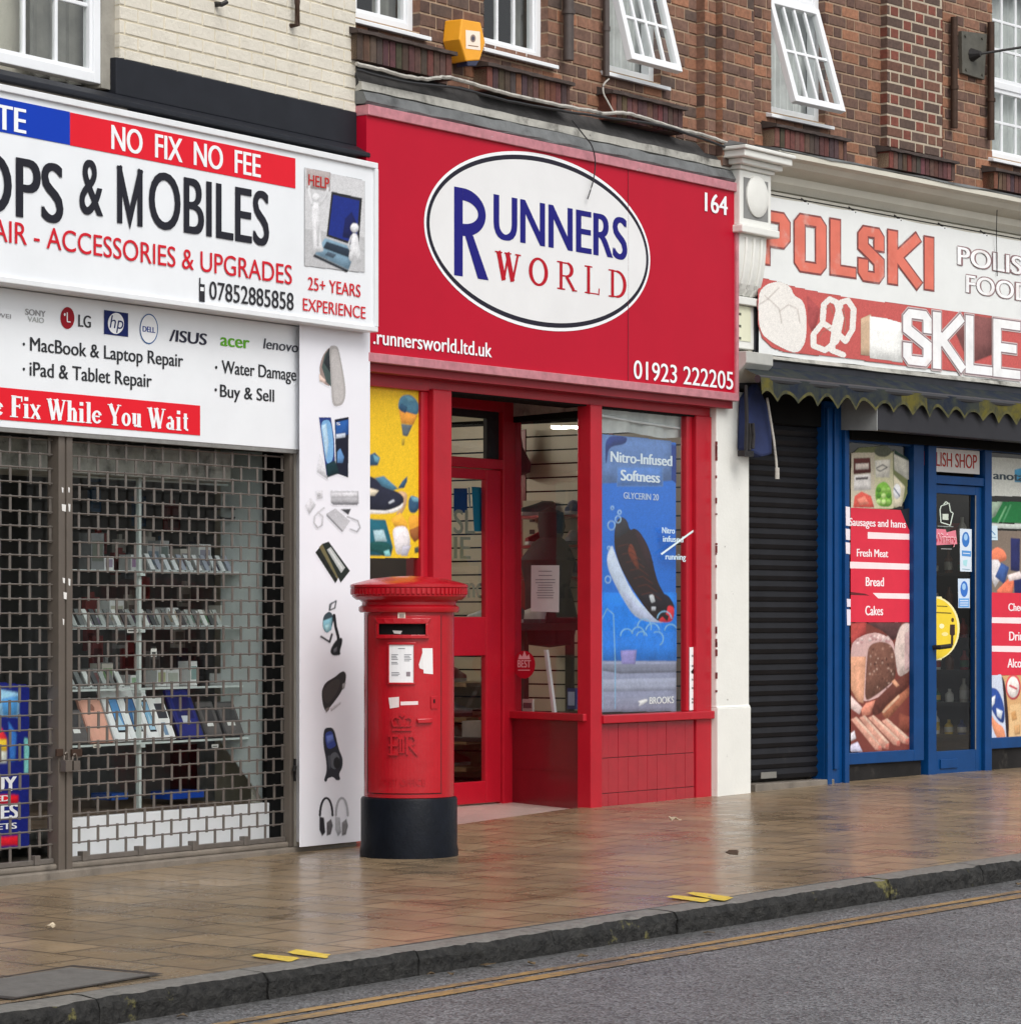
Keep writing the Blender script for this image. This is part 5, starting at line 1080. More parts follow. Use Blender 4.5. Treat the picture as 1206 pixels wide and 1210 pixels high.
# ================================================================== red shop front
YF = .02                                                 # front face of the joinery
rf = thing('red_shopfront', 'red painted shopfront with a recessed door under the red sign', 'shopfront', R, (2, 0, .06))
def rbox(m, x0, x1, y0, y1, z0, z1, mt=None): m.box(x0, x1, y0, y1, z0, z1, mt)
def fl(x): return .03 + max(0, min(1, x/3.8))*.075        # floor line rises with the street
ZH = R.z(700, 481)                                       # head of the glass
ZHD = 2.83
dD = -.85                                                # door plane
xs_ = R.s(842)                                           # right end
x511, x533 = R.s(511), R.s(532.5)
m = MB(R, REDP)
m.box(-.30, x511, YF, YF+.09, ZH-.0, ZHD); m.box(x511, xs_, YF+.003, YF+.087, ZH+.015, ZHD)          # head
m.build('head_rail', rf, bevel=.004)
m = MB(R, REDP); m.box(x511, x533, YF-.03, YF+.07, fl(.6)-.05, ZH+.015); m.box(x511-.07, x511, YF+.012, YF+.07, .62, ZH); m.build('post', rf, bevel=.008)
zs_ = R.z(770, 843); zsb = zs_ - .055
m = MB(R, REDP); x24 = R.s(824); m.box(x24, xs_, YF-.012, YF+.08, fl(3.8)-.08, ZH+.015); m.box(x24-.075, x24, YF+.02, YF+.075, zs_, ZH+.013); m.build('post', rf, bevel=.008)
# corner post with two faces
x697, x710 = R.s(696.5), R.s(710)
# angled window between the corner post and the door jamb
A0 = Vector((R.s(603, dD), -dD)); B0 = Vector((x697, YF)); AV = (A0-B0); AL = AV.length; AV /= AL; AN = Vector((AV.y, -AV.x))   # from the corner back to the door
AF = Fr(O=tuple((R.M @ Vector((B0.x, B0.y, 0)))[:2]), a=R.a + math.atan2(-AV.y, -AV.x))
m = MB(R, REDP); m.box(x697, x710, YF-.03, YF+.08, fl(2.3)-.08, ZH+.015); m.build('corner_post', rf, bevel=.006)
def onA(x, y, d=0): return AF.q(x, y, d)
al = -AL; xa_ = AF.s(683)
m = MB(AF, REDP); m.box(xa_, -.002, .0, .07, fl(2.2)-.06, ZH+.01); m.build('corner_post', rf, bevel=.006)
m = MB(AF, REDP); xj = AF.s(603.5); m.box(al-.02, xj, -.01, .09, .04, ZHD); m.build('door_jamb', rf, bevel=.006)
zas = AF.z(690, 843.5)
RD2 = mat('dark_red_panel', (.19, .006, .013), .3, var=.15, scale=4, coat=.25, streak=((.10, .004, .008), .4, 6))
m = MB(AF, REDP); m.box(al, -.004, -.03, .05, zas-.05, zas); m.build('sill', rf, bevel=.006)
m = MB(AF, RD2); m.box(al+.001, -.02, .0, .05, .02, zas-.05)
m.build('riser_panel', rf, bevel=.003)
m = MB(AF, RD2)
for zz_ in (.33, .55): m.box(al+.05, -.05, -.0025, .0, zz_, zz_+.004)
m.build('riser_joint', rf)
m = MB(AF, GLASS); zat = AF.z(640, 488); m.face([(al, .03, zas), (-.01, .03, zas), (-.01, .03, ZH+.1), (al, .03, ZH+.1)]); m.build('angled_pane', rf)
m = MB(AF, BLACKV); m.box(al, xa_, .012, .05, AF.z(640, 496), AF.z(640, 489)); m.build('glazing_bar', rf)
m = MB(AF, PALEBOARD); m.box(al, xa_, .012, .045, AF.z(640, 489)+.001, ZH+.08); m.build('blind_edge', rf)
# door set: frame, transom light, door
xdr = R.s(592, dD); xdl = xdr - .86; YD = -dD
ztr0, ztr1 = R.z(560, 553, dD), R.z(560, 541, dD)
m = MB(R, REDP); m.box(xdr, A0.x+.04, YD-.02, YD+.08, .05, ZHD); m.box(xdl-.09, xdl, YD-.02, YD+.08, .05, ZHD); m.box(xdl, xdr, YD-.018, YD+.078, ztr0, ztr1); m.box(xdl, xdr, YD-.017, YD+.077, R.z(560, 484, dD), ZHD); m.build('door_frame', rf, bevel=.006)
m = MB(R, IRON); zt_ = R.z(560, 484, dD); xt = R.s(583, dD)
m.box(xdl+.03, xdr, YD+.02, YD+.05, zt_-.05, zt_); m.box(xt-.05, xdr, YD+.02, YD+.05, ztr1, zt_-.05); m.build('transom_frame', rf)
m = MB(R, GLASS); m.face([(xdl, YD+.035, ztr1), (xdr, YD+.035, ztr1), (xdr, YD+.035, zt_), (xdl, YD+.035, zt_)]); m.build('transom_pane', rf)
m = MB(R, REDP); gx1 = R.s(574.5, dD); gx0 = xdl+.14; zd = [R.z(560, y, dD) for y in (950, 924, 775, 729, 566)]; zdt = ztr0-.004; zd[0] = R.z(575, 949, dD)
m.box(xdl+.003, gx0, YD, YD+.045, zd[0], zdt); m.box(gx1, xdr-.003, YD, YD+.045, zd[0], zdt)
for a, b in ((zd[0], zd[1]), (zd[2], zd[3]), (zd[4], zdt)): m.box(gx0, gx1, YD+.002, YD+.043, a, b)
dr = m.build('door', rf, bevel=.006)
m = MB(R, GLASS)
for a, b in ((zd[1], zd[2]), (zd[3], zd[4])): m.face([(gx0, YD+.02, a), (gx1, YD+.02, a), (gx1, YD+.02, b), (gx0, YD+.02, b)])
m.build('door_glass', dr)
m = MB(R, IRON); m.box(gx0-.09, gx0-.06, YD-.03, YD-.001, zd[2]+.05, zd[2]+.25); m.build('handle', dr, bevel=.006)
# left splayed window (turned away) and left display window
m = MB(R, REDP); m.hexa([(x533-.06, YF+.06, .03), (x533, YF+.06, .03), (xdl-.05, YD, .03), (xdl-.11, YD, .03)], [(x533-.06, YF+.06, .6), (x533, YF+.06, .6), (xdl-.05, YD, .6), (xdl-.11, YD, .6)]); m.box(-.30, x511, YF, YF+.09, -.02, .62); m.box(-.30, x511, YF-.03, YF+.09, .62, .68); m.build('splayed_riser', rf, bevel=.004)
m = MB(R, GLASS); m.face([(x533-.03, YF+.06, .6), (xdl-.08, YD, .6), (xdl-.08, YD, ZHD), (x533-.03, YF+.06, ZHD)]); m.face([(-.3, YF+.045, .66), (x511, YF+.045, .66), (x511, YF+.045, ZH), (-.3, YF+.045, ZH)]); m.build('splayed_pane', rf)
# right display window: sill, glazed tile riser, pane
m = MB(R, REDP); m.box(x710-.002, xs_-.012, YF-.045, YF+.08, zsb, zs_); m.build('sill', rf, bevel=.006)
TILE = mat('red_glazed_tile', (.36, .010, .022), .2, var=.12, scale=7, coat=.5, streak=((.50, .05, .07), .25, 9), blotch=((.2, .008, .012), .12, 9))
m = MB(R, TILE); zt0 = fl(3)-.06; tz = [zt0, R.z(770, 934), R.z(770, 893), zsb-.003]; n = 10
m.box(x710, x24+.02, YF+.012, YF+.07, zt0, zsb-.002, mat('red_tile_joint', (.20, .02, .025), .5, var=.2, scale=20))
for a, b in zip(tz[:-1], tz[1:]):
    for i in range(n): xa = x710+.003+(x24-.01-x710)*i/n; xb = x710+.0005+(x24-.01-x710)*(i+1)/n; j = random.uniform(-.0012, .0012); m.box(xa, xb, YF+.002+j, YF+.02, a+.003, b-.002)
m.build('tiled_riser', rf, bevel=.0015)
m = MB(R, GLASS); m.face([(x710, YF+.045, zs_), (x24, YF+.045, zs_), (x24, YF+.045, ZH+.01), (x710, YF+.045, ZH+.01)]); m.build('display_pane', rf)
# recess floor and ceiling, shop room
m = MB(R, mat('pale_step_tile', S(176, 160, 152), .3, var=.15, scale=7, dirt=((.16, .12, .10), .35, 4), bump=.002)); zf = lambda x: fl(x)+.005
m.mesh([(x533-.3, -.01, .035+.005), (x710, -.01, fl(x710)+.008), (A0.x+.1, YD+.1, .098), (xdl-.2, YD+.1, .098)], [(0, 1, 2, 3)])
m.mesh([(x533-.3, -.01, .043), (x710, -.01, fl(x710)+.008), (x710, -.01, -.1), (x533-.3, -.01, -.1)], [(0, 1, 2, 3)]); m.build('recess_floor', rf, recalc=False)
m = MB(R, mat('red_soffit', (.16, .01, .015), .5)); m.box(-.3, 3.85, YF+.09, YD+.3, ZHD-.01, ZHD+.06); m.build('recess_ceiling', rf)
CREAMW = mat('shop_cream_wall', S(196, 186, 164), .7, var=.06, scale=3)
m = MB(R, CREAMW); X1 = 3.84; shell(m, -.5, X1+.03, YF+.1, 5.0, .05, ZHD+.055); m.build('shop_room', rf)
# slatted display wall down the right hand side, with red uprights
SLAT = mat('slatwall_board', S(206, 196, 174), .5, var=.08, scale=3)
m = MB(R, BLACKV); m.box(X1-.002, X1+.02, YF+.12, 4.6, .15, ZHD-.02); m.build('slatwall_backing', rf)
m = MB(R, SLAT); z = .18
while z < ZHD-.1: m.box(X1-.022, X1-.003, YF+.13, 4.55, z, z+.088); z += .1
m.build('slatwall', rf)
m = MB(R, mat('red_upright', (.22, .02, .02), .4))
for yy in (.85, 1.62, 2.4, 3.2): m.box(X1-.03, X1-.021, yy, yy+.035, .2, ZHD-.1)
m.build('slatwall_upright', rf)
m = MB(R, mat('brown_cupboard', S(92, 72, 54), .5, var=.15, scale=3)); m.box(X1-.62, X1-.03, 2.62, 3.3, .11, R.qs(600, 515, X1-.6)[1]); m.build('tall_cupboard', rf)
m = MB(R, WOODF); m.box(-.45, X1, YD+.09, 4.95, .08, .1); m.box(A0.x+.06, X1-.03, YF+.08, 1.0, zs_-.06, zs_-.012); m.box(-.28, x511, YF+.08, .8, .56, .6); m.build('shop_floor', rf)
# yellow and blue posters in the windows
def poster(name, label, fr, corner, fn, clip=None):
    s_, z_ = corner; o = thing(name, label, 'poster', fr, (s_, 0, z_)); m = Painter(fr, .0048, clip=clip); fn(m); m.build('sheet', o); return o
a7 = A((430, 440), 4.655)
def yp(m):
    d = -.055; Y1 = S(232, 190, 40)
    m.art(a7((-60,52),(382,86),(382,1022),(-60,1024)), d, Y1)
    e = d + .0008; B1, B2, B3 = S(78, 126, 150), S(50, 84, 112), S(106, 158, 178)
    m.art(a7((186,190),(195,145),(215,125),(255,122),(290,150),(306,190),(296,235),(250,235),(205,215)), e, B1); m.art(a7((190,195),(206,170),(240,190),(230,225),(206,214)), e+.0005, B2); m.art(a7((215,130),(250,128),(285,155),(250,165)), e+.0005, B3)
    m.art(a7((192,205),(296,236),(270,290),(205,280)), e, S(222, 150, 60)); m.art(a7((205,282),(268,290),(240,352),(214,348)), e, S(92, 104, 112)); m.art(a7((208,368),(226,362),(222,400),(208,402)), e, S(180, 150, 50))
    m.art(a7((30,455),(60,440),(88,470),(76,512),(30,515)), e, B2); m.art(a7((50,450),(88,470),(80,500),(60,490)), e+.0005, B3)
    # running shoe
    m.art(a7((-40,560),(40,570),(90,600),(150,640),(200,665),(222,690),(215,735),(170,768),(90,772),(-40,760)), e+.001, S(40, 42, 58)); m.art(a7((-40,752),(60,758),(130,762),(200,735),(218,712),(214,745),(160,778),(-40,778)), e+.0015, S(234, 230, 226)); m.art(a7((60,580),(110,570),(190,640),(160,650),(100,625)), e+.0015, B1); m.art(a7((135,715),(165,698),(172,710),(142,724)), e+.002, S(196, 200, 210)); m.art(a7((-30,620),(84,650),(60,680),(-30,670)), e+.002, S(226, 214, 190))
    m.art(a7((210,600),(240,570),(238,600),(222,636),(186,640)), e+.001, B2); m.art(a7((180,650),(240,660),(236,720),(215,770),(190,790),(175,780),(215,720)), e+.0008, S(206, 168, 130))
    m.art(a7((245,700),(262,675),(300,690),(310,740),(280,780),(246,765)), e+.001, B2); m.art(a7((256,680),(300,690),(304,715),(270,710)), e+.0015, B3)
    m.art(a7((310,740),(335,770),(336,830),(318,858),(306,800)), e, S(224, 158, 40)); m.art(a7((240,790),(300,780),(314,850),(306,910),(280,934),(256,900)), e+.001, S(226, 160, 56)); m.art(a7((250,868),(314,840),(308,912),(280,934),(258,905)), e+.0015, S(150, 92, 50)); m.art(a7((150,810),(200,770),(240,830),(240,870),(170,850)), e+.0008, S(230, 170, 60))
    m.art(a7((156,852),(240,842),(262,950),(215,1000),(180,1004),(168,940)), e+.002, S(228, 222, 224)); m.art(a7((215,955),(262,950),(240,1010),(205,1010)), e+.0025, S(186, 184, 196))
    m.art(a7((-40,800),(120,812),(160,960),(150,1010),(-40,1008)), e+.0008, S(34, 96, 112)); m.art(a7((52,870),(110,866),(128,930),(64,936)), e+.0014, S(170, 200, 208)); m.art(a7((30,930),(120,930),(160,960),(140,1020),(60,985),(30,985)), e+.002, S(30, 80, 78)); m.art(a7((278,965),(300,958),(306,990),(280,996)), e+.0006, S(70, 80, 70)); m.art(a7((110,985),(140,975),(150,1012),(118,1012)), e+.0024, S(130, 190, 190))
poster('window_poster', 'yellow window poster with a running shoe and ice creams beside the picture board', R, R.q(475, 659, -.055), yp)
a8, a9 = A((690, 470), 4.84), A((690, 700), 4.655)
def bp(m):
    d = -.085; b1, b2, b3 = S(44, 116, 216), S(80, 124, 196), S(30, 82, 180)
    m.art(a8((102,205),(525,255),(525,1200),(102,1200)), d, b1); m.art(a9((95,0),(510,0),(510,380),(95,380)), d+.0003, S(40, 130, 232))
    m.art(a8((102,205),(500,245),(500,475),(102,490)), d+.0008, S(100, 132, 190)); m.art(a8((122,216),(250,220),(240,265),(140,280),(130,375),(122,375)), d+.0013, S(36, 62, 140)); m.art(a8((500,268),(528,272),(528,490),(500,470)), d+.0012, S(24, 60, 140))
    m.art(a8((190,396),(450,396),(450,505),(190,505)), d+.0013, S(88, 130, 200)); m.line(a8((190,396),(450,396),(450,505),(190,505),(190,396)), .8, d+.0016, S(120, 156, 216))
    e = d + .003; w = S(226, 236, 248)
    m.text('Nitro-Infused', 721, 794, 545.5, 12.5, e, w, .04); m.text('Softness', 733, 779.5, 567.5, 12.5, e, w, .045); m.text('GLYCERIN 20', 736.5, 778, 589, 7.5, e, S(190, 208, 236), .03)
    # shoe, toe down
    m.art(a8((160,835),(175,880),(215,985),(270,1100),(340,1195),(420,1262),(470,1292),(300,1270),(215,1140),(140,990),(130,910)), e, S(206, 216, 240)); m.art(a9((205,0),(235,0),(300,80),(370,128),(440,150),(400,165),(330,158),(262,100)), e+.0004, S(200, 206, 236))
    m.art(a8((172,840),(180,720),(212,678),(248,700),(264,760),(290,745),(325,770),(380,870),(420,1050),(470,1140),(520,1195),(505,1240),(440,1290),(380,1240),(300,1130),(230,1010),(195,930)), e+.001, S(48, 34, 36))
    m.art(a9((280,0),(455,0),(500,70),(495,110),(440,100),(360,90)), e+.001, S(40, 34, 42))
    m.art(a8((180,720),(212,678),(248,700),(262,760),(215,790),(182,810)), e+.0015, S(52, 50, 60)); m.art(a8((265,830),(285,850),(310,930),(318,985),(290,960),(250,880)), e+.0015, S(126, 58, 40)); m.art(a8((290,760),(325,772),(370,870),(400,980),(360,960),(320,850)), e+.0015, S(62, 40, 44))
    for i in range(7): y = 850+i*46; m.line(a8((200+i*22,y),(250+i*22,y-12),(300+i*24,y+30)), 1.1, e+.002, S(96, 48, 38))
    for i in range(6): x, y = random.uniform(250, 400), random.uniform(900, 1150); m.line(a8((x,y),(x+30,y+22)), .9, e+.002, S(30, 26, 34))
    m.art(a9((462,70),(496,78),(500,120),(485,165),(420,165),(412,150),(456,118)), e+.002, S(220, 54, 66)); m.art(a9((360,20),(386,16),(392,50),(372,56)), e+.002, S(214, 216, 222)); m.art(a9((372,78),(398,80),(396,100),(374,100)), e+.002, S(200, 200, 210)); m.art(a8((375,1130),(395,1125),(410,1165),(390,1175)), e+.002, S(206, 206, 214)); m.art(a9((440,110),(470,130),(460,160),(430,130)), e+.0024, S(40, 32, 36))
    wv = S(150, 205, 246)
    def hoop(cx, cy, r, a0, a1, w_=1.4): m.line([(690+(cx+r*math.cos(R_(a)))/4.655, 700+(cy+r*1.15*math.sin(R_(a)))/4.655) for a in range(a0, a1+1, 20)], w_, e+.0026, wv)
    for cx, cy, r, p, q_ in ((238,240,34,180,340),(300,230,34,190,380),(335,190,38,180,380),(380,215,38,190,360),(405,255,34,240,420),(445,150,40,190,360),(480,215,34,190,330),(320,250,30,200,340)): hoop(cx, cy, r, p, q_)
    def ring(cx, cy, r): m.line([(690+(cx+r*.8*math.cos(R_(a)))/4.84, 470+(cy+r*math.sin(R_(a)))/4.84) for a in range(0, 361, 30)], 1.2, e+.0026, S(176, 210, 246))
    for cx, cy, r in ((198,695,20),(206,655,12),(160,730,26),(140,1040,20),(145,860,10),(165,630,10)): ring(cx, cy, r)
    m.line(a9((105,640),(100,150),(130,90),(165,120),(175,400),(175,640)), 1.2, e+.0026, wv)
    # grey foot of the banner
    m.art(a9((95,378),(508,378),(508,655),(95,660)), d+.001, S(150, 154, 182)); m.art(a9((95,395),(508,395),(508,440),(200,448),(95,430)), d+.0015, S(128, 130, 150)); m.art(a9((95,480),(508,470),(508,540),(95,548)), d+.0015, S(164, 168, 192)); m.art(a9((95,590),(508,560),(508,655),(95,660)), d+.0015, S(140, 144, 168)); m.art(a9((200,320),(290,318),(280,410),(210,410)), d+.0014, S(150, 140, 200))
    m.text('BROOKS', 767, 796, 832, 8, e, WHITE, .03); m.art(a9((290,600),(350,585),(352,600),(318,622),(298,626),(312,608)), e, WHITE)
poster('window_banner', 'tall blue window banner with a dark running shoe, toe down', R, R.q(755, 840, -.085), bp)
# roller blind and paper edge across the head of that window
wb_ = thing('window_blind', 'creased pale blind drawn down across the head of the blue banner window', 'blind', R, (R.s(760, -.12), .12, ZH-.2))
m = MB(R, CURT); z0_ = R.z(760, 514, -.12); n = 24; xa, xb = x710+.01, R.s(806, -.12)
for i in range(n):
    u0, u1 = xa+(xb-xa)*i/n, xa+(xb-xa)*(i+1)/n; f = lambda u: .125+.012*math.sin(u*17)+.006*math.sin(u*41)
    m.face([(u0, f(u0), z0_+.01*math.sin(u0*9)), (u1, f(u1), z0_+.01*math.sin(u1*9)), (u1, f(u1)-.01, ZH+.03), (u0, f(u0)-.01, ZH+.03)])
m.build('fabric', wb_, smooth=True)
m = MB(R, UPVC); m.tube([(xa, .105, ZH-.03), ((xa+xb)/2, .10, ZH-.06), (xb, .11, ZH-.075)], .008); m.build('rail', wb_)
# notices on the glass
def notice(name, label, fr, pts, d, col, extra=None, cat='notice', mt=PRINT, th=.0015):
    qs_ = [fr.q(x, y, d) for x, y in pts]; o = thing(name, label, cat, fr, (sum(q[0] for q in qs_)/len(qs_), -d, min(q[1] for q in qs_)))
    m = MB(fr, mt); m.prism([(a, b) for a, b in qs_], -d, -d+th, None, col); m.build('sheet', o)
    if extra: m = MB(fr, mt); extra(m, d+.0012); m.build('print', o, recalc=False)
    return o
def lines_(x0, x1, ys, c, w=1.0, seed=1, slope=0):
    def f(m, d):
        rr = random.Random(seed)
        for y in ys: k = rr.uniform(.0, .22); m.line([(x0+(x1-x0)*k*.8, y), (x1-(x1-x0)*k*.8, y+slope*(x1-x0))], w, d, c)
    return f
notice('paper_notice', 'white typed paper notice on the angled glass by the red door', AF, [(627.5, 668), (660.5, 668), (660, 723.5), (627, 722.5)], -.026, S(206, 206, 208), lines_(632, 656, [675, 680, 685, 688.5, 691.5, 694.5, 697.5, 700.5, 703.5, 706.5], S(120, 120, 126), .9, 2))
def best(m, d): m.text('BEST', 611.5, 627, 788.5, 8.5, d, S(236, 190, 196), .03); m.art([(612, 779), (614, 773), (617, 776), (619.5, 769), (622, 776), (625, 773), (626, 779)], d, S(236, 190, 196)); m.line([(612, 792), (626, 792)], 1.2, d, S(230, 170, 178))
notice('red_sticker', 'round red sticker reading BEST low on the angled glass', AF, [(606+13*(1+math.cos(R_(t))), 785.5+16.5*math.sin(R_(t))) for t in range(0, 360, 15)], -.026, S(180, 22, 44), best, 'sticker')
def strip(m, d):
    for y, k in ((775, .5), (787, .35), (794, .15), (803, .5), (813, .4), (826, .45), (830, .4)): m.line([(817, y), (826, y+1)], 2.2 if k > .3 else 4, d, (k*.6,)*3)
    m.art([(816, 794), (820, 789), (823, 792), (828, 793), (827, 796), (818, 796)], d+.0005, (.02, .02, .02))
notice('white_sticker_strip', 'tall white sticker strip at the bottom right of the blue banner window', R, [(814.5, 765), (829, 764), (829, 838), (814.5, 839.5)], -.036, S(232, 232, 234), strip, 'sticker')
def slogan(m, d):
    c = S(206, 226, 236)
    for t, x0, x1, y in (('Nitro', 782, 797, 630), ('infused', 783, 807, 640), ('running', 786, 810, 661)): m.text(t, x0, x1, y, 7, d, c, .03)
    m.line([(781, 655), (822, 625)], 2.2, d+.0006, S(220, 236, 238))
sg = thing('glass_slogan', 'pale slanted slogan lettering across the right edge of the blue banner', 'sticker', R, R.q(805, 655, -.04)[:1] + (.04,) + R.q(805, 655, -.04)[1:])
m = MB(R, PRINT); slogan(m, -.037); m.build('lettering', sg, recalc=False)
def doorart(m, d):
    m.art([(536, 577), (552, 577), (552, 606), (536, 606)], d, S(22, 52, 96)); m.art([(557, 575), (572, 576), (572, 628), (560, 628)], d, S(22, 104, 128)); m.line([(554, 576), (555, 600)], 2, d, S(120, 130, 130))
    m.text('SL', 536, 561, 630, 28, d+.0005, S(128, 128, 110), .02); m.text('IE', 536, 556, 660, 26, d+.0005, S(124, 124, 104), .02); m.text('omo', 534, 573, 706, 26, d+.0005, S(120, 120, 104), .03)
da = thing('door_poster', 'dark blue and teal poster inside the glass of the red door', 'poster', R, (R.s(553, dD-.06), YD+.06, R.z(553, 706, dD-.06)))
m = MB(R, PRINT); doorart(m, dD-.06); m.build('sheet', da, recalc=False)
# shoe displays on the slatted wall and in the window
def shoe(x, y, z, rz, c1, c2, label, grp='running shoes on display', k=1.0):
    o = thing('running_shoe', label, 'shoe', R, (x, y, z), grp, rz); F2 = Fr(O=(0, 0), a=0); F2.M = TM[o].copy()
    so = MB(F2, GOODS); n = 14; out = []
    for i in range(n):
        t = i/(n-1); X = (-.135+.27*t)*k; w = (.036+.012*math.sin(t*5.2+.4))*k*(1 if .06 < t < .94 else .6); out.append((X, w))
    ring = [(a, w) for a, w in out] + [(a, -w*.9) for a, w in reversed(out)]; m_ = len(ring)
    so.mesh([(a, b, .001+.012*k*max(0, (abs(a)/.135/k)-.7)) for a, b in ring] + [(a, b, .028*k) for a, b in ring], [tuple(range(m_-1, -1, -1)), tuple(range(m_, 2*m_))] + [(i, (i+1) % m_, (i+1) % m_+m_, i+m_) for i in range(m_)], None, c2); so.build('sole', o, smooth=True)
    up = MB(F2, GOODS); v = []; sg_ = 12
    for i, (X, w) in enumerate(out):
        t = i/(n-1); h = (.085 if t < .35 else .085-.055*((t-.35)/.65)**.8)*k*(.8 if t < .04 else 1)
        v += [(X+(-.012*k*math.sin(math.pi*j/sg_) if t < .1 else 0), w*.95*math.cos(math.pi*j/sg_), .026*k + h*math.sin(math.pi*j/sg_)**.7) for j in range(sg_+1)]
    s1 = sg_+1; up.mesh(v, [(i*s1+j, (i+1)*s1+j, (i+1)*s1+j+1, i*s1+j+1) for i in range(n-1) for j in range(sg_)] + [tuple(range(s1)), tuple(range((n-1)*s1+sg_, (n-1)*s1-1, -1))], None, c1); up.build('upper', o, smooth=True)
def rshelf(y0, y1, z, name_l, dep=.26):
    m = MB(R, mat('red_shelf', (.30, .02, .025), .4)); m.box(X1-.03-dep, X1-.024, y0, y1, z-.02, z); m.build('shoe_shelf', label=name_l, cat='shelf', group='red shelves on the slatted wall')
pal_s = [(S(30, 30, 34), S(200, 200, 200)), (S(150, 40, 50), S(220, 220, 220)), (S(40, 60, 110), S(190, 190, 190)), (S(170, 170, 172), S(90, 90, 96)), (S(40, 90, 90), S(210, 210, 206)), (S(200, 196, 190), S(60, 60, 64))]
yA, zA = R.qs(676, 610, X1); yB, zB = R.qs(676, 645, X1); yC, zC = R.qs(676, 682, X1)
for i, (zz_, lb, lb2) in enumerate(((zA, 'red shelf on the slatted wall, highest of the three by the corner post', 'running shoe on the highest red shelf'), (zB, 'red shelf on the slatted wall, middle of the three by the corner post', 'running shoe on the middle red shelf'), (zC, 'red shelf on the slatted wall, lowest of the three by the corner post', 'running shoe on the lowest red shelf'))):
    rshelf(.65, 1.55, zz_, lb)
    for j in range(3): c = pal_s[(i*3+j*2) % 6]; shoe(X1-.16, .82+j*.3, zz_+.001, R_(random.uniform(150, 210)), *c, lb2)
def hang(y, z0, z1, w, name, label, cat, fn):             # flat thing on the slatted wall
    m = MB(R, PRINT); m.box(X1-.045, X1-.03, y, y+w, z0, z1, None, S(176, 170, 150)); fn(m); m.build(name, label=label, cat=cat)
yh, zh1 = R.qs(622, 592, X1); yh2, zh0 = R.qs(644, 662, X1); w_h = abs(yh-yh2)
def shp(m):
    for k, c in ((.12, .16), (.32, .05), (.52, .03), (.72, .14), (.88, .10)): zc_ = zh1-(zh1-zh0)*k; m.box(X1-.047, X1-.0455, min(yh, yh2)+.06, max(yh, yh2)-.06, zc_-.018, zc_+.014, None, (c, c, c*.9))
hang(min(yh, yh2), zh0, zh1, w_h, 'shoe_chart', 'pale strip of shoe pictures hanging on the slatted wall', 'poster', shp)
yb2, zb2 = R.qs(625, 530, X1); m = MB(R, mat('maroon_cloth', S(92, 40, 56), .8, var=.3, scale=14)); m.lathe([(.001, .34), (.03, .33), (.05, .2), (.11, .08), (.10, .02), (.05, 0), (.001, 0)], X1-.16, yb2, seg=14); m.v = [(x, y, z+zb2-.2) for x, y, z in m.v]; m.build('hanging_bag', smooth=True, label='maroon bag hanging on the slatted wall behind the angled glass', cat='bag')
# black figure of stacked kit and the bench inside the angled window
def inside(x, y, sx): yy, zz_ = R.qs(x, y, sx); return (sx, yy, zz_)
m = MB(R, mat('black_cloth', (.014, .014, .016), .8, var=.4, scale=8)); m.lathe([(.001, .0), (.16, .02), (.19, .2), (.16, .45), (.2, .62), (.12, .75), (.08, .78), (.10, .86), (.09, .96), (.001, 1.0)], 3.45, 1.15, seg=18); zz_ = R.qs(676, 640, 3.45)[1]; m.v = [(x+.03*math.sin(z*9), y, z+zz_-.75) for x, y, z in m.v]; m.build('dressed_bust', smooth=True, label='dark clothed display bust behind the corner post of the red shop', cat='mannequin')
m = MB(R, mat('dark_bench', (.03, .028, .028), .5)); zt_ = AF.z(640, 733)-.02; m.box(2.45, 3.6, .95, 1.5, zt_-.05, zt_); m.box(2.5, 2.55, 1.0, 1.05, .1, zt_-.05); m.box(3.5, 3.55, 1.0, 1.05, .1, zt_-.05); m.box(2.5, 2.55, 1.4, 1.45, .1, zt_-.05); m.box(3.5, 3.55, 1.4, 1.45, .1, zt_-.05); m.box(2.55, 3.5, .97, 1.48, .5, .53); m.build('display_bench', label='dark display bench behind the paper notice', cat='bench', bevel=.004)
for i in range(4): shoe(2.65+i*.26, 1.15, zt_+.001, R_(random.uniform(60, 120)), *pal_s[(i+3) % 6], 'running shoe standing on the dark display bench')
for i in range(5):
    a = 2.62+i*.19; h = random.uniform(.10, .14); c = random.choice([S(176, 170, 160), S(60, 60, 64), S(150, 50, 50), S(200, 200, 196)])
    m = MB(R, GOODS); m.box(a, a+.17, 1.02, 1.3, .531, .531+h, None, c); m.box(a+.03, a+.14, 1.018, 1.02, .55, .55+h*.5, None, S(220, 220, 214)); m.build('shoe_box', label='shoe box on the lower shelf of the dark display bench', cat='box', group='shoe boxes on the bench shelf')
lt = thing('fill_tube_light', 'added fill light tube under the ceiling deep inside the red shop', 'fill lamp', R, (2.05, 2.75, 2.76))  # added lamp that brightens the slatted wall behind the glass
lm = bpy.data.materials.new('fill_tube_glow'); lm.use_nodes = True; lb = lm.node_tree.nodes['Principled BSDF']; lb.inputs['Emission Color'].default_value = (1, .93, .82, 1); lb.inputs['Emission Strength'].default_value = 95
yt_, ztl = 2.75, 2.78
m = MB(R, lm); m.tube([(1.1, yt_, ztl), (3.0, yt_, ztl)], .012); m.build('tube', lt)
m = MB(R, UPVC); m.box(1.08, 3.02, yt_-.02, yt_+.02, ztl+.016, ztl+.04); m.box(1.08, 1.1, yt_-.014, yt_+.014, ztl-.014, ztl+.016); m.box(3.0, 3.02, yt_-.014, yt_+.014, ztl-.014, ztl+.016); m.build('fitting', lt)
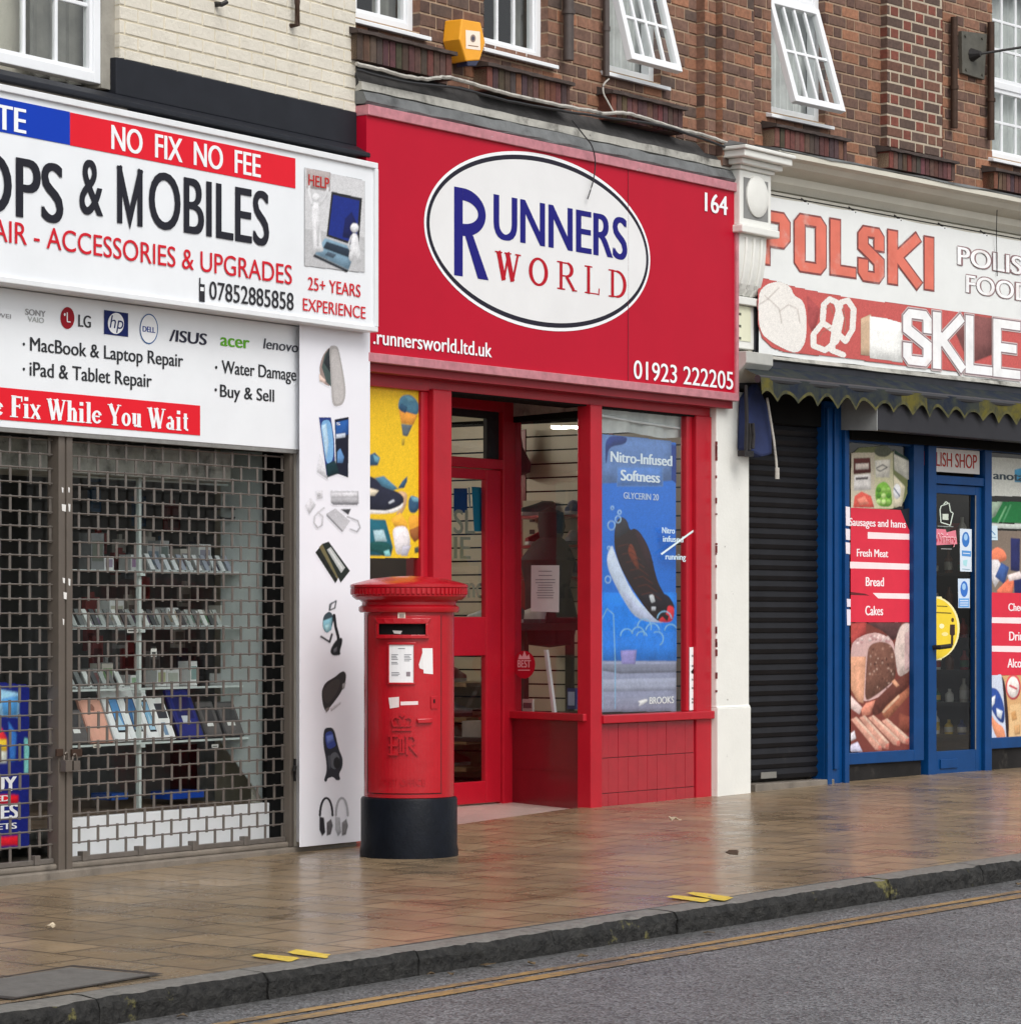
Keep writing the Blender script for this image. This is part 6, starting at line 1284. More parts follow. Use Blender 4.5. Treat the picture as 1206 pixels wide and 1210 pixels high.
pk = MB(AF, UPVC); p0, p1 = AF.q(634, 768, -.12), AF.q(655, 842, -.12); pk.hexa([(p1[0]-.03, .12, p1[1]), (p1[0], .12, p1[1]), (p1[0], .14, p1[1]), (p1[0]-.03, .14, p1[1])], [(p0[0]-.03, .20, p0[1]), (p0[0], .20, p0[1]), (p0[0], .22, p0[1]), (p0[0]-.03, .22, p0[1])]); pk.build('white_plank', label='white plank leaning inside the angled window', cat='plank')
def cardx(x0, x1, y0, y1, c, label, c2=None):
    m = MB(AF, PRINT); a, b = AF.s(x0, -.1), AF.s(x1, -.1); z0_, z1_ = AF.z(x0, y1, -.1), AF.z(x0, y0, -.1); m.box(a, b, .1, .115, z0_, z1_, None, c)
    if c2: m.box(a+.012, b-.012, .098, .1, z0_+.025, z1_-.025, None, c2)
    m.build('price_card', label=label, cat='card')
cardx(617, 629, 826, 841, S(190, 186, 180), 'small pale card with a dark patch under the round red sticker', S(80, 80, 84)); cardx(670, 680, 813, 838, S(30, 60, 130), 'small blue lit screen card by the corner post', S(170, 206, 236))
for i, (yb_, lb) in enumerate(((806, 'highest'), (847, 'second highest'), (873, 'second lowest'), (905, 'lowest'))):
    z_ = R.qs(560, yb_, 3.5)[1]; m = MB(R, mat('beech_shelf', S(150, 122, 92), .5, var=.12)); m.box(3.2, 3.8, 1.7, 2.6, z_-.03, z_); m.build('rack_shelf', label=f'wooden rack shelf seen through the lower door glass, {lb} of four', cat='shelf', group='rack shelves behind the door')
    for j in range(2): shoe(3.42, 1.95+j*.36, z_+.001, R_(random.uniform(-20, 20)), *pal_s[(i*2+j*3+1) % 6], f'running shoe on the {lb} rack shelf behind the door')
# ================================================================== pillar box
c0 = (483.2-CXP)/FPX; Yp = 17.75; px0 = c0*Yp; zg = HC + (HYP-1012.5)/FPX*(Yp-.27)
PBF = Fr(O=(px0, Yp), a=math.atan2(px0, -Yp)*0 + R_(-5)); PBF.M = Matrix.Translation((px0, Yp, zg)) @ Matrix.Rotation(R_(-4), 4, 'Z')
pbx = thing('pillar_box', 'red pillar box with a black base and royal cypher on the pavement', 'post box', PBF, (0, 0, 0))
PBR = mat('pillar_box_red', (.43, .005, .013), .22, var=.12, scale=7, spec=.5, blotch=((.14, .02, .02), .05, 26), bump=.0012, bscale=26, dirt=((.26, .006, .010), .25, 5), streak=((.30, .008, .014), .25, 8))
PBK = mat('pillar_box_black', (.0045, .006, .010), .38, var=.4, scale=8, spec=.13, bump=.0025, bscale=30, blotch=((.09, .09, .09), .07, 14), streak=((.03, .03, .032), .25, 6))
k = (Yp-.25)/FPX
def zy(y): return (1012.5-y)*k
rb_ = 57*Yp/FPX; rbody = 53.2*Yp/FPX; rcap = 69.7*Yp/FPX; zb0 = zy(944)
m = MB(PBF, PBK); m.lathe([(.001, -.06), (rb_+.006, -.06), (rb_+.006, .02), (rb_, .05), (rb_, zb0-.015), (rb_-.006, zb0-.004), (rb_-.02, zb0), (.001, zb0)], 0, 0, seg=72); m.build('base', pbx, smooth=True)
zn, zr = zy(720), zy(706)
m = MB(PBF, PBR); m.lathe([(.001, zb0+.001), (rbody, zb0+.001), (rbody, zn-.02), (.001, zn-.02)], 0, 0, seg=72); m.build('body', pbx, smooth=True)
zc0, zc1, zct = zy(705), zy(694), zy(681)
m = MB(PBF, PBR)
m.lathe([(.001, zn-.019), (rbody+.022, zn-.019), (rbody+.03, zn-.008), (rbody+.03, zn+.012), (rbody+.012, zn+.024), (rbody+.012, zn+.04), (rbody+.03, zn+.055), (rcap-.035, zc0-.018), (rcap-.012, zc0), (rcap-.006, zc1-.004), (rcap, zc1), (rcap, zc1+.014), (rcap-.02, zc1+.022), (rcap-.05, zc1+.030), (rcap*.62, zct-.012), (rcap*.3, zct), (.001, zct+.004)], 0, 0, seg=72); m.build('cap', pbx, smooth=True)
m = MB(PBF, PBR)
for i in range(72):
    a = 2*math.pi*i/72
    if math.sin(a) < .35: r = rcap-.016; c, s_ = math.cos(a), math.sin(a); w = .008; m.hexa([(r*c-w*s_, r*s_+w*c, zc0+.006), (r*c+w*s_, r*s_-w*c, zc0+.006), ((r+.014)*c+w*s_, (r+.014)*s_-w*c, zc0+.014), ((r+.014)*c-w*s_, (r+.014)*s_+w*c, zc0+.014)], [(r*c-w*s_, r*s_+w*c, zc1-.004), (r*c+w*s_, r*s_-w*c, zc1-.004), ((r+.014)*c+w*s_, (r+.014)*s_-w*c, zc1-.006), ((r+.014)*c-w*s_, (r+.014)*s_+w*c, zc1-.006)])
m.build('dentil_band', pbx)
def cyl(px, py, off=0):                                  # photo pixel -> point on the drum, off metres proud of it
    X = (px-483.2)*k*1.0; r = rbody + off; X = max(-r*.985, min(r*.985, X)); a = math.asin(X/r) + R_(4)
    return (r*math.sin(a), -r*math.cos(a), zy(py) - (rbody - (-(-r*math.cos(a))))*0)
def plate(m, pts, o0, o1, mt=None, c=None, div=6):       # curved plate wrapped on the drum
    # pts: quad tl,tr,br,bl in pixels
    tl, tr, br, bl = pts; v0, v1 = [], []
    for i in range(div+1):
        t = i/div; top = (tl[0]+(tr[0]-tl[0])*t, tl[1]+(tr[1]-tl[1])*t); bot = (bl[0]+(br[0]-bl[0])*t, bl[1]+(br[1]-bl[1])*t)
        v0 += [cyl(*top, o1), cyl(*bot, o1)]; v1 += [cyl(*top, o0), cyl(*bot, o0)]
    n = len(v0); f = []
    for i in range(div): f += [(2*i, 2*i+2, 2*i+3, 2*i+1), (n+2*i, n+2*i+1, n+2*i+3, n+2*i+2), (2*i, n+2*i, n+2*i+2, 2*i+2), (2*i+1, 2*i+3, n+2*i+3, n+2*i+1)]
    f += [(0, 1, n+1, n), (2*div, n+2*div, n+2*div+1, 2*div+1)]; m.mesh(v0+v1, f, mt, c)
def ribbon(m, pts, w, o0, o1, mt=None, c=None):          # raised line on the drum
    for (x0, y0), (x1, y1) in zip(pts[:-1], pts[1:]):
        q = math.hypot(x1-x0, y1-y0) or 1; nx, ny = -(y1-y0)/q*w/2, (x1-x0)/q*w/2
        plate(m, [(x0+nx, y0+ny), (x1+nx, y1+ny), (x1-nx, y1-ny), (x0-nx, y0-ny)], o0, o1, mt, c, 2)
b5 = lambda *p: [(405+x/3.3125, 665+y/3.3125) for x, y in p]
m = MB(PBF, PBR); plate(m, b5((100,208),(388,208),(388,905),(100,905)), -.004, .006, div=20); m.build('door', pbx, bevel=.002)
m = MB(PBF, mat('red_seam', (.05, .003, .004), .7))
for q in (((96,206),(100,206),(100,907),(96,907)), ((388,206),(391,206),(391,907),(388,907)), ((96,905),(391,905),(391,909),(96,909))): plate(m, b5(*q), .0, .0012, div=12)
m.build('door_seam', pbx)
m = MB(PBF, PBR); plate(m, b5((128,218),(352,218),(338,240),(142,240)), .004, .034); plate(m, b5((134,240),(146,240),(146,285),(134,285)), .004, .034, div=2); plate(m, b5((330,240),(342,240),(342,285),(330,285)), .004, .034, div=2); plate(m, b5((134,283),(344,283),(344,298),(134,298)), .004, .032); m.build('aperture_hood', pbx, bevel=.003)
m = MB(PBF, BLACKV); plate(m, b5((146,241),(330,241),(330,283),(146,283)), .002, .008); m.build('posting_slot', pbx)
m = MB(PBF, PRINT); plate(m, b5((200,266),(238,268),(232,280),(206,278)), .008, .010, c=S(190, 188, 186)); m.build('slot_scrap', pbx)
m = MB(PBF, PRINT); plate(m, b5((221,194),(251,194),(251,224),(221,224)), .0, .012, c=S(220, 206, 190), div=3); plate(m, b5((227,202),(246,202),(246,216),(227,216)), .012, .0128, c=S(150, 140, 132), div=3); m.build('number_tab', pbx)
m = MB(PBF, PBR); plate(m, b5((180,312),(292,312),(292,322),(180,322)), .006, .02); plate(m, b5((180,470),(290,470),(290,478),(180,478)), .006, .018); plate(m, b5((180,322),(187,322),(187,470),(180,470)), .006, .018, div=2); plate(m, b5((283,322),(290,322),(290,470),(283,470)), .006, .018, div=2); m.build('notice_frame', pbx, bevel=.002)
m = MB(PBF, PRINT); plate(m, b5((187,322),(283,322),(283,470),(187,470)), .007, .012, c=S(232, 232, 234)); W2 = S(110, 110, 118)
for x0, x1, ys in ((196, 222, (360, 366, 372, 378, 390, 396)), (246, 274, (360, 366, 372, 378, 384)), (196, 230, (430, 436, 442)), (222, 252, (336,))):
    for y in ys: plate(m, b5((x0,y),(x1-((y*7) % 9),y),(x1-((y*7) % 9),y+2.6),(x0,y+2.6)), .0121, .0126, c=W2, div=2)
plate(m, b5((254,428),(270,428),(270,446),(254,446)), .0121, .0126, c=S(140, 130, 136), div=2); m.build('collection_notice', pbx)
m = MB(PBF, PRINT); plate(m, b5((316,336),(356,336),(358,438),(322,434)), .0062, .0072, c=S(226, 224, 224), div=3); plate(m, b5((303,400),(318,350),(322,420),(306,414)), .0062, .0072, c=S(220, 216, 216), div=2); m.build('torn_sticker', pbx)
m = MB(PBF, PRINT); plate(m, b5((184,530),(226,526),(226,566),(190,572)), .0062, .0072, c=S(222, 208, 206), div=3); plate(m, b5((232,545),(300,543),(300,557),(232,559)), .0062, .0072, c=S(226, 208, 208), div=3); m.build('sticker_remnant', pbx)
m = MB(PBF, PBR); plate(m, b5((350,524),(376,524),(376,574),(350,574)), .004, .012, div=2); m.build('lock_plate', pbx, bevel=.002)
m = MB(PBF, BLACKV); plate(m, b5((360,536),(366,536),(366,552),(360,552)), .012, .0126, div=2); m.build('keyhole', pbx)
m = MB(PBF, PBR); plate(m, b5((297,612),(356,610),(356,628),(300,630)), .004, .03, div=4); m.build('handle', pbx, bevel=.004)
m = MB(PBF, PBR); o0, o1 = .003, .019                    # crown, cypher and lettering in relief
ribbon(m, b5((200,655),(275,655)), 2.4, o0, o1); ribbon(m, b5((204,640),(270,640)), 1.6, o0, o1); ribbon(m, b5((204,640),(198,615),(212,605),(230,612),(238,640)), 1.9, o0, o1); ribbon(m, b5((272,640),(278,615),(264,605),(246,612),(238,640)), 1.9, o0, o1); ribbon(m, b5((238,606),(238,590)), 3.0, o0, o1); ribbon(m, b5((228,598),(248,598)), 1.8, o0, o1); plate(m, b5((222,616),(254,616),(250,636),(226,636)), o0, o1-.003, div=2); m.build('crown', pbx)
m = MB(PBF, PBR)
ribbon(m, b5((196,680),(196,752)), 2.6, o0, o1); [ribbon(m, b5((182,y),(222,y)), 2.2, o0, o1) for y in (680, 716, 752)]; [ribbon(m, b5((x,690),(x,744)), 1.8, o0, o1) for x in (232, 242)]; ribbon(m, b5((226,690),(248,690)), 1.3, o0, o1); ribbon(m, b5((226,744),(248,744)), 1.3, o0, o1)
ribbon(m, b5((258,680),(258,752)), 2.6, o0, o1); ribbon(m, b5((250,680),(282,681),(292,696),(284,712),(258,716)), 2.2, o0, o1); ribbon(m, b5((268,716),(300,754)), 2.6, o0, o1); m.build('cypher', pbx)
def relief(mb, t, x0, x1, y, cap, o0=.0045, o1=.011):
    v, f = text_mesh(t, .012); lo, hi = cap_h(0); a, b = min(p[0] for p in v), max(p[0] for p in v)
    mb.mesh([cyl(x0+(p[0]-a)/(b-a)*(x1-x0), y-(p[1]-lo)/(hi-lo)*cap, o1) for p in v], f)
m = MB(PBF, PBR); relief(m, 'POST OFFICE', *[405+x/3.3125 for x in (145, 330)], 665+874/3.3125, 8); m.build('raised_lettering', pbx, recalc=False)

# ================================================================== white pilaster and console between the red and the Polish shop
pil = thing('white_pilaster', 'white painted pilaster with an oval console block between the red and Polish shops', 'pilaster', R, (4.05, 0, .1))
xp0, xp1 = R.s(846.5, .03), R.s(885, .03); zpl = R.z(865, 834.5, .05)
m = MB(R, STONEW); m.box(xp0, xp1, -.03, .25, .0, 2.95); m.build('shaft', pil, bevel=.008)
m = MB(R, STONEW); m.box(xp0-.004, xp1+.004, -.042, .2, .0, zpl-.012); m.profile([(.2, zpl-.013), (-.042, zpl-.013), (-.031, zpl+.006), (.2, zpl+.006)], xp0-.003, xp1+.003); m.build('plinth', pil, bevel=.006)
m = MB(R, mat('flaked_brick_edge', (.16, .03, .03), .8, var=.4, scale=30)); rr = random.Random(5)
for i in range(26): z = .5+rr.random()*2.1; m.box(xp0-.003, xp0+rr.uniform(.002, .012), -.0306, -.02, z, z+rr.uniform(.008, .06))
m.build('worn_edge', pil)
dc = .165; xc0, xc1 = R.s(874, dc), R.s(911, dc); zc1_, zc0_ = R.z(890, 203, dc), R.z(890, 268, dc)
m = MB(R, STONEW); m.box(xc0, xc1, -dc, .1, zc0_, zc1_); m.build('console_block', pil, bevel=.008)
m = MB(R, STONEW); m.box(xc0-.02, xc1+.06, -dc-.035, .1, zc0_-.055, zc0_-.001); m.build('console_base', pil, bevel=.008)
m = MB(R, STONEW); ecx, ecz, erx, erz = (xc0+xc1)/2+.01, R.z(892, 232, dc), (xc1-xc0)*.34, .145
ring = lambda f, y: [(ecx+erx*f*math.cos(i*math.pi/18), y, ecz+erz*f*math.sin(i*math.pi/18)) for i in range(36)]
v = ring(1.0, -dc+.001) + ring(1.0, -dc-.012) + ring(.86, -dc-.022) + ring(.5, -dc-.028); m.mesh(v, [(j*36+i, j*36+(i+1) % 36, (j+1)*36+(i+1) % 36, (j+1)*36+i) for j in range(3) for i in range(36)] + [tuple(range(108, 144))]); m.build('oval_boss', pil, smooth=True)
m = MB(R, mat('grey_recess', S(128, 128, 126), .7, var=.2)); m.box(xc0+.045, xc1-.045, -dc-.0015, -dc+.01, zc0_+.05, zc1_-.05); m.build('boss_panel', pil)
m = MB(R, STONEW); zt = zc1_
for j, (e, h0, h1) in enumerate(((.02, 0, .03), (.06, .03, .07), (.11, .07, .12), (.13, .12, .15))): m.box(xc0-e, xc1+e, -dc-e, .1, zt+h0+.001, zt+h1)
m.build('capital', pil, bevel=.008)
m = MB(R, LEAD); m.hexa([(xc0-.13, -dc-.13, zt+.151), (xc1+.13, -dc-.13, zt+.151), (xc1+.13, .05, zt+.151), (xc0-.13, .05, zt+.151)], [(xc0-.05, -dc+.05, zt+.20), (xc1+.05, -dc+.05, zt+.20), (xc1+.05, .05, zt+.24), (xc0-.05, .05, zt+.24)]); m.build('lead_cap', pil)
# scrolled bracket under the block
xb0, xb1 = xc0+.03, xc1-.03; zb1 = zc0_-.056; zb0_ = R.z(880, 350, .1)
prof = [(.1, zb1), (-dc+.015, zb1)] + [(-dc+.02+(dc-.06)*(1-math.cos(t*math.pi/2/10)), zb1-.02-(zb1-zb0_-.03)*math.sin(t*math.pi/2/10)) for t in range(11)] + [(.1, zb0_)]
m = MB(R, STONEW); m.profile(prof, xb0, xb1); m.build('bracket', pil, bevel=.006)
m = MB(R, STONEW); m.tube([(xb0+.02, -dc+.07, zb1-.075), (xb1-.02, -dc+.07, zb1-.075)], .05, seg=16)
for f in (.22, .5, .78): xx = xb0+(xb1-xb0)*f; m.tube([(xx, p[0]-.002, p[1]) for p in prof[2:12]], .016, seg=6)
m.build('fluting', pil, smooth=True)
m = MB(R, STONEW); m.box(xb0-.03, xb1+.02, -.085, .1, zb0_-.055, zb0_); m.box(xb0, xb1, -.045, .1, R.z(880, 412, .05), zb0_-.056); m.build('bracket_base', pil, bevel=.006)
m = MB(R, PRINT); zz1, zz0_ = R.z(880, 362, .05), R.z(880, 403, .05); m.box(xb0+.02, xb1-.06, -.05, -.044, zz0_, zz1, None, S(222, 222, 196))
for i in range(3): zq_ = zz1-.05-i*.085; m.box(xb0+.06, xb0+.17, -.0512, -.05, zq_-.018, zq_, None, S(90, 90, 80))
m.build('number_plate', pil)
m = MB(R, mat('grey_block', S(178, 178, 172), .6, var=.12, scale=8)); cz1, cz0 = R.z(880, 417, .1), R.z(880, 458, .1); m.profile([(.1, cz1), (-.20, cz1), (-.20, cz1-.08), (-.03, cz0), (.1, cz0)], xb0, xb1); m.build('corbel', pil, bevel=.006)

# ================================================================== Polish food shop
ps = thing('polish_shopfront', 'blue timber shopfront with a dark roller shutter under the Polish banner', 'shopfront', P, (2.2, 0, .12))
def flp(x): return .105 + max(0, x)*.0135
FRZ = mat('cream_frieze_paint', S(206, 202, 188), .6, var=.07, scale=3, streak=((.30, .28, .24), .3, 4), bump=.002)
# cornice, frieze and bottom fascia of this shop: built onto the brick building
X0 = P.s(905, .1)
zc = P.z(960, 190, .3)
m = MB(P, FRZ); m.profile([(.05, zc+.07), (.05, zc-.22), (-.06, zc-.20), (-.10, zc-.15), (-.11, zc-.10), (-.22, zc-.055), (-.25, zc-.02), (-.30, zc-.005), (-.30, zc+.03)], X0-.12, PX1); m.build('cornice', rb, smooth=False)
m = MB(P, LEAD); m.profile([(.05, zc+.12), (.05, zc+.072), (-.305, zc+.031), (-.305, zc+.045)], X0-.1, PX1, n=24, jit=.005); m.build('cornice_flashing', rb)
m = MB(P, FRZ); m.box(X0-.15, PX1, -.05, .03, 3.20, zc-.21); m.build('frieze', rb)
m = MB(P, PALEBOARD); zf1 = P.z(1000, 430, .12); m.profile([(.03, zf1), (-.13, zf1-.0), (-.14, zf1-.03), (.03, zf1-.05)], X0-.12, PX1, n=20, jit=.004); m.build('fascia_edge', rb)
m = MB(P, mat('dark_trim_and_gap', (.022, .024, .032), .5, var=.4, scale=8)); m.profile([(.03, zf1-.052), (-.12, zf1-.04), (-.11, zf1-.17), (.03, zf1-.19)], X0-.12, PX1, n=20, jit=.004); m.build('fascia_trim', rb)
m = MB(P, mat('dark_trim_and_gap')); m.box(X0-.1, X0+.01, -.075, -.051, 3.22, P.z(890, 290, .08)); m.build('banner_gap_shade', rb)  # dark strip paints in the shaded gap behind the banner's left edge
# banner
bn = thing('shop_banner', 'faded white banner reading POLSKI SKLEP POLISH FOOD with loaves on a red ribbon', 'banner', P, (2, 0, 3.23))
D = .115; bT = lambda x: P.z(1056, 257.5, D); zbt, zbb = P.z(1056, 257, D), P.z(1056, 436, D)
BAN = mat('white_banner_cloth', S(228, 230, 228), .5, var=.04, scale=3, bump=.006, bscale=5, dirt=((.55, .55, .54), .2, 4), streak=((.5, .5, .48), .15, 5))
m = MB(P, BAN); n = 40; xl, xr = P.s(897, D), 6.2
vv = []
for i in range(n+1):
    x = xl+(xr-xl)*i/n; sag = -.008*abs(math.sin(i*math.pi/4)); xo = 0
    if i == 0: xo = 0
    vv += [(x, -D+.006, zbb+.004*math.sin(i)), (x, -D+.001, (zbt+zbb)/2), (x, -D+.006, zbt+sag)]
m.mesh(vv, [(i*3+j, (i+1)*3+j, (i+1)*3+j+1, i*3+j+1) for i in range(n) for j in range(2)]); m.build('cloth', bn, smooth=True)
m = MB(P, IRON)
for i in range(0, n+1, 4): x = xl+(xr-xl)*i/n; m.tube([(x, -D+.004, zbt-.012), (x, -.049, zbt+.035)], .006, seg=6)
m.tube([(xl, -D+.012, zbt+.012), (xr, -D+.012, zbt+.012)], .005, seg=6); m.build('tie_rope', bn)
GL = {'P': [[(0,0),(0,1),(.85,1),(1,.88),(1,.55),(.85,.43),(.2,.43)]], 'O': [[(0,.1),(0,.9),(.12,1),(.88,1),(1,.9),(1,.1),(.88,0),(.12,0),(0,.1)]], 'L': [[(0,1),(0,0),(1,0)]],
      'S': [[(1,.72),(1,.9),(.86,1),(.14,1),(0,.9),(0,.66),(1,.36),(1,.1),(.86,0),(.14,0),(0,.1),(0,.27)]], 'K': [[(0,0),(0,1)], [(.95,1),(.12,.45)], [(.22,.56),(1,0)]], 'I': [[(.5,0),(.5,1)]], 'E': [[(1,1),(0,1),(0,0),(1,0)], [(0,.52),(.8,.52)]],
      'F': [[(1,1),(0,1),(0,0)], [(0,.52),(.8,.52)]], 'H': [[(0,0),(0,1)],[(1,0),(1,1)],[(0,.5),(1,.5)]], 'D': [[(0,0),(0,1),(.8,1),(1,.85),(1,.15),(.8,0),(0,0)]]}
def block(m, ch, x0, x1, ytl, ybl, d, layers):            # layers: (extra width in metres, colour)
    a, b = P.s(x0, d), P.s(x1, d); z1_, z0_ = P.z(x0, ytl, d), P.z(x0, ybl, d)
    w = layers[0][2]
    for k_, (ex, c, _) in enumerate(layers):
        dd = d + .0012*k_; m.stroke(GL[ch], (a-ex/2, b+ex/2, z0_-ex/2, z1_+ex/2), w+ex, dd, c, wz=w*.52+ex)
ORG, ORD = S(218, 118, 100), S(132, 76, 74); e = D + .001
cc = A((880, 230), 3.7)
for ch, x0, x1, yt, yb in (('P', 62, 195, 66, 296), ('O', 217, 353, 82, 328), ('L', 373, 483, 106, 345), ('S', 495, 606, 135, 370), ('K', 625, 765, 155, 385), ('I', 782, 824, 184, 410)):
    (xa, ya), (xb, yb2) = cc((x0, yt))[0], cc((x1, yb))[0]; ybl = cc((x0, yb - (x1-x0)*0.0))[0][1]
    m = MB(P, FADED); block(m, ch, xa+(.6 if ch == 'I' else 0), xb, ya, ybl, e, [(.028, ORD, .125), (.0, ORG, .125)]); m.build('lettering', bn, recalc=False)
# ribbon with loaves
RIB, RIB2 = S(196, 92, 88), S(168, 78, 78)
m = Painter(P, .0065, clip=(-9, 6.1), tex=.16); d = D + .0006
m.art(cc((52,362),(110,368),(200,398),(400,440),(700,480),(1206,545),(2300,700),(2300,980),(1206,800),(700,750),(400,710),(58,680)), d, RIB); m.art(cc((270,440),(330,500),(300,620),(275,560)), d+.0006, RIB2); m.art(cc((900,560),(960,520),(1090,540),(1080,700),(980,740)), d+.0006, S(128, 80, 78)); m.build('ribbon', bn, recalc=False)
m = Painter(P, .0055, tex=.10); d = D + .0018; LO, LO2 = S(232, 228, 222), S(212, 202, 194)
m.art(cc((56,430),(90,390),(150,375),(200,400),(215,440),(255,460),(270,520),(268,640),(240,690),(200,690),(120,650),(60,600)), d, LO); m.line(cc((85,440),(120,470),(150,500),(160,560)), 1.2, d+.0006, LO2); m.line(cc((150,510),(190,480),(230,500),(240,560)), 1.2, d+.0006, LO2); m.line(cc((60,480),(95,460),(150,405)), 1.2, d+.0006, LO2)
m.line(cc((340,545),(345,480),(370,456),(400,470),(420,540),(400,640),(350,680),(300,660),(300,610),(340,560),(400,600),(440,640),(470,590),(475,500),(450,462),(420,470),(395,560),(380,680),(430,700)), 7.5, d+.001, LO); m.line(cc((355,500),(372,480),(385,520)), 1.3, d+.0016, S(190, 150, 130)); m.line(cc((315,640),(340,600),(375,580)), 1.3, d+.0016, S(190, 150, 130)); m.line(cc((430,490),(440,560),(436,600)), 1.1, d+.0016, S(190, 160, 140))
m.art(cc((505,540),(550,520),(560,560),(560,710),(505,700)), d, S(196, 168, 140)); m.art(cc((545,530),(620,540),(690,560),(690,735),(545,715)), d+.0006, S(238, 238, 234)); m.build('bread_picture', bn, recalc=False)
for ch, x0, x1, yt, yb in (('S', 692, 812, 500, 735), ('K', 822, 955, 515, 755), ('L', 965, 1078, 530, 775), ('E', 1086, 1200, 545, 790)):
    (xa, ya), (xb, _) = cc((x0, yt))[0], cc((x1, yb))[0]; m = MB(P, FADED); block(m, ch, xa, xb, ya, cc((x0, yb))[0][1], D+.004, [(.05, S(206, 190, 188), .10), (.034, S(140, 120, 124), .10), (.014, S(240, 240, 240), .10)]); m.build('lettering', bn, recalc=False)
block_p = MB(P, FADED); block(block_p, 'P', 1212, 1246, 384, 455, D+.004, [(.05, S(206, 190, 188), .10), (.034, S(140, 120, 124), .10), (.014, S(240, 240, 240), .10)]); block_p.build('lettering', bn, recalc=False)
OUT = S(140, 112, 114)
for word, x0, x1, yb, cap in (('POLISH', 1131, 1228, 312, 21), ('FOOD', 1141, 1218, 345, 20.5)):
    for ex, c, dd in ((.11, OUT, D+.002), (.03, S(242, 242, 242), D+.0045)):
        m = MB(P, FADED); m.text(word, x0, x1, yb+ (0 if ex < .05 else 1), cap+(0 if ex < .05 else 2.2), dd, c, bold=ex*.55); m.build('lettering', bn, recalc=False)
# tie plate with a rod on the upper brickwork, straps beside it, a loose wire
tp = thing('tie_plate', 'iron wall plate with a long rod by the right hand barred window', 'bracket', P, (P.s(1150), -.0, P.z(1150, 90)))
TPM = mat('grey_iron_plate', S(92, 90, 82), .6, metal=.3, var=.25, scale=15)
m = MB(P, TPM); pl_ = [P.q(x, y, .02) for x, y in ((1136, 36), (1166, 40), (1163, 94), (1137, 86))]; m.prism(pl_, -.02, .015); m.build('plate', tp, bevel=.003)
m = MB(P, IRON); rx, rz0 = P.q(1152, 64, .05); m.tube([(rx, -.02, rz0), (rx, -.10, rz0)], [.055, .02], seg=10); m.tube([(rx, -.09, rz0), (rx+1.3, -.75, rz0+.30)], .010); m.build('rod', tp)
m = MB(P, TPM)
for x, y in ((1140, 42), (1160, 45), (1141, 82), (1160, 88)): s_, z_ = P.q(x, y, .02); m.tube([(s_, -.02, z_), (s_, -.03, z_)], .012, seg=8)
m.build('bolt', tp)
pipe(P, 1127, 20, 151, .028, 'rusty upright strap left of the iron wall plate', d=.03, mt=RUST); pipe(P, 1170.5, 26, 165, .028, 'rusty upright strap right of the iron wall plate', d=.03, mt=RUST)
wire('loose_wire', 'thin wire hanging down over the right half of the Polish banner', P, [(1180, 206, .31), (1178, 240, .2), (1177, 280, .14), (1178, 326, .125)], .0035, IRON)

# roller shutter of the side door, blue posts, window and door frames
m = MB(P, mat('black_roller_shutter', (.010, .010, .012), .5, spec=.2, var=.3, scale=6, dirt=((.06, .055, .05), .3, 5))); dS = -.075
xs0, xs1 = P.s(884, dS)-.05, P.s(968, dS)+.05; z = .19
ztop = 2.9
while z < ztop: m.profile([(-dS, z), (-dS-.006, z+.008), (-dS-.018, z+.035), (-dS-.006, z+.066), (-dS, z+.074), (-dS+.01, z+.074), (-dS+.01, z)], xs0, xs1); z += .0755
m.build('roller_shutter', ps)
m = MB(P, CONC); m.box(xs0, xs1, -dS-.1, -dS+.3, .02, .17); m.build('door_step', ps, bevel=.006)
m = MB(P, mat('shutter_label', S(120, 118, 112), .5)); m.box(P.s(900, dS+.03), P.s(918, dS+.03), -dS-.024, -dS-.018, .20, .245); m.build('shutter_label', ps)
x966, x1004 = P.s(978, .03), P.s(1003.5, .03)
m = MB(P, BLUEP); w = x1004-x966
m.box(x966, x1004, .0, .12, flp(1)-.02, 2.95); m.box(x966, x966+w*.2, -.03, .0, flp(1)-.02, 2.9); m.box(x966+w*.38, x966+w*.55, -.018, .0, flp(1)+.12, 2.9); m.box(x1004-w*.2, x1004, -.03, .0, flp(1)-.02, 2.9); m.build('blue_pilaster', ps, bevel=.005)
YP_ = .04                                                # plane of the frames
dp_ = -YP_
gz = lambda x, y: P.z(x, y, dp_)
X = lambda x: P.s(x, dp_)
zsl1, zsl0 = gz(1040, 888), gz(1040, 901.5); zhd = gz(1040, 528)+.02
m = MB(P, BLUEP); m.box(x1004-.01, X(1077), YP_-.02, YP_+.07, zsl0, zsl1); m.box(X(1077), X(1089), YP_-.02, YP_+.07, zsl0, 2.75); m.box(x1004-.01, X(1077), YP_+.0, YP_+.07, zhd, 2.75); m.build('window_frame', ps, bevel=.005)
m = MB(P, mat('black_riser', (.014, .013, .013), .6, spec=.2, var=.5, scale=5, dirt=((.10, .09, .08), .4, 6))); m.box(x1004-.01, X(1089), YP_+.01, YP_+.08, .0, zsl0-.001); m.build('window_riser', ps)
m = MB(P, BLACKV); m.box(X(1089)+.001, X(1094), YP_+.05, YP_+.12, .05, 2.75); m.build('jamb_gap_shade', ps)  # black fill paints in the shade between window frame and door jamb
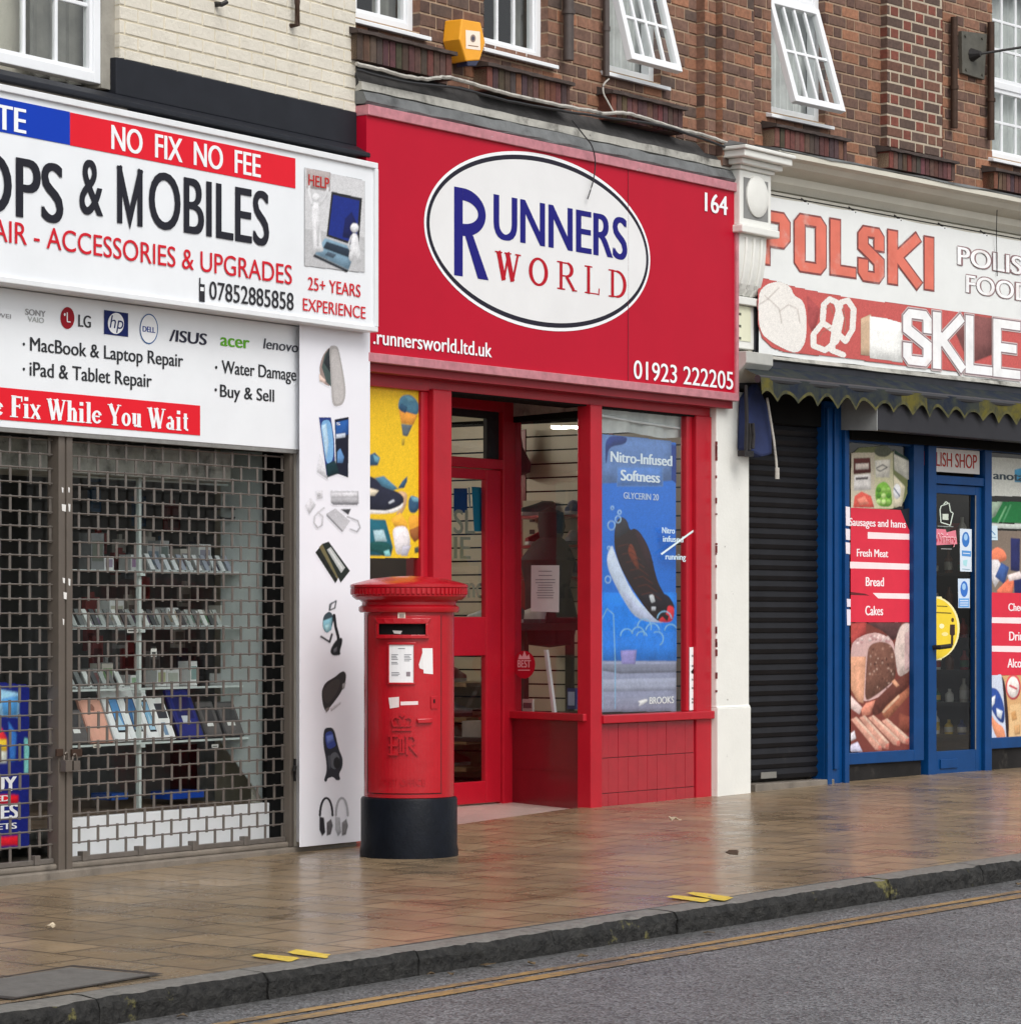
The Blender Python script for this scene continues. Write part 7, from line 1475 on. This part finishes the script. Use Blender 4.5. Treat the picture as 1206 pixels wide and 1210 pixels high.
m = MB(P, BLUEP); m.box(X(1093), X(1102.5), YP_-.03, YP_+.08, flp(2.4)-.03, 2.75); m.box(X(1160), X(1168), YP_-.03, YP_+.08, flp(3.3)-.03, 2.75); ztb = gz(1130, 573); ztt = gz(1130, 563); m.box(X(1102.5), X(1160), YP_-.02, YP_+.07, ztb, ztt); m.box(X(1102.5), X(1160), YP_-.02, YP_+.07, gz(1130, 530), 2.75); m.build('door_frame', ps, bevel=.005)
dd0, dd1 = X(1103), X(1159.5); zd0 = gz(1125, 914); zg0, zg1 = gz(1130, 887), gz(1130, 584); xg1 = X(1152.5)
m = MB(P, BLUEP); m.box(xg1, dd1, YP_, YP_+.05, zd0, ztb-.004); m.box(dd0+.04, xg1, YP_+.001, YP_+.049, zd0, zg0); m.box(dd0+.04, xg1, YP_+.001, YP_+.049, zg1, ztb-.004); m.box(dd0, dd0+.04, YP_, YP_+.05, zd0, ztb-.004); m.box(X(1110), X(1130), YP_-.012, YP_+.0, gz(1120, 908), gz(1120, 897)); dor = m.build('door', ps, bevel=.004)
m = MB(P, GLASS); m.face([(dd0+.04, YP_+.025, zg0), (xg1, YP_+.025, zg0), (xg1, YP_+.025, zg1), (dd0+.04, YP_+.025, zg1)]); m.build('door_glass', dor)
m = MB(P, ALU); m.box(xg1-.012, xg1, YP_-.004, YP_-.0, zg0, zg1); m.build('glazing_strip', dor)
m = MB(P, IRON); hz = gz(1096, 765); hx_ = X(1101); m.tube([(hx_-.03, YP_-.03, hz), (hx_-.03, YP_-.085, hz), (hx_+.13, YP_-.085, hz+.01)], .018); m.build('handle', dor, smooth=True)
m = MB(P, BLUEP); m.box(X(1168), 7.0, YP_-.02, YP_+.07, gz(1190, 884), gz(1190, 871)); m.box(X(1168), 7.0, YP_, YP_+.07, gz(1190, 535), 2.75); m.box(5.6, 5.7, YP_-.02, YP_+.07, gz(1190, 871), 2.75); m.build('window_frame', ps, bevel=.005)
m = MB(P, mat('black_riser')); m.box(X(1168), 7.0, YP_+.01, YP_+.08, .0, gz(1190, 884)-.001); m.build('window_riser', ps)
m = MB(P, GLASS); m.face([(x1004, YP_+.03, zsl1), (X(1078), YP_+.03, zsl1), (X(1078), YP_+.03, 2.72), (x1004, YP_+.03, 2.72)]); m.face([(X(1168), YP_+.03, gz(1190, 871)), (6.9, YP_+.03, gz(1190, 871)), (6.9, YP_+.03, 2.72), (X(1168), YP_+.03, 2.72)]); m.build('window_pane', ps)
m = MB(P, mat('shop_dark_wall', S(86, 80, 74), .8, var=.25, scale=3)); shell(m, x966, 7.2, YP_+.13, 4.5, .1, 2.75); m.build('shop_room', ps)
m = MB(P, PALEBOARD); m.box(x1004, X(1090), YP_-.005, YP_+.0, gz(1040, 519)-.01, gz(1040, 513)); m.build('head_strip', ps)
# shelves of goods behind the door glass
gu = thing('goods_rack', 'dark rack of groceries close behind the glass of the blue door', 'shelf', P, (3.75, 1.2, .13))
m = MB(P, mat('dark_rack', (.07, .062, .055), .5)); m.box(3.86, 3.9, .2, 2.3, .12, 2.3)
lv = [.42, .68, .94, 1.2, 1.46, 1.72, 1.98]
for z in lv: m.box(3.56, 3.86, .2, 2.3, z-.018, z)
m.build('frame', gu)
rr = random.Random(11); cols = [S(206, 200, 186), S(170, 50, 46), S(58, 110, 70), S(210, 176, 60), S(120, 80, 54), S(230, 226, 218), S(60, 80, 140)]
for li, z in enumerate(lv):
    for i in range(11):
        y = .28+i*.13+rr.uniform(-.015, .015); h = rr.uniform(.10, .2); c = rr.choice(cols); m = MB(P, GOODS)
        if rr.random() < .55: m.lathe([(.001, z+.001), (.034, z+.001), (.036, z+h*.6), (.014, z+h*.8), (.014, z+h), (.001, z+h)], 3.64, y, seg=10, c=c); m.lathe([(.0345, z+h*.15), (.0375, z+h*.16), (.0375, z+h*.5), (.0345, z+h*.51)], 3.64, y, seg=10, c=rr.choice(cols)); nm = 'bottle'
        else: m.box(3.6, 3.72, y-.045, y+.045, z+.001, z+h, None, c); m.box(3.598, 3.6, y-.03, y+.03, z+h*.3, z+h*.8, None, rr.choice(cols)); nm = 'grocery_packet'
        m.build(nm, label=('bottle' if nm == 'bottle' else 'packet') + f' behind the blue door on rack shelf {li+1} from below', cat=nm.replace('_', ' '), group='goods on the rack behind the blue door', smooth=nm == 'bottle')
# housing of the security shutter over the shopfront
sb = thing('shutter_housing', 'long dark grey shutter housing over the blue door and windows', 'housing', P, (3, 0, 2.55))
HS = mat('dark_grey_housing', S(46, 46, 50), .5, spec=.2, var=.15, scale=3, dirt=((.07, .07, .07), .25, 5), streak=((.08, .08, .085), .25, 5))
dh = .31; xh = P.s(1035, dh); zh0, zh1 = P.z(1035, 508, dh), P.z(1035, 508, dh)+.25
m = MB(P, HS); m.profile([(YP_-.03, zh0+.02), (-dh, zh0), (-dh, zh1), (YP_-.03, zh1)], xh+.012, 7.2); m.build('cover', sb, bevel=.006)
m = MB(P, mat('grey_end_plate', S(140, 142, 140), .5, var=.15, scale=6)); m.profile([(YP_-.0, zh0+.015), (-dh-.004, zh0-.004), (-dh-.004, zh1+.004), (YP_-.0, zh1+.004)], xh, xh+.011); m.build('end_plate', sb)
m = MB(P, BLACKV); m.box(x1004, 7.2, -.05, YP_+.1, zh0-.05, zh0+.01); m.build('shutter_slot', sb)
# folded awning with scalloped valance
aw = thing('awning', 'rolled dark awning with a scalloped yellow and navy valance over the blue shop', 'awning', P, (2.5, 0, 2.7))
def cloth(N, n, l):
    b = n['Principled BSDF']; tc = n.new('ShaderNodeTexCoord'); a = n.new('ShaderNodeVertexColor'); a.layer_name = 'bc'
    t = n.new('ShaderNodeTexNoise'); t.inputs['Scale'].default_value = 7; t.inputs['Detail'].default_value = 9; t.inputs['Roughness'].default_value = .7; l.new(tc.outputs['Object'], t.inputs['Vector'])
    r = n.new('ShaderNodeMapRange'); l.new(t.outputs['Fac'], r.inputs['Value']); r.inputs['From Min'].default_value = .42; r.inputs['From Max'].default_value = .62
    mx = n.new('ShaderNodeMix'); mx.data_type = 'RGBA'; l.new(r.outputs[0], mx.inputs[0]); l.new(a.outputs['Color'], mx.inputs[6]); mx.inputs[7].default_value = (.04, .045, .036, 1); l.new(mx.outputs[2], b.inputs['Base Color']); b.inputs['Roughness'].default_value = .9; b.inputs['Specular IOR Level'].default_value = .1
CLOTH = uv_mat('mildewed_awning_cloth', cloth)
da_ = .34; xv0 = P.s(899, da_); zv1 = P.z(905, 446, da_); zv0 = P.z(905, 474, da_)
NVY, YLW = S(36, 42, 54), S(94, 88, 42)
m = MB(P, CLOTH)
def stripe(x): k_ = (x-xv0); return YLW if (k_ < .14 or 1.78 < k_ < 2.12 or 2.85 < k_ < 3.6 or 4.6 < k_ < 5.2) else NVY
x = xv0; i = 0
while x < 7.0:
    nx = x+.01225; c = stripe(x); f = lambda q: zv0+.075*abs(math.sin((q-xv0)*math.pi/.245+.6)) + .006*math.sin(q*31)
    g = lambda q: -da_+.008*math.sin(q*13)
    m.face([(x, g(x), f(x)), (nx, g(nx), f(nx)), (nx, g(nx)+.01, zv1), (x, g(x)+.01, zv1)], None, c)
    m.face([(x, g(x)-.002, f(x)-.004), (nx, g(nx)-.002, f(nx)-.004), (nx, g(nx)-.002, f(nx)+.02), (x, g(x)-.002, f(x)+.02)], None, S(96, 92, 56))
    m.face([(x, g(x)+.01, zv1), (nx, g(nx)+.01, zv1), (nx, -.09, zv1+.12), (x, -.09, zv1+.12)], None, NVY); x = nx
m.build('valance', aw, smooth=False)
m = MB(P, mat('dark_bar', (.03, .03, .034), .5)); m.tube([(xv0, -da_+.03, zv1-.01), (7.0, -da_+.03, zv1-.01)], .028, seg=10); m.box(xv0+.02, 7.0, -.10, .02, zv1-.06, zv1+.12); m.build('awning_bar', aw, smooth=False)
# hanging end of the awning: arm, rolled cloth and cord
ae = thing('awning_bundle', 'blue cloth bundle with a dangling cord and folded arm beside the white pilaster', 'awning end', P, (P.s(893, .15), -.1, P.z(893, 540, .15)))
BC = mat('blue_canvas', S(32, 44, 84), .85, var=.35, scale=7, dirt=((.03, .035, .05), .4, 5)); m = MB(P, BC); bnd = [(884, 470), (896, 452), (908, 480), (912, 500), (913, 537), (900, 540), (882, 532)]
pts_ = [P.q(x, y, .16) for x, y in bnd]; m.prism(pts_, -.16, -.07); m.build('cloth_bundle', ae, bevel=.02)
m = MB(P, IRON)
for xx, y0, y1, d_ in ((881, 455, 536, .2), (885, 500, 532, .2), (889, 500, 530, .22)): s_, za = P.q(xx, y0, d_); _, zb_2 = P.q(xx, y1, d_); m.tube([(s_, -d_, za), (s_+.01, -d_, (za+zb_2)/2), (s_, -d_, zb_2)], .014, seg=8)
s_, za = P.q(884, 536, .2); m.box(s_-.06, s_+.05, -.21, -.15, za-.02, za+.02); m.build('arm', ae)
m = MB(P, CABW); s1_, z1_ = P.q(906, 470, .2); s2_, z2_ = P.q(914, 520, .2); s3_, z3_ = P.q(918, 566, .2); m.tube([(s1_, -.2, z1_), (s2_, -.2, z2_), (s2_+.03, -.2, z2_-.15), (s3_, -.2, z3_)], .009); m.tube([(s3_, -.2, z3_), (s3_, -.2, z3_+.08)], .016); m.build('cord', ae, smooth=True)
# window vinyls
a5, a6 = A((985, 500), 5.457), A((985, 700), 5.262)
MEAT = mat('printed_meat', rough=.38, var=.5, scale=26, attr=True, bump=0)
dv = -YP_-.03+.004 + .03
dv = -(YP_+.03) + .006
def vinyl(name, label, corner, fn):
    s_, z_ = corner; o = thing(name, label, 'vinyl', P, (s_, YP_, z_)); fn(o); return o
def prt(o, name, fn, mt=None):
    mt = mt or (PRINT if name in ('lettering', 'red_bands') else PHOTO)
    if mt is PRINT: m = MB(P, mt); fn(m); m.build(name, o, recalc=False)
    else: m = Painter(P, .0055, clip=(-9, 4.75), tex=.30 if name == 'meat_picture' else .2, seed=len(name)); fn(m); m.build(name, o)
VR = S(216, 52, 72)
def v1(o):
    d = dv
    def jars(m):
        m.art(a5((110,160),(260,150),(330,145),(480,250),(470,560),(105,560)), d-.0008, S(120, 126, 84))
        m.art(a5((112,190),(262,190),(262,550),(108,550)), d, S(208, 198, 176)); m.art(a5((128,226),(235,222),(240,320),(128,330)), d+.0006, S(92, 40, 36)); m.art(a5((140,262),(226,258),(226,296),(140,300)), d+.001, S(220, 206, 196)); m.art(a5((132,335),(238,325),(240,430),(130,435)), d+.0006, S(222, 218, 214)); m.art(a5((142,350),(222,345),(220,362),(142,366)), d+.001, S(90, 86, 88)); m.art(a5((135,470),(180,440),(240,470),(262,545),(125,545)), d+.001, S(216, 92, 80)); m.art(a5((150,490),(200,470),(230,520),(170,530)), d+.0014, S(236, 140, 120))
        m.art(a5((262,190),(380,190),(385,550),(262,550)), d, S(206, 202, 166)); m.arc(*a5((316,180))[0], 10, 7, d+.0004, S(96, 100, 84)); m.art(a5((265,240),(365,232),(360,350),(270,350)), d+.0008, S(226, 222, 210)); m.line(a5((275,290),(315,268),(345,285),(300,310),(280,300)), 1.2, d+.0012, S(90, 90, 84))
        m.art(a5((275,400),(330,370),(370,420),(380,540),(290,540),(265,470)), d+.001, S(120, 176, 66))
        for q_ in range(9): m.arc(*a5((290+q_ % 3*32, 430+q_//3*38))[0], 3, 3.4, d+.0014, random.choice([S(84, 140, 50), S(150, 200, 96), S(190, 220, 140)]), n=8)
        m.art(a5((385,170),(485,235),(485,370),(390,300)), d+.0004, S(216, 214, 200)); m.art(a5((385,165),(480,225),(485,245),(390,200)), d+.0008, S(40, 70, 56)); m.art(a5((385,330),(460,410),(440,540),(385,540)), d+.0006, S(214, 206, 180)); m.arc(*a5((408,440))[0], 4.5, 9, d+.001, S(236, 236, 240)); m.line(a5((390,420),(425,470)), 1.4, d+.0014, S(90, 110, 140))
    prt(o, 'jar_picture', jars)
    def bands(m):
        m.art(a5((108,545),(430,560),(500,700),(500,1284),(108,1284)), d+.0016, VR)
        m.art(a5((430,560),(500,545),(503,705),(480,680)), d+.0018, (.02, .022, .03))
        for q in ([(218,702),(500,715),(500,752),(218,745)], [(104,893),(502,908),(502,946),(104,936)], [(250,1095),(502,1100),(502,1135),(285,1130)]): m.art(a5(*q), d+.002, S(246, 226, 228))
        m.art(a5((108,1088),(200,1100),(230,1112),(108,1108)), d+.0021, S(100, 40, 44))
    prt(o, 'red_bands', bands)
    for t, x0, x1, y, cap in (('Sausages and hams', 1003, 1070, 621, 9), ('Fresh Meat', 1012, 1049, 657.5, 9), ('Bread', 1022.5, 1044, 692.5, 10.5), ('Cakes', 1022, 1043, 727, 11)): prt(o, 'lettering', lambda m: m.text(t, x0, x1, y, cap, d+.003, S(250, 236, 238), .03))
    def meat(m):
        e = d + .0016; s_ = lambda *p: a6(*p)
        m.art(s_((105,190),(490,185),(490,995),(105,995)), e, S(120, 62, 54)); m.art(s_((105,190),(200,185),(200,260),(120,320),(105,300)), e+.0005, S(170, 70, 66)); m.art(s_((200,190),(420,186),(410,260),(370,300),(300,240)), e+.0005, S(88, 58, 58))
        m.art(s_((415,195),(490,190),(490,480),(400,540),(380,400),(376,330)), e+.0008, S(206, 186, 178)); m.art(s_((440,260),(488,220),(488,470),(440,490)), e+.0012, S(188, 158, 156))
        m.art(s_((105,330),(140,290),(200,260),(270,248),(340,280),(380,320),(376,560),(310,640),(180,690),(105,600)), e+.001, S(206, 170, 166)); m.art(s_((105,400),(200,400),(185,690),(150,680),(105,600)), e+.0014, S(214, 158, 128))
        m.art(s_((212,350),(240,318),(290,305),(340,315),(372,350),(386,430),(384,540),(330,590),(250,650),(192,680),(200,500)), e+.0018, S(112, 76, 64))
        for q_ in range(60):
            xx, yy = random.uniform(215, 375), random.uniform(335, 610)
            if yy < 640-(xx-215)*.35: m.arc(*s_((xx, yy))[0], random.uniform(.7, 1.7), random.uniform(.7, 1.9), e+.0022, random.choice([S(158, 120, 104), S(92, 58, 50), S(180, 150, 136), S(132, 92, 78)]), n=7)
        for q_ in range(26): xx = random.uniform(130, 350); m.arc(*s_((xx, 262+abs(xx-260)*.25+random.uniform(0, 30)))[0], 2, 2, e+.0021, random.choice([S(226, 200, 196), S(196, 150, 150)]), n=7)
        m.art(s_((240,690),(370,560),(470,490),(488,500),(488,560),(370,690),(280,760),(240,770)), e+.0026, S(96, 54, 46)); m.art(s_((360,556),(380,540),(410,580),(390,590)), e+.003, S(206, 150, 120)); m.art(s_((290,740),(400,640),(488,580),(488,620),(400,720),(330,800)), e+.003, S(160, 100, 76)); m.art(s_((300,745),(405,636),(412,650),(312,752)), e+.0034, S(220, 180, 150)); m.art(s_((410,750),(488,780),(488,880),(400,860)), e+.003, S(130, 72, 58))
        m.art(s_((170,730),(200,690),(260,670),(230,760),(180,770)), e+.0028, S(216, 140, 118)); m.art(s_((105,640),(180,720),(160,760),(105,720)), e+.0026, S(222, 196, 190))
        for q_, (p0, p1) in enumerate((((108,790),(285,960)), ((160,780),(330,950)), ((215,780),(400,930)), ((300,800),(455,920)))): x0, y0 = p0; x1, y1 = p1; m.art(s_((x0,y0),(x0+34,y0-14),(x1+16,y1-14),(x1+12,y1+24),(x1-26,y1+18)), e+.0032+q_*.0004, S(224, 166, 146)); m.art(s_((x0+22,y0-10),(x0+34,y0-14),(x1+16,y1-14),(x1+4,y1-4)), e+.0034+q_*.0004, S(240, 206, 184)); m.art(s_((x1-6,y1-4),(x1+16,y1-14),(x1+12,y1+24),(x1-8,y1+22)), e+.0036+q_*.0004, S(190, 112, 98))
        m.art(s_((105,880),(130,860),(140,910),(108,925)), e+.0036, S(226, 220, 226)); m.art(s_((105,950),(150,930),(180,990),(105,993)), e+.0036, S(206, 202, 220))
    prt(o, 'meat_picture', meat)
vinyl('window_vinyl', 'tall window vinyl of jars, red bands and cut meats left of the blue door', P.q(1040, 888, dv), v1)
def v2(o):
    d = dv
    def up(m):
        m.art(a5((995,215),(1500,245),(1500,480),(1000,470)), d, S(206, 208, 200)); m.text('anotal', 1173, 1213, 566, 9.5, d+.001, S(70, 84, 92), .04); m.art(a5((1165,300),(1206,290),(1400,300),(1400,390),(1165,380)), d+.0006, S(70, 150, 190)); m.art(a5((1010,505),(1500,505),(1500,650),(1005,640)), d, S(34, 116, 62)); m.art(a5((1010,505),(1090,505),(1040,600),(1008,620)), d+.0006, S(150, 170, 150)); m.line(a5((1060,640),(1110,540)), 2, d+.0008, S(120, 180, 130)); m.line(a5((1090,640),(1140,530)), 2, d+.0008, S(90, 160, 110)); m.art(a5((1005,645),(1500,655),(1500,690),(1005,680)), d+.0005, S(190, 196, 190))
    prt(o, 'brand_picture', up)
    def mid(m):
        m.art(a5((1000,690),(1500,700),(1500,1110),(1005,1105)), d, S(130, 116, 104)); m.art(a5((1010,830),(1050,795),(1100,820),(1120,880),(1060,900),(1010,900)), d+.0006, S(226, 128, 96)); m.art(a5((1015,880),(1060,880),(1100,960),(1040,1060),(1015,1000)), d+.001, S(216, 212, 214)); m.art(a5((1040,990),(1080,900),(1130,930),(1100,1040)), d+.0014, S(60, 90, 150)); m.art(a5((1140,740),(1200,745),(1198,960),(1140,950)), d+.0008, S(40, 44, 92)); m.art(a5((1050,1080),(1140,990),(1170,1010),(1150,1105),(1060,1105)), d+.0014, S(226, 120, 90)); m.art(a5((1160,1000),(1400,1000),(1400,1105),(1165,1105)), d+.0016, S(36, 40, 90)); m.art(a5((1120,980),(1200,955),(1220,1000),(1130,1020)), d+.0018, S(230, 216, 214))
    prt(o, 'grocery_picture', mid)
    def bands(m):
        m.art(a5((1010,1105),(1500,1108),(1500,1310),(1000,1300)), d+.001, VR); m.art(a6((960,0),(1400,10),(1400,520),(960,515)), d+.0012, VR); m.art(a6((962,155),(1400,160),(1400,200),(962,190)), d+.0018, S(246, 226, 228)); m.art(a6((962,332),(1400,338),(1400,378),(962,368)), d+.0018, S(246, 226, 228))
    prt(o, 'red_bands', bands)
    for t, x0, x1, y, cap in (('Cheese', 1191, 1216, 722, 9), ('Drinks', 1192, 1217, 757, 10.5), ('Alcohol', 1190, 1217, 789, 10.5)): prt(o, 'lettering', lambda m: m.text(t, x0, x1, y, cap, d+.0026, S(250, 236, 238), .03))
    def bot(m):
        e = d + .0014; m.art(a6((962,515),(1400,515),(1400,960),(962,965)), e, S(214, 170, 120)); m.art(a6((962,515),(1040,510),(1062,560),(1085,960),(962,965)), e+.0005, S(206, 214, 232)); m.art(a6((965,590),(1020,600),(1060,700),(1062,820),(1020,800),(965,700)), e+.001, S(44, 76, 150)); m.art(a6((975,660),(1005,640),(1000,690),(980,720)), e+.0014, S(226, 232, 240)); m.art(a6((1010,720),(1050,740),(1040,790),(1015,770)), e+.0014, S(220, 228, 240)); m.art(a6((965,740),(1010,810),(1060,840),(1076,955),(1040,955),(990,860)), e+.0016, S(222, 146, 110)); m.art(a6((1040,510),(1066,560),(1090,800),(1085,960),(1076,955),(1050,560)), e+.0018, S(50, 34, 40))
        m.arc(*a6((1115,590))[0], 9, 15, e+.001, S(206, 70, 80)); m.arc(*a6((1115,590))[0], 7.2, 12.5, e+.0014, S(232, 226, 220)); m.line(a6((1095,580),(1135,600)), 2.4, e+.0018, S(200, 60, 72)); m.art(a6((1095,700),(1400,660),(1400,950),(1090,950)), e+.0008, S(228, 190, 140)); m.art(a6((1100,750),(1130,735),(1140,790),(1110,800)), e+.0012, S(200, 150, 96)); m.art(a6((1120,830),(1160,820),(1160,880),(1125,890)), e+.0012, S(206, 160, 110))
    prt(o, 'snack_picture', bot)
vinyl('window_vinyl', 'window vinyl of groceries and red bands right of the blue door', P.q(1195, 871, dv), v2)
# signs and stickers on and over the door
dg = -(YP_+.025)+.004; dt = -(YP_+.01)
ts = thing('transom_sign', 'white POLISH SHOP sign in red capitals over the blue door', 'sign', P, (X(1130), YP_, P.z(1130, 560, dt)))
m = MB(P, PRINT); m.art([(1103, 529), (1157, 533), (1157, 560.5), (1103, 557)], dt, S(214, 210, 206)); m.build('board', ts)
m = MB(P, PRINT); m.text('POLISH SHOP', 1091.5, 1154, 549.5, 16.5, dt+.001, S(166, 54, 46), .02); m.build('lettering', ts, recalc=False)
def house(m, d): w = S(214, 226, 214); m.line(a5((690,535),(742,515),(752,570),(768,580),(750,660),(740,655),(690,640),(684,560),(690,535)), 1.3, d, w); m.art(a5((700,585),(738,585),(738,625),(700,622)), d+.0006, S(210, 220, 206)); m.line(a5((702,530),(722,506),(742,520)), 1.2, d, w); m.line(a5((668,664),(770,668)), .9, d, S(150, 160, 156))
def stick(name, label, pts, col, fn, d=dg): return notice(name, label, P, pts, d, col, fn, 'sticker')
hs_ = thing('house_sticker', 'white outline house sticker near the top of the blue door glass', 'sticker', P, (X(1117), YP_, P.z(1117, 622, dg))); m = MB(P, PRINT); house(m, dg); m.build('print', hs_, recalc=False)
ws = thing('maker_sticker', 'pink and white wordmark sticker under the house outline on the blue door', 'sticker', P, (X(1117), YP_, P.z(1117, 645, dg))); m = MB(P, PRINT); m.art(a5((645,680),(720,685),(725,705),(785,690),(795,780),(645,788)), dg, S(226, 130, 146)); m.text('Winiary', 1104.5, 1129.5, 641.5, 12, dg+.0012, S(250, 226, 230), .035); m.text('Winiary', 1104.8, 1129.2, 641.5, 11, dg+.003, S(200, 40, 66), .0); m.line(a5((690,810),(760,812)), 1, dg, S(150, 150, 150)); m.build('print', ws, recalc=False)
def blue1(m, d): m.arc(*a5((850,750))[0], 4.4, 9, d, S(60, 120, 196)); m.arc(*a5((850,735))[0], 2.2, 4, d+.0006, S(160, 200, 236)); m.art(a5((825,820),(884,825),(884,862),(825,856)), d, S(90, 150, 214)); m.line(a5((832,838),(878,842)), .8, d+.0006, WHITE); m.art(a5((832,885),(862,880),(855,925),(835,915)), d, S(170, 220, 226)); m.line(a5((828,940),(876,945)), 1, d, S(150, 180, 196))
stick('blue_notice', 'blue and white notice with a masked face, upper one on the door glass', a5((812, 680), (888, 684), (888, 958), (814, 956)), S(216, 228, 240), blue1)
def blue2(m, d): m.arc(*a5((840,1070))[0], 4.4, 9.4, d, S(60, 116, 200)); m.arc(*a5((838,1055))[0], 2.2, 4, d+.0006, S(160, 200, 236)); m.art(a5((805,1130),(872,1130),(872,1188),(805,1188)), d, S(110, 166, 226)); [m.line(a5((812,y),(866,y)), .8, d+.0006, WHITE) for y in (1145, 1160, 1174)]
stick('blue_notice', 'blue and white notice with a masked face, lower one beside the yellow sign', a5((800, 1003), (876, 1003), (876, 1192), (802, 1192)), S(206, 222, 240), blue2)
def yel(m, d):
    m.arc(1103+0.5, 743, 27.5, 36, d, S(236, 206, 60), a0=-90, a1=90); k_ = S(110, 96, 40); m.line(a6((640,85),(705,88)), 1.2, d+.0006, k_); m.line(a6((630,125),(730,130)), 1.4, d+.0006, k_); m.arc(*a6((738,172))[0], 1.6, 2.6, d+.0006, S(90, 66, 40)); m.art(a6((722,200),(752,200),(752,265),(742,270),(742,330),(726,330),(728,268),(720,262)), d+.0006, (.05, .03, .025)); m.arc(*a6((670,210))[0], 3, 3, d+.0006, S(250, 240, 190), n=12); m.arc(*a6((690,260))[0], 4, 2.4, d+.0006, S(244, 226, 150), n=12)
stick('distance_sign', 'yellow half round distancing sign with a dark figure on the blue door', [(1103, 705), (1112, 705)] + [(1103.5+30*math.cos(R_(a)), 742.5+37.5*math.sin(R_(a))) for a in range(-72, 73, 8)] + [(1112, 780), (1103, 780)], S(242, 232, 170), yel)
stick('price_card', 'small pale card at the top left of the right hand vinyl', a5((998, 660), (1054, 662), (1056, 755), (1000, 755)), S(206, 226, 236), lambda m, d: (m.line(a5((1012,690),(1040,720)), 1.2, d, S(110, 150, 190)), m.line(a5((1010,735),(1046,738)), 1, d, S(150, 180, 200))), d=dv+.006)
# small white labels on the post left of the meat vinyl
for y0, y1, lb in ((537, 664, 'highest'), (680, 755, 'second'), (768, 845, 'third')):
    stick('post_label', f'small white label on the blue post left of the meat vinyl, {lb} down', a5((76, y0), (104, y0+4), (104, y1), (78, y1-4)), S(232, 224, 230), None, d=.034)
for y0, y1, lb in ((40, 90, 'fourth'), (105, 205, 'lowest')):
    stick('post_label', f'small white label on the blue post left of the meat vinyl, {lb} down', a6((80, y0), (104, y0+2), (104, y1), (82, y1)), S(226, 220, 232), None, d=.034)
